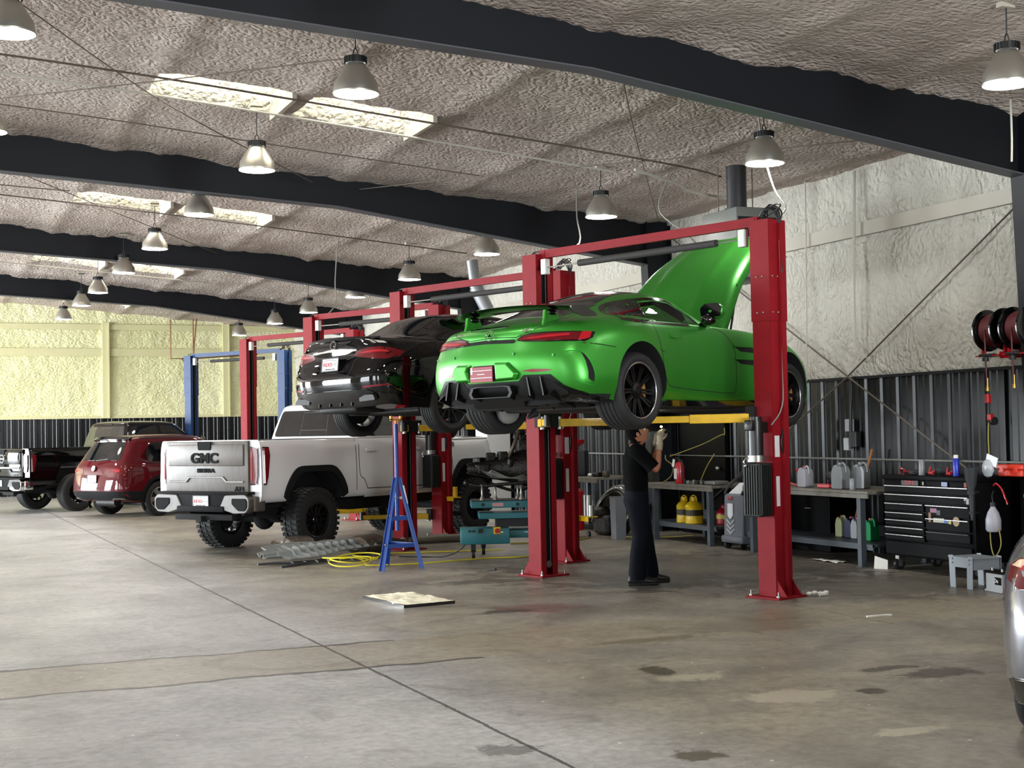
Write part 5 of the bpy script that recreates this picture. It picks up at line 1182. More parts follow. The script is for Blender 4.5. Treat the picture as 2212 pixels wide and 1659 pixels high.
for s_ in ('-Y', '+Y'):
    P(rounded([(-.42,1.22),(-.10,1.50),(.18,1.52),(.14,1.13),(-.2,1.13)], .05), s_, M_glassd, 'quarter_window', off=.004, step=.08)
    P(rounded([(.22,1.12),(.24,1.53),(.84,1.54),(.88,1.10)], .04), s_, M_glassd, 'side_window', off=.004, step=.08)
    P(rounded([(.94,1.10),(.92,1.54),(1.18,1.52),(1.60,1.30),(1.92,1.10)], .04), s_, M_glassd, 'side_window', off=.004, step=.08)
    stripes(bv, [[(-.46,1.17),(-.1,1.095),(.9,1.075),(1.9,1.08)], [(-.3,1.60),(.3,1.615),(1.0,1.60)]], s_, M_mattebl, 'roof_rail', suv, w=.025, off=.006)
    P([(-.86,.54),(-.46,.54),(-.42,.47),(.42,.47),(.50,.42),(2.3,.42),(2.35,.35),(.46,.30),(-.46,.34),(-.8,.36)], s_, M_flare, 'lower_cladding', off=.008, step=.1)
    for x in (0, 2.79):
        a = [(x+.405*cos(t*pi/12), .37+.405*sin(t*pi/12)) for t in range(-2, 15)]; o_ = [(x+.47*cos(t*pi/12), .37+.47*sin(t*pi/12)) for t in range(-2, 15)]
        P(o_+a[::-1], s_, M_flare, 'wheel_arch_trim', off=.008, th=.012, step=.1)
    stripes(bv, [[(.14,1.1),(.14,.95),(.40,.72),(.44,.45)], [(.90,1.1),(.90,.45)], [(1.96,1.05),(2.02,.45)], [(-.82,.93),(-.4,.93),(.9,.92),(2.2,.90)]], s_, M_gap, 'door_seam', suv, w=.009)
    for x_ in (.34, 1.12): P(rounded([(x_-.11,.945),(x_-.11,.98),(x_+.11,.98),(x_+.11,.945)], .014), s_, M_redpaint, 'door_handle', off=.014, th=.016)
m = MB(); m.box((1.3, 0, .26), (3.2, 1.3, .06), bev=.02); m.cyl((-.6, -.3, .30), (-.6, .3, .30), .09, n=14); m.build('underbody', M_mattebl, suv, smooth=50)
# silver sedan cut by the right edge, grey sedan far behind the white pickup
Mr = Matrix.Translation((6.01, 5.18, 0)) @ Matrix.Rotation(R(40), 4, 'Z') @ Matrix.Diagonal((1, 1, 1.06, 1))
slv = sedan('sedan', Mr, M_silver); tag(slv, 'silver sedan, only its left tail light corner in view at the right edge', 'car')
Mg = Matrix.Translation((6.6, 38.2, 0)) @ Matrix.Rotation(R(28), 4, 'Z')
gry = sedan('sedan', Mg, mat('beige_grey_car_paint', '7d7a68', .3, .4, coat=1)); tag(gry, 'grey sedan parked behind the white pickup by the blue lift', 'car')
# ================================================================== THINGS ON THE WALLS AND UNDER THE ROOF
M_rod = mat('rusty_rod', '5c5248', .6); M_wcon = mat('white_conduit', 'b5b0a4', .5); M_copper = mat('copper_pipe', '6e4a34', .45, .6)
M_dgrey = mat('dark_grey_plastic', '2c2e31', .5); M_greymetal = mat('grey_sheet_metal', '6f716c', .45, .3); M_bench = mat('grey_bench_steel', '3a4046', .5, .1, var=.12, vscale=5)
M_benchtop = mat('worn_bench_top', '67635a', .55, var=.25, vscale=8); M_blackcab = mat('black_cabinet_enamel', '030304', .5, 0, spec=.08)
M_teal = mat('teal_enamel', '1f6a72', .45, 0, coat=.2, var=.08); M_bluest = mat('blue_stand_enamel', '17418e', .45, 0, coat=.1)
M_yrope = mat('yellow_hose', 'd8c820', .5); M_yrope2 = mat('dull_yellow_hose', '8f8238', .6); M_oily = mat('oily_cast_metal', '1d1a18', .42, .4, bump=.6, bscale=30, var=.4, vscale=12)
M_cat = mat('heat_stained_steel', '4d443a', .45, .6, bump=.3, bscale=25, var=.25, vscale=9); M_redp = mat('red_enamel', 'a5121c', .35, 0, coat=.3); M_yelcan = mat('yellow_can_paint', 'd8b414', .4, 0, coat=.2)
M_orange = mat('orange_red_plastic', 'd6351c', .4); M_jug = mat('silver_jug_plastic', '7c7e80', .4, .2); M_jugc = mat('milky_plastic', '98979f', .4); M_paper = mat('white_paper', 'dcdad2', .7)
M_gcart = mat('grey_cart_plastic', '5c6068', .45); M_lgrey = mat('light_grey_plastic', '9b9ea1', .45)
def single(name, mb, m, label, cat, group=None, smooth=None, **k):
    return tag(mb.build(name, m, smooth=smooth, **k), label, cat, group)
def cable(name, pts, r, m, label, cat='cable', group=None, sm=4, n=6):
    b = MB(); b.tube(pts, r, n, sm); return single(name, b, m, label, cat, group, 60)
for pts, lb in (([(-.5,18.9,5.62),(1.03,17.11,5.52),(2.63,15.02,5.38),(4.5,12.5,5.22),(5.1,11.6,5.15)], 'thin dark brace rod crossing under the nearest skylight'),
                ([(.3,12.2,5.6),(2.16,15.27,5.42),(3.4,17.0,5.31),(5.28,19.3,5.15)], 'thin brace rod crossing the left end of the nearest skylight'),
                ([(6.0,19.4,5.10),(7.33,16.9,4.98),(8.92,14.6,4.87),(10.6,11.8,4.74)], 'thin brace rod under the ceiling right of the skylight'),
                ([(6.34,12.0,5.05),(7.8,14.42,4.95),(10.4,18.6,4.74)], 'thin brace rod over the green hood'),
                ([(0.5,20,5.55),(3.0,23.8,5.38),(5.6,27.5,5.16)], 'thin brace rod in the second roof bay')):
    cable('brace_rod', pts, .0065, M_rod, lb, 'rod', 'roof brace rods')
for pts, r, m_, lb in (([(-1,15.2,5.66),(2.3,15.18,5.44),(5.6,15.2,5.15),(8.7,15.3,4.88),(9.6,15.5,4.8)], .012, M_rod, 'dark conduit along the near edge of the skylight'),
                    ([(-.5,15.95,5.62),(2.35,15.93,5.43),(5.72,16.04,5.15),(8.4,16.1,4.9)], .014, M_wcon, 'pale conduit along the far edge of the nearest skylight'),
                    ([(-.5,17.3,5.6),(2.1,17.3,5.42),(4.1,17.4,5.26),(7.1,17.4,5.0)], .008, M_rod, 'thin conduit behind the nearest skylight'),
                    ([(0,23.6,5.58),(3.03,23.62,5.36),(6.04,23.6,5.1),(9.4,23.9,4.84)], .011, M_rod, 'dark conduit across the second skylight'),
                    ([(0,22.7,5.6),(1.36,22.8,5.5),(2.35,22.6,5.42)], .009, M_rod, 'short dark conduit left of the second skylight'),
                    ([(0,32,5.55),(3,32,5.33),(6.5,32,5.05)], .012, M_wcon, 'pale conduit along the third skylight')):
    cable('roof_conduit', pts, r, m_, lb, 'conduit', 'conduits across the roof bays')
cable('roof_conduit', [(8.3,15.4,4.80),(9.0,15.6,4.70),(9.4,15.9,4.66),(10.2,16.0,4.60)], .02, M_wcon, 'pale looped conduit above the heater', 'conduit')
for pts, lb in (([(7.11,24.19,5.0),(7.05,24.15,4.95),(6.98,24.1,4.3),(6.98,24.1,3.9),(6.6,23.4,3.62)], 'grey drop cord hanging over the lift between the sedan and the wall lamps'),
                ([(8.40,12.79,4.95),(8.40,12.7,4.5),(8.38,12.5,4.1),(7.9,11.6,3.75),(7.66,11.3,3.62)], 'grey drop cord running down to the front lift column'),
                ([(8.48,17.42,4.9),(8.42,17.3,4.5),(8.3,17.0,4.1),(7.0,15.0,3.65)], 'grey drop cord looping behind the front lift beam'),
                ([(9.0,15.69,4.85),(8.8,15.6,4.6),(8.7,15.5,4.3),(8.9,15.2,4.0),(9.2,15.3,3.8)], 'thick pale cord drooping beside the heater'),
                ([(9.0,9.7,4.45),(9.0,9.7,4.1),(8.99,9.7,3.9)], 'pull cord below the right edge lamp')):
    cable('drop_cord', pts, .010, M_conduit, lb, 'cord', 'cords hanging from the roof')
# wall: cross bracing, conduits, air line, outlets
cable('wall_brace_rod', [(11.04,11.75,4.0),(11.04,14.94,2.21),(11.06,19.3,.05)], .011, M_rod, 'long brace rod slanting down the right wall from the column top', 'rod', sm=0)
cable('wall_brace_rod', [(11.05,19.3,4.55),(11.04,14.90,2.21),(11.02,11.7,.55)], .011, M_rod, 'brace rod slanting down behind the black tool chest', 'rod', sm=0)
cable('wall_conduit', [(11.03,15.72,4.9),(11.03,15.75,3.5),(11.03,15.8,2.2)], .010, M_wcon, 'straight thin conduit running down the foam wall beside the front lift', 'conduit')
cable('wall_conduit', [(11.0,14.62,4.8),(11.0,14.68,3.6),(11.0,14.70,2.75),(11.0,14.66,2.55),(11.02,14.5,2.45)], .020, M_wcon, 'thick pale conduit with a bend at its foot on the foam wall', 'conduit')
cable('wall_conduit', [(11.06,14.88,2.2),(11.06,14.90,1.8),(11.06,14.92,1.30)], .022, M_rubber, 'black conduit down the corrugated wall to the outlets', 'conduit')
cable('air_line', [(11.08,8.5,1.16),(11.08,14,1.17),(11.08,18.0,1.18),(11.08,25.5,1.2)], .014, M_greymetal, 'thin grey air pipe running along the right wall', 'pipe', sm=0)
for y, z, c, lb in ((14.99,1.60,M_jugc,'white outlet box on the corrugated wall, upper'), (15.03,1.36,M_lgrey,'grey switch plate below the white outlet box')):
    b = MB(); b.box((11.10, y, z), (.07, .11, .16), bev=.01); single('outlet_box', b, c, lb, 'outlet')
b = MB(); b.box((11.10, 14.88, 1.42), (.09, .14, .20), bev=.01); single('junction_box', b, M_rubber, 'black junction box at the foot of the black conduit', 'junction box')
b = MB(); b.tube([(7.64,41,5.0),(7.64,41,3.95)], .02, 6); b.tube([(7.74,41.0,5.0),(7.64,41.0,3.95)], .02, 6); b.tube([(7.0,41,4.95),(7.0,41,3.85),(7.64,41,3.85),(9.5,41,3.98)], .02, 6); b.tube([(7.3,41,3.85),(7.5,41,3.7),(7.64,41,3.95)], .015, 6, 4)
single('copper_pipework', b, M_copper, 'brown pipework drop left of the blue lift, near the cream wall', 'pipe')
# man door in the right wall
d = MB(); d.box((11.10, 18.6, 1.06), (.06, 1.30, 2.12)); d = d.build('door_1', M_blackcab, kind='structure'); b = MB(); b.sphere((11.03, 18.1, 1.0), .035, 10); b.build('door_handle', M_bolt, d, smooth=60)
# unit heater with flue
ht = empty('unit_heater', (9.55, 15.0, 3.42)); tag(ht, 'grey hanging unit heater partly behind the front lift beam', 'heater')
b = MB(); b.box((0, 0, .42), (.62, .80, .86), bev=.015); b.build('casing', M_greymetal, ht, smooth=40)
b = MB(); b.box((-.02, -.405, .40), (.54, .02, .66)); b.build('outlet_opening', M_dark, ht)
b = MB()
for k in range(6): b.box((-.02, -.42, .14+.105*k), (.54, .05, .012), rot=Matrix.Rotation(R(30), 3, 'X'))
b.build('louvres', M_mattebl, ht)
b = MB()
for k in range(6):
    for q in range(7): b.sphere((-.24+.075*q, -.445, .155+.105*k), .010, 6)
b.build('rivets', M_plate, ht)
b = MB(); b.cyl((.05, .15, .85), (.05, .15, .92), .15, n=24); b.cyl((.05, .15, .92), (.05, .15, 1.45), .125, n=24); b.build('flue', mat('dark_flue', '2f2f30', .5, .5), ht, smooth=40)
for x in (-.25, .25):
    b = MB(); b.cyl((x, .1, .84), (x, .1, 1.42), .007, n=6); b.build('hanger_rod', M_rod, ht)
b = MB(); b.cyl((10.2, 24.9, 3.9), (10.0, 25.0, 4.35), .13, n=24); b.cyl((10.0, 25.0, 4.33), (9.95, 25.05, 4.86), .11, n=24); single('flue_pipe', b, mat('galvanised_flue', '8a8d8f', .4, .5), 'galvanised flue pipe rising behind the second lift', 'flue pipe', smooth=40)
# hose reels
def reel(y, lb, hose_end, bottom):
    e = empty('hose_reel', (10.83, y, 2.60)); tag(e, lb, 'hose reel', 'hose reels on the right wall')
    for q in (-.13, .13):
        b = MB(); b.lathe([(.05, q), (.17, q-.008), (.21, q), (.228, q+.01), (.222, q+.018), (.05, q+.012)], ax='Y', n=36); b.build('flange', M_gloss, e, smooth=40)
    b = MB(); b.lathe([(.07, -.11), (.165, -.11), (.175, -.05), (.17, .02), (.178, .07), (.165, .11), (.07, .11), (.07, -.11)], ax='Y', n=30); b.build('hose_coil', mat('red_hose', '5a1a1e', .5, bump=.5, bscale=50), e, smooth=50)
    b = MB(); b.bar((.16, -.165, .0), (0, -.165, 0), .05, .012, up=(0, 1, 0)); b.bar((0, -.165, .02), (-.05, -.165, -.27), .06, .012, up=(0, 1, 0)); b.bar((0, .165, .02), (-.05, .165, -.27), .06, .012, up=(0, 1, 0)); b.bar((.2, -.165, -.27), (-.12, -.165, -.28), .07, .014, up=(0, 1, 0)); b.bar((.2, -.165, -.27), (.0, -.165, 0), .05, .012, up=(0, 1, 0))
    b.box((.0, 0, -.28), (.30, .36, .014)); b.build('bracket', M_redp, e)
    b = MB(); b.box((-.14, 0, -.275), (.12, .16, .03), bev=.01); b.cyl((-.17, 0, -.30), (-.17, 0, -.34), .035, n=14); b.build('hose_guide', M_mattebl, e, smooth=40)
    b = MB(); b.tube([(-.175, 0, .0), (-.172, 0, -.2), (-.17, 0, -.34), (-.16, 0, -.60), (-.155, .0, hose_end)], .010, 7, 4); b.build('hose', mat('dark_red_hose', '4a1518', .5), e, smooth=60)
    b = MB(); b.cyl((-.155, 0, hose_end), (-.155, 0, hose_end-.10), .014, n=10); b.cyl((-.155, 0, hose_end-.10), (-.155, 0, hose_end-.14), .02, n=10); b.build('brass_fitting', mat('brass', 'a8843c', .35, .8), e, smooth=40)
    if bottom:
        b = MB(); b.box((-.155, 0, hose_end-.22), (.05, .05, .10), bev=.01); b.box((-.155, -.03, hose_end-.42), (.06, .05, .07), bev=.01); b.build('inflator_valve', M_redp, e)
        b = MB(); b.cyl((-.155, 0, hose_end-.15), (-.155, 0, hose_end-.48), .012, n=8); b.cyl((-.12, -.02, hose_end-.46), (-.12, -.06, hose_end-.46), .045, n=14); b.build('gauge', M_rubber, e, smooth=40)
        b = MB(); b.tube([(-.155, 0, hose_end-.48), (-.165, 0, hose_end-.65), (-.16, 0, hose_end-.85), (-.17, 0, hose_end-.93)], .008, 6, 4); b.cyl((-.17, 0, hose_end-.90), (-.19, 0, hose_end-.96), .012, n=8); b.build('whip_hose', M_yrope2, e, smooth=60)
reel(11.98, 'black and red hose reel on the right wall, left one with the longer hose', -.52, True)
reel(11.58, 'black and red hose reel at the right photo edge, the shorter hose', -.50, False)

# ================================================================== BLACK TOOL CHEST
tc = empty('tool_chest', (10.03, 11.5, 0)); tag(tc, 'black rolling tool chest with silver drawer pulls and stickers against the right wall', 'tool chest')
D_, W_, Z0, Z1 = .68, 1.46, .16, 1.0
b = MB(); b.box((D_/2+.01, W_/2, (Z0+Z1)/2), (D_, W_, Z1-Z0), bev=.012); b.box((D_/2, W_/2, Z1+.02), (D_+.02, W_+.02, .05), bev=.008); b.build('cabinet', M_blackcab, tc, smooth=40)
M_pull = mat('silver_drawer_pull', 'c4c4c2', .25, .9)
def drawer(y0, y1, z0, z1, pull=M_pull):
    b = MB(); b.box((-.005, (y0+y1)/2, (z0+z1)/2), (.03, y1-y0-.012, z1-z0-.010), bev=.004); d = b.build('drawer', M_blackcab, tc)
    b = MB(); b.box((-.028, (y0+y1)/2, z1-.016), (.02, y1-y0-.03, .014), bev=.004); b.build('drawer_pull', pull, d); return d
zs = [.93, .855, .775]
drawer(.05, W_-.04, .855, .945); drawer(.05, W_-.04, .755, .85)
for a, c in ((.655, .75), (.575, .65), (.495, .57), (.415, .49), (.335, .41)): drawer(.76, W_-.04, a, c)
drawer(.05, .74, .615, .75); dd = drawer(.05, .74, .475, .61); drawer(.05, .74, .36, .47, M_dgrey)
b = MB(); b.box((-.005, W_/2, .25), (.02, W_-.08, .14), bev=.004); b.build('lower_panel', M_blackcab, tc)
for k, (y, z, w, h, c) in enumerate(((.60,.685,.10,.045,'8a5a78'),(.52,.665,.06,.05,'3a3a44'),(.52,.585,.17,.045,'b8b4a0'),(.40,.58,.07,.04,'3a6ab0'),(.345,.575,.04,.04,'c8b030'),(.66,.61,.035,.10,'7a5a44'),(.07,.80,.035,.06,'b0b0b0'),(.44,.965,.09,.045,'8a92b8'),(.12,.965,.035,.05,'8a3a30'),(.78,.965,.02,.035,'a09880'))):
    b = MB(); b.box((-.024 if z < .9 else -.004, y+.0, z-.0), (.006, w, h)); b.build('sticker', mat('sticker_%s' % c, c, .5), tc)
b = MB(); b.cyl((-.02, .25, .585), (-.027, .25, .585), .05, n=20); b.build('round_sticker', mat('tan_sticker', 'a08a68', .5), tc)
b = MB(); b.box((-.003, 1.0, .965), (.006, .28, .052)); s_ = b.build('sticker', mat('grey_sticker', '3c3a3a', .5), tc)
text_mesh('Z71', .055, .003, RX((-.008, 1.0, .965)), 'sticker_text', mat('red_print', 'b02a30', .5), s_, .002, 1.8); text_mesh('9', .07, .003, RX((-.03, .10, .80)), 'sticker_text', M_plate, tc, .002)
for x, y in ((.08, .1), (.08, W_-.14), (.6, .1), (.6, W_-.14)):
    b = MB(); b.cyl((x, y-.022, .062), (x, y+.022, .062), .062, n=20); b.build('caster', M_rubber, tc, smooth=40)
    b = MB(); b.box((x+.02, y, .12), (.09, .06, .07)); b.cyl((x, y-.028, .062), (x, y-.023, .062), .03, n=12); b.build('caster_fork', M_bolt, tc)
TZ = 1.048
# things on and around the chest
b = MB(); b.lathe([(0, 0), (.034, 0), (.035, .004), (.035, .16), (.030, .168), (.026, .17), (0, .17)], (10.13, 12.42, TZ), n=20); single('spray_can', b, M_jug, 'silver aerosol can standing on the black tool chest', 'spray can', smooth=40)
e = empty('spray_can', (10.12, 11.86, TZ)); tag(e, 'blue aerosol can with white cap on the black tool chest', 'spray can'); b = MB(); b.lathe([(0, 0), (.034, 0), (.035, .005), (.035, .17), (.026, .19), (0, .19)], n=20); b.build('can', mat('blue_can', '1c2f9a', .3, .2), e, smooth=40); b = MB(); b.lathe([(.024, .188), (.024, .22), (.018, .225), (0, .225)], n=14); b.build('cap', M_paper, e, smooth=40)
e = empty('funnel', (9.93, 11.42, .62)); tag(e, 'long black funnel in a holder on the tool chest corner', 'funnel'); b = MB(); b.lathe([(.012, 0), (.02, .05), (.03, .30), (.05, .36), (.075, .52), (.078, .53), (.07, .52), (.045, .36), (.0, .34)], n=22); b.build('cone', M_dgrey, e, smooth=40)
b = MB(); b.lathe([(.034, .26), (.045, .26), (.045, .30), (.034, .30)], n=18); b.box((.06, .03, .28), (.10, .04, .02)); b.lathe([(.022, .06), (.03, .06), (.03, .09), (.022, .09)], n=14); b.box((.06, .03, .07), (.10, .03, .02)); b.build('holder', M_mattebl, e)
b = MB(); b.sphere((10.15, 11.42, TZ+.09), .075, 10, (.5, 1.1, 1.3)); b.box((10.15, 11.36, TZ+.17), (.01, .16, .10), rot=Matrix.Rotation(.3, 3, 'X')); single('plastic_bag', b, mat('clear_bag', 'c8ccd0', .25, trans=.3), 'crumpled clear plastic bag behind the funnel', 'bag', smooth=30)
e = empty('parts_organizer', (10.45, 11.30, TZ-.0)); tag(e, 'orange-red plastic case on the right end of the tool chest', 'case'); b = MB(); b.box((0, 0, .04), (.26, .34, .07), bev=.012); b.build('base', M_orange, e); b = MB(); b.box((0, 0, .10), (.28, .38, .05), bev=.012); b.box((-.14, .1, .075), (.015, .05, .05)); b.box((-.14, -.1, .075), (.015, .05, .05)); b.build('lid', M_orange, e)
for k, (y, m_, lb) in enumerate(((12.74, M_redp, 'red looped strap clamp on the left of the tool chest top'), (12.55, M_mattebl, 'black air tool lying beside the silver can'), (12.28, M_redp, 'red handled pliers right of the silver can'), (12.15, M_mattebl, 'black coiled cable on the chest top'), (12.0, M_redp, 'red handled cutters left of the blue can'), (11.66, M_mattebl, 'black wrench roll right of the blue can'))):
    b = MB()
    if k in (0, 3): b.lathe([(.055+.0*k, .0), (.065, .008), (.055, .016), (.047, .008), (.055, 0)], (10.14, y, TZ+.02), n=20, M=Matrix.Rotation(.9, 3, 'Y')); b.lathe([(.045, .0), (.05, .006), (.045, .012)], (10.17, y-.04, TZ+.03), n=16)
    elif k in (2, 4): b.tube([(10.10, y-.08, TZ+.02), (10.12, y, TZ+.03), (10.15, y+.02, TZ+.09)], .012, 6, 3); b.tube([(10.12, y-.09, TZ+.05), (10.12, y, TZ+.02), (10.16, y+.06, TZ+.02)], .012, 6, 3)
    else: b.box((10.15, y, TZ+.03), (.08, .12, .05), rz=.4, bev=.01); b.cyl((10.12, y-.10, TZ+.03), (10.12, y-.02, TZ+.035), .015, n=8)
    single('hand_tool', b, m_, lb, 'tool', 'tools on the chest top', 40)
e = empty('spray_bottle', (9.95, 11.14, .52)); tag(e, 'white plastic bottle with a thin hose hanging on the tool chest side', 'bottle'); b = MB(); b.lathe([(0, 0), (.06, .0), (.075, .02), (.075, .12), (.055, .19), (.025, .24), (.022, .26), (0, .26)], n=16); b.build('bottle', M_jugc, e, smooth=40)
b = MB(); b.cyl((0, 0, .25), (0, 0, .29), .028, n=12); b.tube([(0, 0, .29), (.02, .03, .36), (.06, .05, .40)], .006, 6, 3); b.build('cap', M_mattebl, e, smooth=40); b = MB(); b.tube([(0, .05, .0), (-.0, .04, -.15), (0, .0, -.24), (0, -.06, -.20), (0, -.10, -.10), (0, -.07, .05)], .006, 6, 4); b.build('hose', M_yrope2, e, smooth=60)
cable('test_lead', [(9.93,11.10,.98),(9.92,11.05,1.0),(9.92,10.98,.95),(9.92,10.93,.86),(9.92,10.90,.80)], .009, M_redp, 'dark red lead hanging at the right end of the tool chest', 'lead')
b = MB(); b.box((10.72, 10.55, .52), (.55, 1.5, 1.0), bev=.01); e = single('storage_cabinet', b, M_blackcab, 'black cabinet right of the tool chest, behind the hanging bottle', 'cabinet')
for y in (10.1, 10.55, 11.0):
    b = MB(); b.box((10.435, y+.02, .52), (.012, .40, .92), bev=.004); b.build('cabinet_door', M_blackcab, e)
# grey step stool and car battery
st = empty('step_stool', (9.44, 10.88, 0), R(-4)); tag(st, 'grey riveted metal step stool in front of the tool chest', 'stool')
M_stool = mat('grey_stool_steel', '868c92', .5, .2)
b = MB(); b.box((.16, .17, .297), (.34, .38, .008))
b.build('tread', M_stool, st)
for x, nm in ((0, 'front_panel'), (.33, 'back_panel')):
    b = MB(); b.prism([(0, 0), (.085, 0), (.08, .20), (.265, .20), (.26, 0), (.345, 0), (.36, .31), (.30, .315), (.29, .30), (.06, .30), (.05, .315), (-.01, .31)], .006, Matrix(((0,0,1,x),(1,0,0,0),(0,1,0,0),(0,0,0,1)))); b.build(nm, M_stool, st)
for y in (-.0, .34):
    b = MB(); b.box((.165, y, .24), (.30, .006, .11)); b.build('side_panel', M_stool, st)
b = MB()
for y, z in ((.04, .28), (.30, .28), (.30, .24), (.04, .24)): b.sphere((-.006, y, z), .009, 8)
b.build('rivets', M_bolt, st, smooth=60)
bt = empty('car_battery', (9.47, 10.62, 0), R(-8)); tag(bt, 'grey car battery with black top on the floor beside the step stool', 'battery')
b = MB(); b.box((.09, .0, .09), (.18, .26, .17), bev=.006); b.box((.09, 0, .012), (.20, .28, .02), bev=.004); b.build('case', M_lgrey, bt)
b = MB(); b.box((.09, 0, .188), (.185, .27, .028), bev=.006); b.box((.09, 0, .207), (.10, .24, .016), bev=.004); b.build('lid', M_gloss, bt)
b = MB(); b.cyl((.04, .08, .2), (.04, .08, .225), .012, n=10); b.cyl((.04, -.08, .2), (.04, -.08, .225), .012, n=10); b.build('terminals', M_bolt, bt)
b = MB(); b.box((-.002, -.07, .11), (.004, .10, .07)); l_ = b.build('label', M_gloss, bt); text_mesh('Du', .05, .002, RX((-.006, -.045, .11)), 'label_text', M_plate, l_, .001)
# small litter
def litter(x, y, sx, sy, m_, lb, nm='paper_scrap', cat='litter', z=.004, seed=1, rise=.02):
    b = MB(); n_ = 6; rnd = random.Random(seed); vs = []
    for j in range(n_+1):
        for i in range(n_+1): vs.append((x+sx*(i/n_-.5)+rnd.uniform(-.1, .1)*sx/n_, y+sy*(j/n_-.5)+rnd.uniform(-.1, .1)*sy/n_, z+rnd.random()*rise))
    b.add(vs, [(j*(n_+1)+i, j*(n_+1)+i+1, (j+1)*(n_+1)+i+1, (j+1)*(n_+1)+i) for j in range(n_) for i in range(n_)])
    o = single(nm, b, m_, lb, cat, None, 60); d = o.modifiers.new('s', 'SOLIDIFY'); d.thickness = .002; return o
litter(10.02, 13.98, .16, .50, M_paper, 'white paper sheet on the floor under the right workbench', seed=2)
b = MB(); b.add([(9.93,13.03,.0),(10.0,12.88,.0),(10.02,12.9,.10),(9.96,13.05,.14)], [(0,1,2,3)]); o = single('paper_scrap', b, M_paper, 'crumpled white tissue propped by the tool chest caster', 'litter'); o.modifiers.new('s', 'SOLIDIFY').thickness = .004
b = MB(); b.tube([(7.38,9.80,.006),(7.48,9.79,.008),(7.56,9.80,.007),(7.62,9.78,.006)], .009, 6, 4); single('zip_strip', b, M_paper, 'thin white plastic strip on the floor in the right foreground', 'litter', smooth=60)
b = MB(); b.sphere((10.72, 15.4, .03), .035, 10, (1, 1.3, .8)); single('orange_cap', b, mat('orange_rag', 'b04a20', .6), 'small orange lump on the floor near the wall, right of the front lift', 'litter', smooth=40)
b = MB(); b.box((6.27, 15.28, .012), (.03, .09, .024), rz=.3, bev=.008); single('black_clip', b, M_mattebl, 'small black clip on the bare floor left of the front lift', 'litter')
b = MB()
for k in range(4): b.sphere((7.84+.05*k, 11.28-.02*k, .025+.008*(k % 2)), .025, 8, (1.3, 1, .8))
b.cyl((7.92,11.22,.02),(8.0,11.22,.02), .02, n=8); single('rag', b, M_paper, 'crumpled white rag at the foot of the front lift column', 'rag', smooth=40)
cable('floor_pipe', [(9.7,19.0,.012),(10.0,18.3,.02),(10.3,17.6,.08)], .008, M_yrope2, 'thin yellowish hose trailing under the second workbench', 'hose')

# ================================================================== WORKBENCHES
def bench(name, x0, x1, y0, y1, zt, zs, lb, legs, shelf=True):
    e = empty(name, (x0, y0, 0)); tag(e, lb, 'workbench', 'grey steel workbenches along the right wall'); w, l = x1-x0, y1-y0
    b = MB(); b.box((w/2, l/2, zt-.02), (w, l, .035), bev=.004); b.box((.01, l/2, zt-.055), (.02, l, .05)); b.build('top', [M_benchtop], e)
    for y in legs:
        for x in (.04, w-.05):
            b = MB(); b.box((x, y, (zt-.05)/2), (.07, .07, zt-.05)); b.box((x, y, .004), (.10, .10, .008)); b.build('leg', M_bench, e)
    if shelf:
        b = MB(); b.box((w/2+.03, l/2, zs), (w-.05, l+.0, .03)); b.box((.07, l/2, zs-.02), (.02, l, .06)); b.box((w-.08, l/2, zs+.08), (.02, l, .14)); b.build('shelf', M_bench, e)
    return e
bench('workbench', 9.93, 10.92, 13.12, 15.70, .855, .24, 'grey steel workbench between the front lift and the black tool chest', (.17, 2.4))
bench('workbench', 9.98, 10.90, 16.55, 18.45, .82, .25, 'grey steel workbench holding the fire extinguisher, behind the mechanic', (.11, 1.63))
bench('workbench', 9.95, 10.85, 19.95, 22.1, .85, .25, 'far grey workbench with scattered parts behind the front lift column', (.1, 2.0))
b = MB(); b.box((10.86, 15.35, .36), (.40, 1.0, .70), bev=.01); e = single('under_bench_cabinet', b, M_blackcab, 'black cabinet under the left end of the right workbench', 'cabinet'); b = MB(); b.box((10.65, 15.3, .55), (.015, .12, .015)); b.build('handle', M_bolt, e)
BZ = .855
def jug(x, y, z, h, m_, lb, rz=0, w=.19, d=.13, capm=M_redp, grp=None, nm='jug'):
    h *= .86; w *= .86; z += .002
    e = empty(nm, (x, y, z), rz); tag(e, lb, nm, grp)
    b = MB(); pr = [(-w/2, 0), (w/2, 0), (w/2, h*.62), (w*.30, h*.86), (w*.12, h*.92), (-w*.05, h*.92), (-w*.06, h*.80), (-w*.30, h*.88), (-w/2, h*.70)]
    b.prism(rounded(pr, .02, 3), d, Matrix(((0,0,1,-d/2),(1,0,0,0),(0,1,0,0),(0,0,0,1)))); b.build('body', m_, e, smooth=35, bev=.012)
    b = MB(); b.cyl((0, w*.04, h*.91), (0, w*.04, h), .022, n=12); b.build('cap', capm, e, smooth=40)
    b = MB(); b.tube([(0, -w*.06, h*.90), (0, -w*.25, h*.98), (0, -w*.46, h*.86), (0, -w*.50, h*.62)], .014, 7, 4); b.build('handle', m_, e, smooth=60)
    return e
jug(10.15, 14.62, BZ, .30, M_jugc, 'clear milky jug with grey handle on the right workbench', 0, capm=M_redp)
jug(10.12, 13.86, BZ, .36, M_jug, 'silver oil jug, nearer of the two on the right workbench', 0, .24, capm=M_jug)
jug(10.32, 13.75, BZ, .36, M_jug, 'silver oil jug behind the nearer one on the right workbench', .3, .22, capm=M_jug)
b = MB(); b.lathe([(0, 0), (.030, 0), (.033, .008), (.033, .125), (.027, .135), (0, .135)], (10.03, 13.52, BZ), n=20); single('drink_can', b, M_jug, 'silver drink can at the right end of the right workbench', 'can', smooth=40)
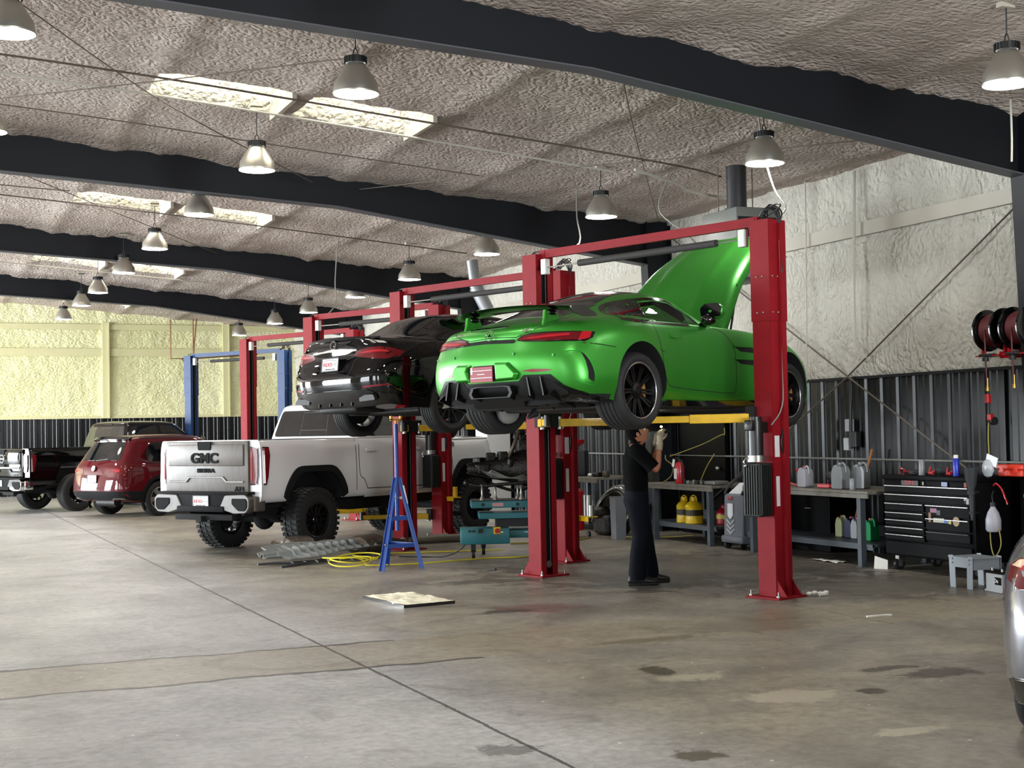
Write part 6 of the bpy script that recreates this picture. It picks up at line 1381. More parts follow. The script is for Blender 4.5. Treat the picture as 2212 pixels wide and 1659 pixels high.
b = MB(); b.sphere((10.45, 14.25, BZ+.10), .16, 14, (1, 1.3, .65)); b.box((10.40, 14.3, BZ+.14), (.2, .25, .10), bev=.03); single('tool_bag', b, M_mattebl, 'black cloth bag between the jugs on the right workbench', 'bag', smooth=50)
b = MB(); b.box((10.10, 14.15, BZ+.03), (.06, .22, .05), rz=.1, bev=.01); b.cyl((10.08,14.0,BZ+.03),(10.08,13.93,BZ+.03), .018, n=8); single('hand_tool', b, M_redp, 'red hand tool lying before the black bag on the right workbench', 'tool')
b = MB(); b.cyl((10.25,14.86,BZ+.0),(10.25,14.86,BZ+.18), .02, n=10); b.box((10.25,14.86,BZ+.20), (.05,.16,.04), bev=.01); b.cyl((10.2,14.86,BZ+.01),(10.15,15.0,BZ+.05), .012, n=8); single('bench_clamp', b, M_redp, 'red clamp left of the milky jug on the right workbench', 'clamp')
jug(10.45, 14.30, .255, .30, mat('greenish_jug', '9aa078', .4), 'half-full pale bottle on the lower shelf, leftmost', 0, .15, grp='jugs on the lower shelf')
jug(10.45, 14.12, .255, .29, mat('navy_jug', '1c2148', .4), 'navy blue jug on the lower shelf', 0, .15, grp='jugs on the lower shelf')
jug(10.42, 13.96, .255, .29, M_lgrey, 'grey jug beside the bench leg on the lower shelf', 0, .14, grp='jugs on the lower shelf')
jug(10.35, 13.62, .255, .30, mat('green_jug', '128a50', .4), 'bright green jug on the lower shelf right of the leg', 0, .17, grp='jugs on the lower shelf')
b = MB(); b.cyl((10.99, 14.80, .35), (11.03, 14.45, 1.30), .016, n=10); single('broom_handle', b, mat('wood_handle', 'a8683a', .6), 'wooden broom handle leaning on the right wall behind the bench', 'broom', smooth=40)
# second bench
BZ2 = .82
fe = empty('fire_extinguisher', (10.10, 17.60, BZ2)); tag(fe, 'red fire extinguisher with white tag standing on the second workbench', 'fire extinguisher')
b = MB(); b.lathe([(0, 0), (.062, 0), (.068, .01), (.068, .25), (.05, .295), (.02, .31), (0, .31)], n=24); b.build('cylinder', M_redp, fe, smooth=40)
b = MB(); b.box((-.066, .01, .14), (.012, .07, .15), bev=.004); b.build('label', M_plate, fe); b = MB(); b.cyl((0, 0, .30), (0, 0, .345), .02, n=10); b.box((-.01, .04, .36), (.02, .12, .014)); b.box((-.01, .05, .335), (.02, .10, .012)); b.build('valve', M_mattebl, fe)
b = MB(); b.tube([(0, -.01, .33), (0, -.08, .31), (-.01, -.085, .2), (0, -.075, .06)], .009, 6, 4); b.build('hose', M_rubber, fe, smooth=60); b = MB(); b.box((-.07, .05, .29), (.004, .06, .11), rot=Matrix.Rotation(.35, 3, 'X')); b.build('tag', M_paper, fe)
for k, (pts, lb) in enumerate((([(10.02,17.98,BZ2),(10.04,17.75,BZ2+.10),(10.06,17.72,BZ2+.25),(10.08,17.95,BZ2+.33),(10.1,18.0,BZ2+.40)], 'curled pale tube on the second workbench left of the extinguisher'), ([(10.15,17.95,BZ2+.38),(10.3,17.3,BZ2+.55),(10.4,16.95,BZ2+.68),(10.42,16.9,BZ2+.68),(10.42,16.9,BZ2+.78)], 'long pale tube reaching up and right over the extinguisher'), ([(10.15,17.15,BZ2),(10.2,17.05,BZ2+.22),(10.25,16.9,BZ2+.42)], 'straight pale tube with a taped tip leaning right of the extinguisher'))):
    cable('plastic_tube', pts, .007, M_yrope2, lb, 'tube', 'pale tubes on the second bench')
for k in range(9):
    y = 17.5-.085*k; b = MB(); rr = random.Random(k)
    if k % 3: b.box((10.12+.05*rr.random(), y, BZ2+.025), (.07, .05, .045), rz=rr.random(), bev=.008)
    else: b.cyl((10.12, y, BZ2), (10.12, y, BZ2+.06), .022, n=10)
    single('machine_part', b, M_greymetal if k % 2 else M_mattebl, ['small grey fitting right of the extinguisher base', 'tiny black block beside the grey fitting', 'small grey bracket on the second bench', 'black round cap on the second bench', 'small grey block on the second bench', 'black cube on the second bench', 'short grey cylinder on the second bench', 'small black wedge on the second bench', 'last small grey fitting near the recovery machine'][k], 'part', 'small parts on the second bench', 40)
b = MB(); b.box((10.2, 16.78, BZ2+.03), (.24, .26, .05), bev=.015); single('metal_tray', b, M_greymetal, 'flat grey metal tray on the second workbench near the recovery machine', 'tray')
def safety_can(x, y, m_, lb, h=.36, r=.115):
    e = empty('safety_can', (x, y, .266)); tag(e, lb, 'safety can', 'fuel safety cans under the second bench')
    b = MB(); b.lathe([(0, 0), (r, 0), (r+.004, .008), (r, .016), (r, h*.62), (r+.004, h*.64), (r, h*.66), (r*.75, h*.78), (r*.32, h*.86), (r*.32, h*.93), (0, h*.93)], n=28); b.build('can_body', m_, e, smooth=35)
    b = MB(); b.lathe([(0, h*.92), (r*.36, h*.92), (r*.36, h), (0, h)], n=16); b.build('cap', m_, e, smooth=40)
    b = MB(); b.tube([(0, -r*.6, h*.84), (0, -r*.5, h*1.0), (0, r*.1, h*1.06), (0, r*.7, h*.95), (0, r*.8, h*.80)], .010, 6, 4); b.build('handle', m_, e, smooth=60)
    b = MB(); b.lathe([(r+.002, h*.30), (r+.0025, h*.30), (r+.0025, h*.52), (r+.002, h*.52)], n=28); b.build('label_band', mat('yellow_label_band', 'c9b840', .5) if m_ is not M_yelcan else mat('black_yellow_band', '2a260e', .5), e); return e
safety_can(10.20, 17.66, M_yelcan, 'yellow safety can, left one under the second workbench'); safety_can(10.18, 17.36, M_yelcan, 'yellow safety can, right one under the second workbench', .37, .125)
safety_can(10.45, 17.0, M_redp, 'red safety can behind the bench leg', .25, .11); safety_can(10.40, 16.72, M_redp, 'red safety can beside the recovery machine', .25, .11)
# far bench clutter
for k, (y, sx, sz, m_, lb) in enumerate(((20.1,.10,.10,M_cat,'brown cast elbow on the far workbench'),(20.4,.14,.07,M_oily,'oily black lump on the far workbench'),(20.65,.08,.05,M_paper,'small white rag on the far workbench'),(21.1,.3,.42,M_mattebl,'tall black case on the far workbench'))):
    b = MB(); b.box((10.2, y, .85+sz/2), (sx, sx, sz), rz=.3*k, bev=.02); single('bench_item', b, m_, lb, 'part', smooth=50)
# grey refrigerant machine on casters
ac = empty('refrigerant_machine', (10.02, 15.84, 0)); tag(ac, 'grey refrigerant recovery machine on casters beside the second workbench', 'machine')
b = MB(); b.prism(rounded([(-.02,.12),(.50,.12),(.50,.93),(.38,.94),(.12,.74),(.0,.72)], .03), .46, Matrix(((1,0,0,0),(0,0,1,.0),(0,1,0,0),(0,0,0,1)))); b.build('housing', M_gcart, ac, smooth=35, bev=.02)
b = MB(); b.box((.24, .23, .13), (.58, .52, .10), bev=.03); b.build('base', M_gcart, ac, smooth=35)
for sg in (.02, .44):
    b = MB(); b.tube([(-.0, sg, .72), (.05, sg, .80), (.20, sg, .92), (.38, sg, .98)], .02, 8, 4); b.build('side_handle', M_mattebl, ac, smooth=60)
b = MB(); b.box((.12, .23, .79), (.22, .30, .02), rot=Matrix.Rotation(-.65, 3, 'Y')); b.build('display', M_plate, ac)
b = MB(); b.prism(rounded([(-.06,.60),(.06,.60),(.06,.44),(0,.39),(-.06,.44)], .01), .012, Matrix(((0,0,-1,-.015),(-1,0,0,.28),(0,1,0,0),(0,0,0,1)))); b.build('shield_badge', M_plate, ac)
b = MB(); b.sphere((-.02, .28, .67), .05, 12, (.2, 1, .5)); b.build('oval_badge', M_redp, ac, smooth=60)
b = MB()
for k in range(3): b.prism([(-.09,.40-.06*k),(0,.34-.06*k),(.09,.40-.06*k),(.09,.37-.06*k),(0,.31-.06*k),(-.09,.37-.06*k)], .012, Matrix(((0,0,-1,-.015),(-1,0,0,.28),(0,1,0,0),(0,0,0,1))))
b.build('vent_chevrons', M_lgrey, ac)
for x, y in ((.02, .05), (.02, .42), (.46, .05), (.46, .42)):
    b = MB(); b.cyl((x, y-.02, .05), (x, y+.02, .05), .05, n=18); b.build('caster', M_rubber, ac, smooth=40)
# grey bin, dark fender, red drain cart, white locker
b = MB(); b.lathe([(0, 0), (.11, 0), (.13, .60), (.14, .62), (.125, .62), (.10, .02)], (9.60, 18.55, 0), n=4, a0=pi/4, a1=2*pi+pi/4); single('waste_bin', b, mat('grey_bin', '6e7074', .5), 'narrow grey bin behind the mechanic', 'bin')
fd = MB(); N_ = 16; vs = []
for i in range(N_+1):
    a = pi*i/N_
    for q, (rr, xx) in enumerate(((.46, 0), (.56, .02), (.60, .10), (.58, .26))): vs.append((xx, -cos(a)*rr*1.15, .18+sin(a)*rr*1.05))
fd.add(vs, [(i*4+q, i*4+q+1, i*4+5+q, i*4+4+q) for i in range(N_) for q in range(3)])
fo = fd.build('car_fender', mat('glossy_dark_fender', '1a1f1f', .2, 0, coat=.8), smooth=60, M=Matrix.Translation((9.65, 19.05, .02))@Matrix.Rotation(.25, 4, 'Y')); fo.modifiers.new('s', 'SOLIDIFY').thickness = .01; tag(fo, 'glossy dark car fender leaning behind the mechanic', 'car part')
b = MB(); b.box((9.9, 19.35, .16), (.4, .5, .3), bev=.06); b.sphere((9.8, 19.5, .33), .16, 12, (1, 1.2, .7)); single('engine_part', b, M_oily, 'pile of oily black engine parts under the fender', 'car part', smooth=50)
dc = empty('drain_cart', (9.28, 19.35, 0)); tag(dc, 'red oil drain cart with a raised red tray behind the front lift', 'oil drain cart')
b = MB(); b.lathe([(0, .10), (.13, .10), (.14, .13), (.14, .68), (.10, .72), (0, .72)], n=24); b.build('tank', M_redp, dc, smooth=40)
b = MB(); b.cyl((-.02, 0, .7), (-.02, 0, 1.35), .02, n=10); b.build('mast', M_mattebl, dc)
b = MB(); b.lathe([(.03, 1.33), (.16, 1.40), (.17, 1.46), (.16, 1.46), (.03, 1.36)], n=24); b.build('tray', M_redp, dc, smooth=40)
for x, y in ((.15, -.15), (-.15, -.1), (0, .17)):
    b = MB(); b.cyl((x-.02, y, .045), (x+.02, y, .045), .045, n=16); b.build('caster', M_rubber, dc, smooth=40)
wl = MB(); wl.box((10.85, 26.35, .85), (.5, .62, 1.68), bev=.01); wl = single('locker', wl, M_white, 'white tall locker against the right wall beyond the pickup', 'locker'); b = MB(); b.box((10.585, 26.2, .92), (.02, .12, .03)); b.build('handle', M_mattebl, wl)
b = MB(); b.box((11.04, 24.6, 1.65), (.04, 1.9, .75)); single('wall_board', b, M_greymetal, 'grey board on the right wall right of the white locker', 'board')
# canisters on the lift column: silver extension tubes in a yellow rack
def rack(x, y, z, lb, tall):
    e = empty('adapter_rack', (x, y, z)); tag(e, lb, 'adapter rack', 'lift adapters on the columns'); b = MB(); b.box((0, 0, 0), (.14, .26, .014)); b.box((-.06, 0, -.03), (.014, .26, .05)); b.build('shelf', M_yel, e, bev=.002)
    for k, (yy, h) in enumerate(tall):
        b = MB(); b.cyl((0, yy, .007), (0, yy, h), .038, n=18); b.build('adapter', M_bolt if h > .1 and len(tall) > 1 else M_yel, e, smooth=40)
rack(7.66, 15.60, .55, 'silver stacking adapters in a yellow rack on the lift column right of the teal table', ((.07, .26), (-.02, .26), (-.09, .14))[:3])
rack(7.66, 20.2, .62, 'yellow adapter on a small rack on the third lift column', ((-.06, .16),))

# ================================================================== ON THE FLOOR, MIDDLE
# blue tripod stand
bs = empty('tripod_stand', (5.40, 16.15, 0)); tag(bs, 'blue tall tripod support stand in front of the second lift column', 'support stand')
F_ = [V((-.27,-.22,0)), V((-.02,.41,0)), V((.25,-.18,0))]; AP = V((0, 0, 1.08))
for k, f in enumerate(F_):
    n_ = (V((f.x, f.y, 0))).normalized(); top = AP+n_*.035; b = MB(); d_ = (top-f).normalized(); sd = n_.cross(d_).normalized()
    b.bar(f, top, .065, .008, up=n_); b.bar(f+sd*.03+n_*-.0, top+sd*.012, .008, .05, up=n_); b.build('leg', M_bluest, bs)
for z, in ((.28,), (.60,)):
    P3 = [f.lerp(AP, z/1.08) for f in F_]
    b = MB()
    for k in range(3): b.bar(P3[k], P3[(k+1) % 3], .008, .05)
    b.build('cross_brace', M_bluest, bs)
    b = MB()
    for k in range(3): b.sphere(P3[k]*1.06+V((0, 0, 0)), .013, 8)
    b.build('bolts', M_bolt, bs, smooth=60)
b = MB(); b.cyl((0, 0, .45), (0, 0, 1.72), .024, n=16); b.build('post', M_bluest, bs, smooth=40); b = MB(); b.cyl((0, 0, 1.70), (0, 0, 1.76), .012, n=12); b.box((0, 0, 1.77), (.14, .06, .02)); b.box((.06, 0, 1.79), (.02, .06, .05)); b.box((-.06, 0, 1.79), (.02, .06, .05)); b.build('saddle', M_yel, bs)
b = MB(); b.box((.075, -.09, .88), (.008, .035, .22), rot=Matrix.Rotation(-.22, 3, 'Y')); b.build('warning_label', M_plate, bs); b = MB(); b.cyl((-.05, -.05, .84), (.09, -.05, .84), .006, n=8); b.box((.03, -.06, .84), (.03, .01, .03)); b.build('locking_pin', M_bolt, bs)
# teal powertrain table with a gearbox on top
tt = empty('lift_table', (7.05, 16.95, 0), R(-20)); tag(tt, 'teal powertrain lift table carrying a black gearbox, left of the front lift', 'lift table')
b = MB(); b.box((-.20, -.22, .29), (.62, .40, .20), bev=.015); cb_ = b.build('control_box', M_teal, tt, smooth=40)
b = MB(); b.box((-.26, -.44, .36), (.05, .02, .05)); b.cyl((-.40, -.43, .36), (-.40, -.45, .36), .015, n=10); b.cyl((-.35, -.43, .36), (-.35, -.45, .36), .015, n=10); b.build('buttons', M_mattebl, cb_)
b = MB(); b.box((-.05, -.43, .36), (.09, .02, .09), bev=.005); b.build('switch_plate', M_yelcan, cb_); b = MB(); b.cyl((-.05, -.43, .36), (-.05, -.47, .36), .03, n=16); b.build('stop_button', M_redp, cb_, smooth=40)
b = MB(); b.box((.20, .05, .30), (.70, .60, .10), bev=.01); b.build('frame', M_teal, tt, smooth=40)
b = MB(); b.bar((-.10, .05, .36), (.55, .05, .52), .05, .03); b.bar((.55, -.10, .36), (-.10, -.10, .52), .05, .03); b.box((.2, 0, .44), (.5, .4, .10)); b.build('scissor', M_mattebl, tt)
b = MB(); b.box((.10, .0, .535), (.74, .55, .075), bev=.008); b.build('middle_platform', M_teal, tt); b = MB(); b.box((.06, .0, .68), (.86, .60, .085), bev=.008); pf = b.build('top_platform', M_teal, tt)
b = MB(); b.box((.06, 0, .726), (.84, .58, .012)); b.build('rubber_mat', M_mattebl, pf); b = MB(); b.box((-.03, -.304, .68), (.14, .006, .045)); b.build('type_plate', mat('pinkish_label', 'b88a88', .5), pf)
b = MB()
for x in (-.22, .22): b.cyl((x, -.305, .68), (x, -.31, .68), .022, n=14)
b.build('platform_bolts', M_mattebl, pf)
for x, y in ((-.35, -.30), (.45, -.25), (-.2, .35), (.5, .35)):
    b = MB(); b.cyl((x-.02, y, .06), (x+.02, y, .06), .06, n=18); b.box((x, y, .15), (.06, .06, .12)); b.build('caster', M_rubber, tt, smooth=40)
gx_ = empty('gearbox', (7.05, 16.95, .732), R(-20)); tag(gx_, 'oily black gearbox and subframe resting on the teal lift table', 'gearbox')
for x, y in ((-.05, -.1), (-.22, -.12), (.25, .1), (.28, -.15)):
    b = MB(); b.lathe([(0, 0), (.035, 0), (.03, .02), (.014, .05), (.014, .17), (.03, .20), (0, .20)], (x, y, 0), n=14); b.build('support_post', M_bolt, gx_, smooth=40)
b = MB(); b.lathe([(0, -.45), (.07, -.45), (.085, -.40), (.10, -.30), (.15, -.1), (.19, .10), (.24, .22), (.25, .40), (0, .40)], (.08, 0, .40), ax='X', n=20); rnd = random.Random(5)
for k in range(14): b.box((-.25+.05*k, rnd.uniform(-.16, .16), .40+rnd.uniform(-.16, .18)), (rnd.uniform(.05, .14), rnd.uniform(.06, .12), rnd.uniform(.04, .12)), rz=rnd.random(), bev=.012)
b.build('casing', M_oily, gx_, smooth=40); b = MB(); b.lathe([(.045, -.02), (.07, -.02), (.07, .02), (.045, .02), (.045, -.02)], (-.38, 0, .40), ax='X', n=20)
for k in range(6): b.sphere((-.40, .058*cos(k*pi/3), .40+.058*sin(k*pi/3)), .010, 6)
b.build('output_flange', M_cat, gx_, smooth=40)
b = MB()
for k in range(5): b.tube([(-.30+.05*k, -.18, .45-.04*k), (-.1, -.22, .30+.02*k), (.15, -.24, .28), (.40, -.2, .24+.03*k)], .009, 6, 4)
b.build('lines', M_greymetal, gx_, smooth=60)
b = MB(); b.tube([(-.42, -.05, .22), (-.25, -.1, .18), (.05, -.2, .20), (.4, -.22, .22)], .022, 8, 4); b.tube([(-.1, .2, .20), (.2, .22, .1), (.45, .2, .15)], .02, 8, 4); b.sphere((-.42, -.05, .22), .04, 10); b.build('subframe_arm', M_oily, gx_, smooth=60)
rnd = random.Random(11); b = MB(); b.box((.42, .12, .62), (.34, .34, .42), bev=.06)
for k in range(16): b.box((.42+rnd.uniform(-.22, .22), .05+rnd.uniform(-.2, .2), .62+rnd.uniform(-.25, .30)), (rnd.uniform(.04, .16), rnd.uniform(.04, .16), rnd.uniform(.03, .12)), rz=rnd.random()*2, bev=.01)
b.build('engine_block', M_oily, gx_, smooth=40); b = MB(); b.tube([(.12, -.1, .52), (.20, -.14, .70), (.30, -.10, .95)], .028, 8, 4); b.build('exhaust_stub', M_cat, gx_, smooth=60)
# undertray, mufflers, pipes on the floor
def tray_mesh():
    b = MB(); nx, ny = 110, 14; vs = []; ol = []
    for j in range(ny+1):
        for i in range(nx+1):
            u, v = i/nx, j/ny; w = .20+.10*sin(pi*min(1, u*1.6)) - (.12 if u < .12 else 0)
            x = 1.5*u; y = (v-.5)*2*w; z = .03+.05*u+.030*max(0, sin(u*85))*(0 if abs(v-.5) > .38 or u < .25 else 1) + .03*(abs(v-.5)*2)**4 + .035*(1 if .42 < v < .58 else 0)
            vs.append((x, y, z))
    holes = {(i, j) for i in range(50, 95) for j in (9, 10, 11) if (i//7) % 2}
    b.add(vs, [(j*(nx+1)+i, j*(nx+1)+i+1, (j+1)*(nx+1)+i+1, (j+1)*(nx+1)+i) for j in range(ny) for i in range(nx) if (i, j) not in holes]); return b
ut = tray_mesh().build('undertray', mat('grey_undertray_plastic', '6a6e6c', .5, var=.2, vscale=8), M=Matrix.Translation((4.05, 17.42, .06))@Matrix.Rotation(R(20), 4, 'Z')@Matrix.Rotation(R(9), 4, 'X')@Matrix.Diagonal((1.1, 1.35, 1.3, 1)), smooth=35); ut.modifiers.new('s', 'SOLIDIFY').thickness = .006; tag(ut, 'grey ribbed plastic undertray lying on the floor behind the white pickup', 'car part')
b = MB()
for k in range(8): b.box((.25+.16*k, -.28-.01*(k % 2), .03), (.13, .05, .02), rz=.1*(k % 3-1))
b.tube([(-.16, -.14, .01), (.05, -.18, .02), (.25, -.24, .015)], .012, 6, 3); b.tube([(.0, -.32, .01), (.2, -.30, .02), (.45, -.27, .02)], .014, 6, 3); b.build('torn_clips', M_dgrey, ut)
def muffler(name, M, lb, L=.5, r=.15):
    e = empty(name, None, M=M); tag(e, lb, 'exhaust part', 'exhaust parts on the floor'); b = MB(); b.lathe([(.0, -L/2), (r*.4, -L/2), (r*.85, -L*.42), (r, -L*.3), (r*.97, -L*.2), (r, -L*.18), (r*.97, -.02), (r, 0), (r*.97, .02), (r, L*.18), (r*.97, L*.2), (r, L*.3), (r*.85, L*.42), (r*.4, L/2), (0, L/2)], ax='X', n=28, M=Matrix.Diagonal((1, 1.25, .8))); b.build('muffler_shell', M_cat, e, smooth=30)
    b = MB(); b.tube([(L/2-.03, 0, 0), (L/2+.12, .05, 0), (L/2+.26, .04, .02), (L/2+.42, -.04, -.02)], .032, 10, 4); b.tube([(-L/2+.03, .05, .0), (-L/2-.08, .07, .02), (-L/2-.13, .02, .05)], .035, 10, 4); b.lathe([(.03, 0), (.06, 0), (.06, .015), (.03, .015)], (L/2+.42, -.04, -.02), ax='X', n=14); b.build('pipe', M_cat, e, smooth=50); return e
muffler('muffler', Matrix.Translation((4.75, 18.35, .16))@Matrix.Rotation(R(14), 4, 'Z'), 'brown ribbed muffler lying behind the grey undertray', .42, .15)
muffler('muffler', Matrix.Translation((5.60, 18.02, .15))@Matrix.Rotation(R(35), 4, 'Z')@Matrix.Diagonal((1.15,1.15,1.1,1)), 'dark ribbed muffler at the right end of the undertray', .44, .15)
b = MB(); b.tube([(5.85, 18.1, .05), (6.1, 18.4, .08), (6.3, 18.6, .12), (6.5, 18.9, .10)], .022, 8, 4); b.sphere((6.5, 18.9, .10), .045, 10); single('drive_shaft', b, M_greymetal, 'bare steel drive shaft end beside the second lift column', 'car part', smooth=60)
b = MB(); b.tube([(6.45, 19.3, .06), (6.75, 19.45, .06), (7.1, 19.45, .065), (7.5, 19.5, .06), (7.75, 19.35, .06)], .058, 12, 5); single('exhaust_pipe', b, mat('beige_grey_hose', '6b6558', .6), 'thick brownish exhaust hose lying between the second and third lift columns', 'hose', smooth=60)
b = MB(); b.tube([(6.85, 19.75, .045), (7.15, 19.85, .06), (7.45, 19.95, .07)], .035, 10, 4); single('exhaust_pipe', b, mat('beige_grey_hose'), 'shorter thin exhaust pipe resting behind the thick hose', 'pipe', smooth=60)
# yellow air hose
pts = [(7.42, 16.66, .012), (7.1, 16.60, .012), (6.8, 16.68, .012), (6.4, 16.62, .012), (6.0, 16.52, .012), (5.7, 16.50, .012), (5.4, 16.55, .012), (5.15, 16.62, .015)]
for k in range(44):
    a = k*.42; q = .24+.07*sin(k*.9); pts.append((5.03+q*1.15*cos(a+.5)+.05*sin(k*.7), 16.85+q*1.9*sin(a+.5), .014+.055*abs(sin(k*.37))+.0015*k))
pts += [(5.3, 17.6, .05), (5.55, 18.3, .02), (5.9, 18.1, .015), (6.3, 18.0, .014), (6.8, 17.85, .014), (7.4, 17.7, .014)]
cable('air_hose', pts, .0085, M_yrope, 'bright yellow air hose coiled by the blue stand and trailing to the right', 'hose', sm=4)
cable('power_cord', [(6.55, 16.75, .25), (6.45, 16.9, .10), (6.35, 17.2, .01), (6.1, 17.4, .01), (5.9, 17.6, .01)], .009, M_hose, 'black cord trailing left from the teal lift table', 'cord')
cable('floor_hose', [(7.9, 18.6, .012), (8.4, 18.5, .012), (8.9, 18.6, .012), (9.3, 18.9, .012)], .016, M_yrope2, 'dull yellow hose on the floor between the front lift and the mechanic', 'hose')
# foam ceiling slab that fell on the floor
fs_ = empty('foam_slab', (4.45, 12.98, 0), R(0)); tag(fs_, 'broken cream foam slab with black edge lying on the open floor', 'foam slab')
b = MB(); nx, ny = 22, 16; vs = []; Q = [V((-.33, .42, 0)), V((-.22, -.50, 0)), V((.30, -.42, 0)), V((.17, .50, 0))]
for j in range(ny+1):
    for i in range(nx+1):
        u, v = i/nx, j/ny; p = Q[0].lerp(Q[3], u).lerp(Q[1].lerp(Q[2], u), v); e_ = min(u, v, 1-u, 1-v)
        vs.append((p.x+.03*nz(u*6, v*6), p.y+.03*nz(u*6, v*6, 4), .028+(.022*nz(u*9, v*9, 2)+.016*nz(u*22, v*22) if e_ > 0 else 0)))
b.add(vs, [(j*(nx+1)+i, j*(nx+1)+i+1, (j+1)*(nx+1)+i+1, (j+1)*(nx+1)+i) for j in range(ny) for i in range(nx)]); o = b.build('foam_sheet', mat('cream_foam', 'e2dcc4', .85, bump=.8, bscale=14, var=.12), fs_, smooth=60); o.modifiers.new('s', 'SOLIDIFY').thickness = .02
b = MB(); 
for a_, c_ in ((0, 1), (1, 2)): b.bar(Q[a_]+V((0, -.005, .014)), Q[c_]+V((0, -.005, .014)), .02, .028)
b.build('black_edge', M_gloss, fs_)
# ================================================================== MECHANIC
def skin(name, verts, edges, m, parent, sub=2, root=0, smooth=True):
    "verts = [(co, r)]; Skin + Subdivision, baked to a mesh"
    me = bpy.data.meshes.new(name); me.from_pydata([v[0] for v in verts], edges, []); o = bpy.data.objects.new(name, me); COL.objects.link(o)
    sk = o.modifiers.new('skin', 'SKIN'); sk.use_smooth_shade = True; d = me.skin_vertices[0].data
    for i, v in enumerate(verts): r = v[1]; d[i].radius = (r, r) if not isinstance(r, tuple) else r; d[i].use_root = (i == root)
    ss = o.modifiers.new('sub', 'SUBSURF'); ss.levels = sub; ss.render_levels = sub
    dg = bpy.context.evaluated_depsgraph_get(); dg.update(); m2 = bpy.data.meshes.new_from_object(o.evaluated_get(dg)); bpy.data.objects.remove(o)
    m2.name = name; m2.materials.clear(); m2.materials.append(m); r = bpy.data.objects.new(name, m2); COL.objects.link(r); r.parent = parent
    for p_ in m2.polygons: p_.use_smooth = True
    return r
M_skin = mat('skin', '9a6448', .55); M_shirt = mat('black_shirt', '050506', .95, bump=.3, bscale=12, spec=.1); M_trous = mat('dark_navy_trousers', '090c14', .9, bump=.5, bscale=7, spec=.15); M_shoe = mat('black_shoe_leather', '101010', .5); M_glove = mat('beige_work_glove', '9a8c74', .75, bump=.2, bscale=40); M_hair = mat('black_hair', '060505', .95, spec=.1)
man = empty('person', (7.02, 13.10, 0), R(-23.2)); tag(man, 'person in black shirt and dark trousers under the green coupe, holding up a light', 'person')
# local: x = facing, y = left
SHR, SHL = V((-.02, -.185, 1.385)), V((-.02, .185, 1.385))
ELR, WRR = V((.17, -.215, 1.17)), V((.215, -.15, 1.43)); ELL, WRL = V((.16, .17, 1.20)), V((.20, .03, 1.44))
bv_ = [(V((-.02, 0, .93)), .09), (V((-.02, 0, 1.08)), .09), (V((-.02, 0, 1.25)), .10), (V((-.02, 0, 1.37)), .10), (V((-.005, 0, 1.44)), .055), (V((.01, 0, 1.49)), .052),
       (SHR, .062), (ELR, .045), (ELR.lerp(WRR, .35), .043), (WRR, .027), (SHL, .062), (ELL, .045), (ELL.lerp(WRL, .35), .043), (WRL, .027),
       (V((-.02, -.09, .86)), .095), (V((.0, -.10, .48)), .06), (V((-.03, -.105, .35)), .055), (V((-.04, -.11, .09)), .038), (V((-.02, .09, .86)), .095), (V((.07, .11, .48)), .06), (V((.10, .12, .35)), .055), (V((.12, .13, .09)), .038),
       (V((.05, -.11, .04)), .035), (V((.21, .13, .04)), .035), (WRR+V((.005, .01, .05)), .03), (WRL+V((.005, .0, .05)), .03)]
body = skin('body', bv_, [(0,1),(1,2),(2,3),(3,4),(4,5),(3,6),(6,7),(7,8),(8,9),(3,10),(10,11),(11,12),(12,13),(0,14),(14,15),(15,16),(16,17),(0,18),(18,19),(19,20),(20,21),(17,22),(21,23),(9,24),(13,25)], M_skin, man)
# head with a face, tilted back
hm = MB(); nu, nv = 28, 20; vs = []
for j in range(nv+1):
    t = pi*j/nv
    for i in range(nu):
        a = 2*pi*i/nu; x, y, z = sin(t)*cos(a), sin(t)*sin(a), cos(t)
        px, py, pz = .098*x, .076*y, .118*z
        if z < -.1: px *= 1-.16*(-z-.1); py *= 1-.32*(-z-.1)
        fr = max(0, x)**3
        if x > 0:
            yy = py/.076
            px += .030*math.exp(-(yy/.16)**2-((z+.10)/.16)**2)                                        # nose
            px -= .013*(math.exp(-((abs(yy)-.40)/.18)**2-((z-.10)/.11)**2))                           # eye sockets
            px += .008*math.exp(-(yy/.6)**2-((z-.26)/.08)**2)                                         # brow
            px += .010*math.exp(-(yy/.30)**2-((z+.50)/.06)**2) + .008*math.exp(-(yy/.30)**2-((z+.60)/.05)**2) - .005*math.exp(-(yy/.32)**2-((z+.55)/.02)**2)   # lips
            px += .014*math.exp(-(yy/.35)**2-((z+.82)/.12)**2)                                        # chin
        vs.append((px, py, pz))
hm.add(vs, [(j*nu+i, j*nu+(i+1) % nu, (j+1)*nu+(i+1) % nu, (j+1)*nu+i) for j in range(nv) for i in range(nu)])
for s in (-1, 1): hm.sphere((-.005, s*.077, -.005), .03, 10, (.7, .25, 1))
HM = Matrix.Translation((.005, 0, 1.555)) @ Matrix.Rotation(R(-24), 4, 'Y')
hd_ = hm.build('head', M_skin, man, smooth=70, M=HM)
for s in (-1, 1):
    b = MB(); b.sphere((.078, s*.032, .012), .013, 10); b.build('eye', M_plate, hd_, smooth=60)
    b = MB(); b.tube([(.086, s*.015, .034), (.088, s*.033, .039), (.078, s*.052, .034)], .004, 5, 3); b.build('eyebrow', M_hair, hd_, smooth=60)
hr = MB(); vs = []
for j in range(11):
    t = pi*.56*j/10
    for i in range(nu):
        a = 2*pi*i/nu; x, y, z = sin(t)*cos(a), sin(t)*sin(a), cos(t); k = 1.075
        if x > .25 and z < .45: k = .93
        vs.append((.098*x*k-.006, .076*y*k, .118*z*k+.002))
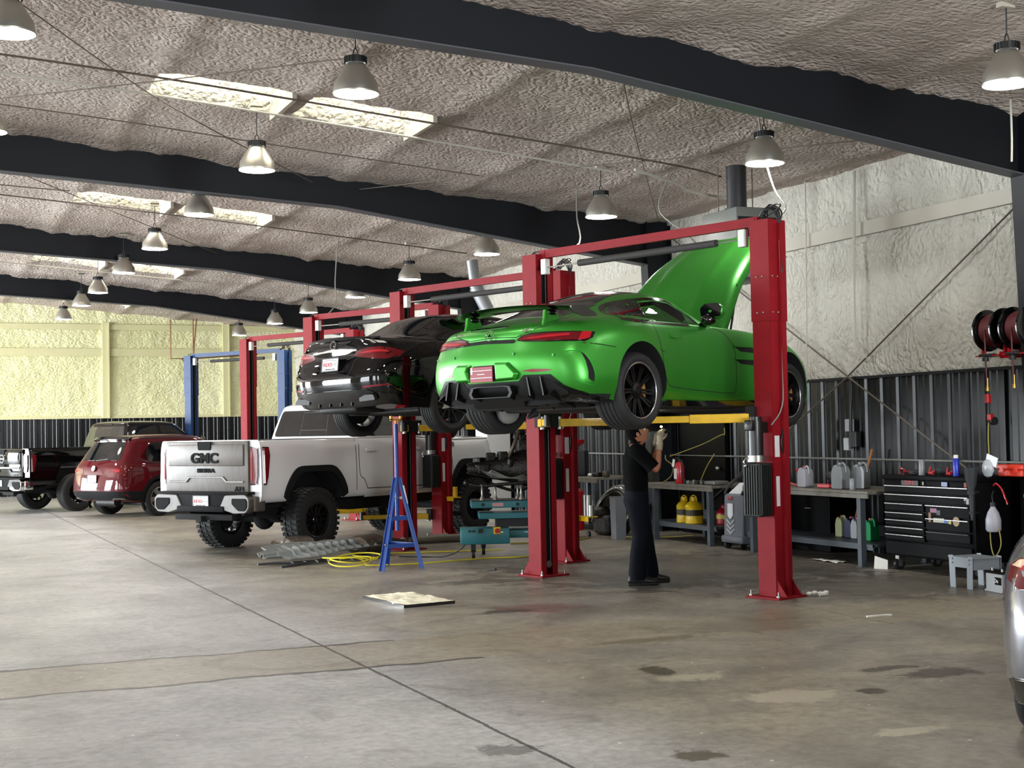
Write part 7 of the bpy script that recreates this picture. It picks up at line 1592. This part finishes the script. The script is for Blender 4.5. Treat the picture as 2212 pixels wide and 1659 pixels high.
hr.add(vs, [(j*nu+i, j*nu+(i+1) % nu, (j+1)*nu+(i+1) % nu, (j+1)*nu+i) for j in range(10) for i in range(nu)]); hr.sphere((-.06, 0, -.035), .055, 12, (.75, 1.15, 1.1)); hr.build('hair', M_hair, hd_, smooth=70)
# clothes
def loft(b, secs, n=28):
    "secs = (z, cx, cy, rx, ry)"
    vs = []
    for i, (z, cx, cy, rx, ry) in enumerate(secs):
        for k in range(n):
            a_ = 2*pi*k/n; w = 1+.035*nz(cos(a_)*2+cx*9, sin(a_)*2, z*9+cy*5); vs.append((cx+rx*cos(a_)*w, cy+ry*sin(a_)*w, z))
    b.add(vs, [(i*n+k, i*n+(k+1) % n, (i+1)*n+(k+1) % n, (i+1)*n+k) for i in range(len(secs)-1) for k in range(n)]+[tuple(range(n)), tuple(range((len(secs)-1)*n, len(secs)*n))])
def dens(secs, k=4):
    out = []
    for p_, q_ in zip(secs, secs[1:]): out += [tuple(p_[j]+(q_[j]-p_[j])*t/k for j in range(5)) for t in range(k)]
    return out+[secs[-1]]
b = MB(); loft(b, dens([(.93,-.02,0,.118,.162),(1.0,-.02,0,.122,.165),(1.10,-.025,0,.130,.172),(1.22,-.03,0,.132,.188),(1.32,-.03,0,.120,.196),(1.385,-.025,0,.098,.165),(1.425,-.02,0,.075,.10),(1.455,-.015,0,.060,.068),(1.475,-.01,0,.056,.062)]))
for S_, E_ in ((SHR, ELR), (SHL, ELL)):
    i_ = V((-.025, S_.y*.55, 1.35)); b.tube([i_, S_+V((0, 0, -.01)), S_.lerp(E_, .45), S_.lerp(E_, .86)], [.085, .085, .083, .078, .074, .076], 18, 6)
sh_ = b.build('shirt', M_shirt, man, smooth=75)
b = MB(); loft(b, dens([(1.0,-.02,0,.114,.155),(.95,-.02,0,.124,.166),(.86,-.025,0,.135,.178),(.79,-.02,0,.118,.168)]))
loft(b, dens([(.86,-.02,-.085,.118,.092),(.74,-.01,-.09,.112,.090),(.50,.01,-.10,.092,.082),(.30,-.02,-.105,.090,.082),(.12,-.035,-.11,.092,.084),(.055,-.035,-.11,.088,.080)]))
loft(b, dens([(.86,-.02,.085,.118,.092),(.74,.01,.09,.112,.090),(.50,.06,.11,.092,.082),(.30,.09,.12,.090,.082),(.12,.115,.13,.092,.084),(.055,.115,.13,.088,.080)]))
b.build('trousers', M_trous, man, smooth=75)
for x, y, rz in ((-.035, -.11, 0), (.115, .13, .12)):
    b = MB(); K = 14; vs = []
    prof = [(-.09,.030,.055),(-.075,.038,.085),(-.02,.040,.095),(.04,.044,.085),(.09,.050,.066),(.14,.049,.055),(.175,.036,.045),(.188,.015,.03)]
    for px, w, h in prof:
        for k in range(K):
            a = 2*pi*k/K; zz = sin(a); vs.append((px, w*cos(a), max(.004, h*.5+zz*h*.5)))
    b.add(vs, [(i*K+k, i*K+(k+1) % K, (i+1)*K+(k+1) % K, (i+1)*K+k) for i in range(len(prof)-1) for k in range(K)] + [tuple(range(K)), tuple(range((len(prof)-1)*K, len(prof)*K))])
    b.box((.045, 0, .009), (.27, .088, .018), bev=.008)
    o = b.build('shoe', M_shoe, man, smooth=50, M=Matrix.Translation((x, y, 0)) @ Matrix.Rotation(rz, 4, 'Z') @ Matrix.Diagonal((1.12, 1.1, 1.3, 1)))
def hand(W, dirv, palm, s, m_, nm, curl):
    "gloved hand: palm, four unequal bent fingers, thumb from the side of the palm"
    d = dirv.normalized(); p = (palm-d*palm.dot(d)).normalized(); c = d.cross(p)*s      # c: towards the thumb side
    b0 = W; pts = [(b0-d*.03, .033), (b0+d*.01, .034), (b0+d*.045, (.042)), (b0+d*.075, .038)]
    ed = [(0,1),(1,2),(2,3)]; out = []
    skin(nm, pts, ed, m_, man, 2)
    h = man.children[-1] if False else [q for q in man.children if q.name.startswith(nm)][-1]
    for k, (off, L) in enumerate(((.030, .068), (.010, .076), (-.011, .071), (-.031, .056))):
        q0 = b0+d*.072+c*off; v = []; cur = q0; dd = d.copy(); v.append((q0-d*.02, .0105)); v.append((q0, .0105))
        for j, f in enumerate((.42, .32, .26)):
            dd = (dd*cos(curl)+p*sin(curl)).normalized(); cur = cur+dd*L*f; v.append((cur, .0098-.0006*j))
        f_ = skin('finger', v, [(i, i+1) for i in range(4)], m_, None, 1); f_.parent = h
    t0 = b0+d*.015+c*.032; v = [(t0, .013), (t0+c*.022+d*.026+p*.014, .0125), (t0+c*.024+d*.052+p*.032, .011), (t0+c*.014+d*.070+p*.046, .0095)]
    f_ = skin('thumb', v, [(0,1),(1,2),(2,3)], m_, None, 1); f_.parent = h; return h
hand(WRR+V((.006, .012, .05)), V((.12, .10, 1)), V((.55, .55, -.05)), -1, M_glove, 'right_glove', .42)
hand(WRL+V((.006, -.01, .05)), V((.25, -.35, 1)), V((.5, -.5, 0)), 1, M_glove, 'left_glove', .40)
b = MB(); b.tube([WRR.lerp(ELR, .18), WRR, WRR+V((.004, .008, .035))], [.036, .035, .036], 12, 3); b.build('glove_cuff', M_glove, man, smooth=60)
b = MB(); b.tube([WRL.lerp(ELL, .18), WRL, WRL+V((.004, -.006, .035))], [.036, .035, .036], 12, 3); b.build('glove_cuff', M_glove, man, smooth=60)
tl_ = empty('work_light', None, M=Matrix.Translation((7.02, 13.10, 0))@Matrix.Rotation(R(-23.2), 4, 'Z')@Matrix.Translation((.285, -.10, 1.60))@Matrix.Rotation(R(-60), 4, 'Y')); tag(tl_, 'small bright pen light held up at the wheel by the mechanic', 'flashlight')
b = MB(); b.cyl((0, 0, -.06), (0, 0, .04), .011, n=12); b.build('barrel', M_mattebl, tl_, smooth=40); b = MB(); b.cyl((0, 0, .041), (0, 0, .047), .010, n=12); b.sphere((0, 0, .05), .011, 10); b.build('bulb', mat('led_glow', 'ffffff', .3, emit=40, ecol='f4ffe0'), tl_)
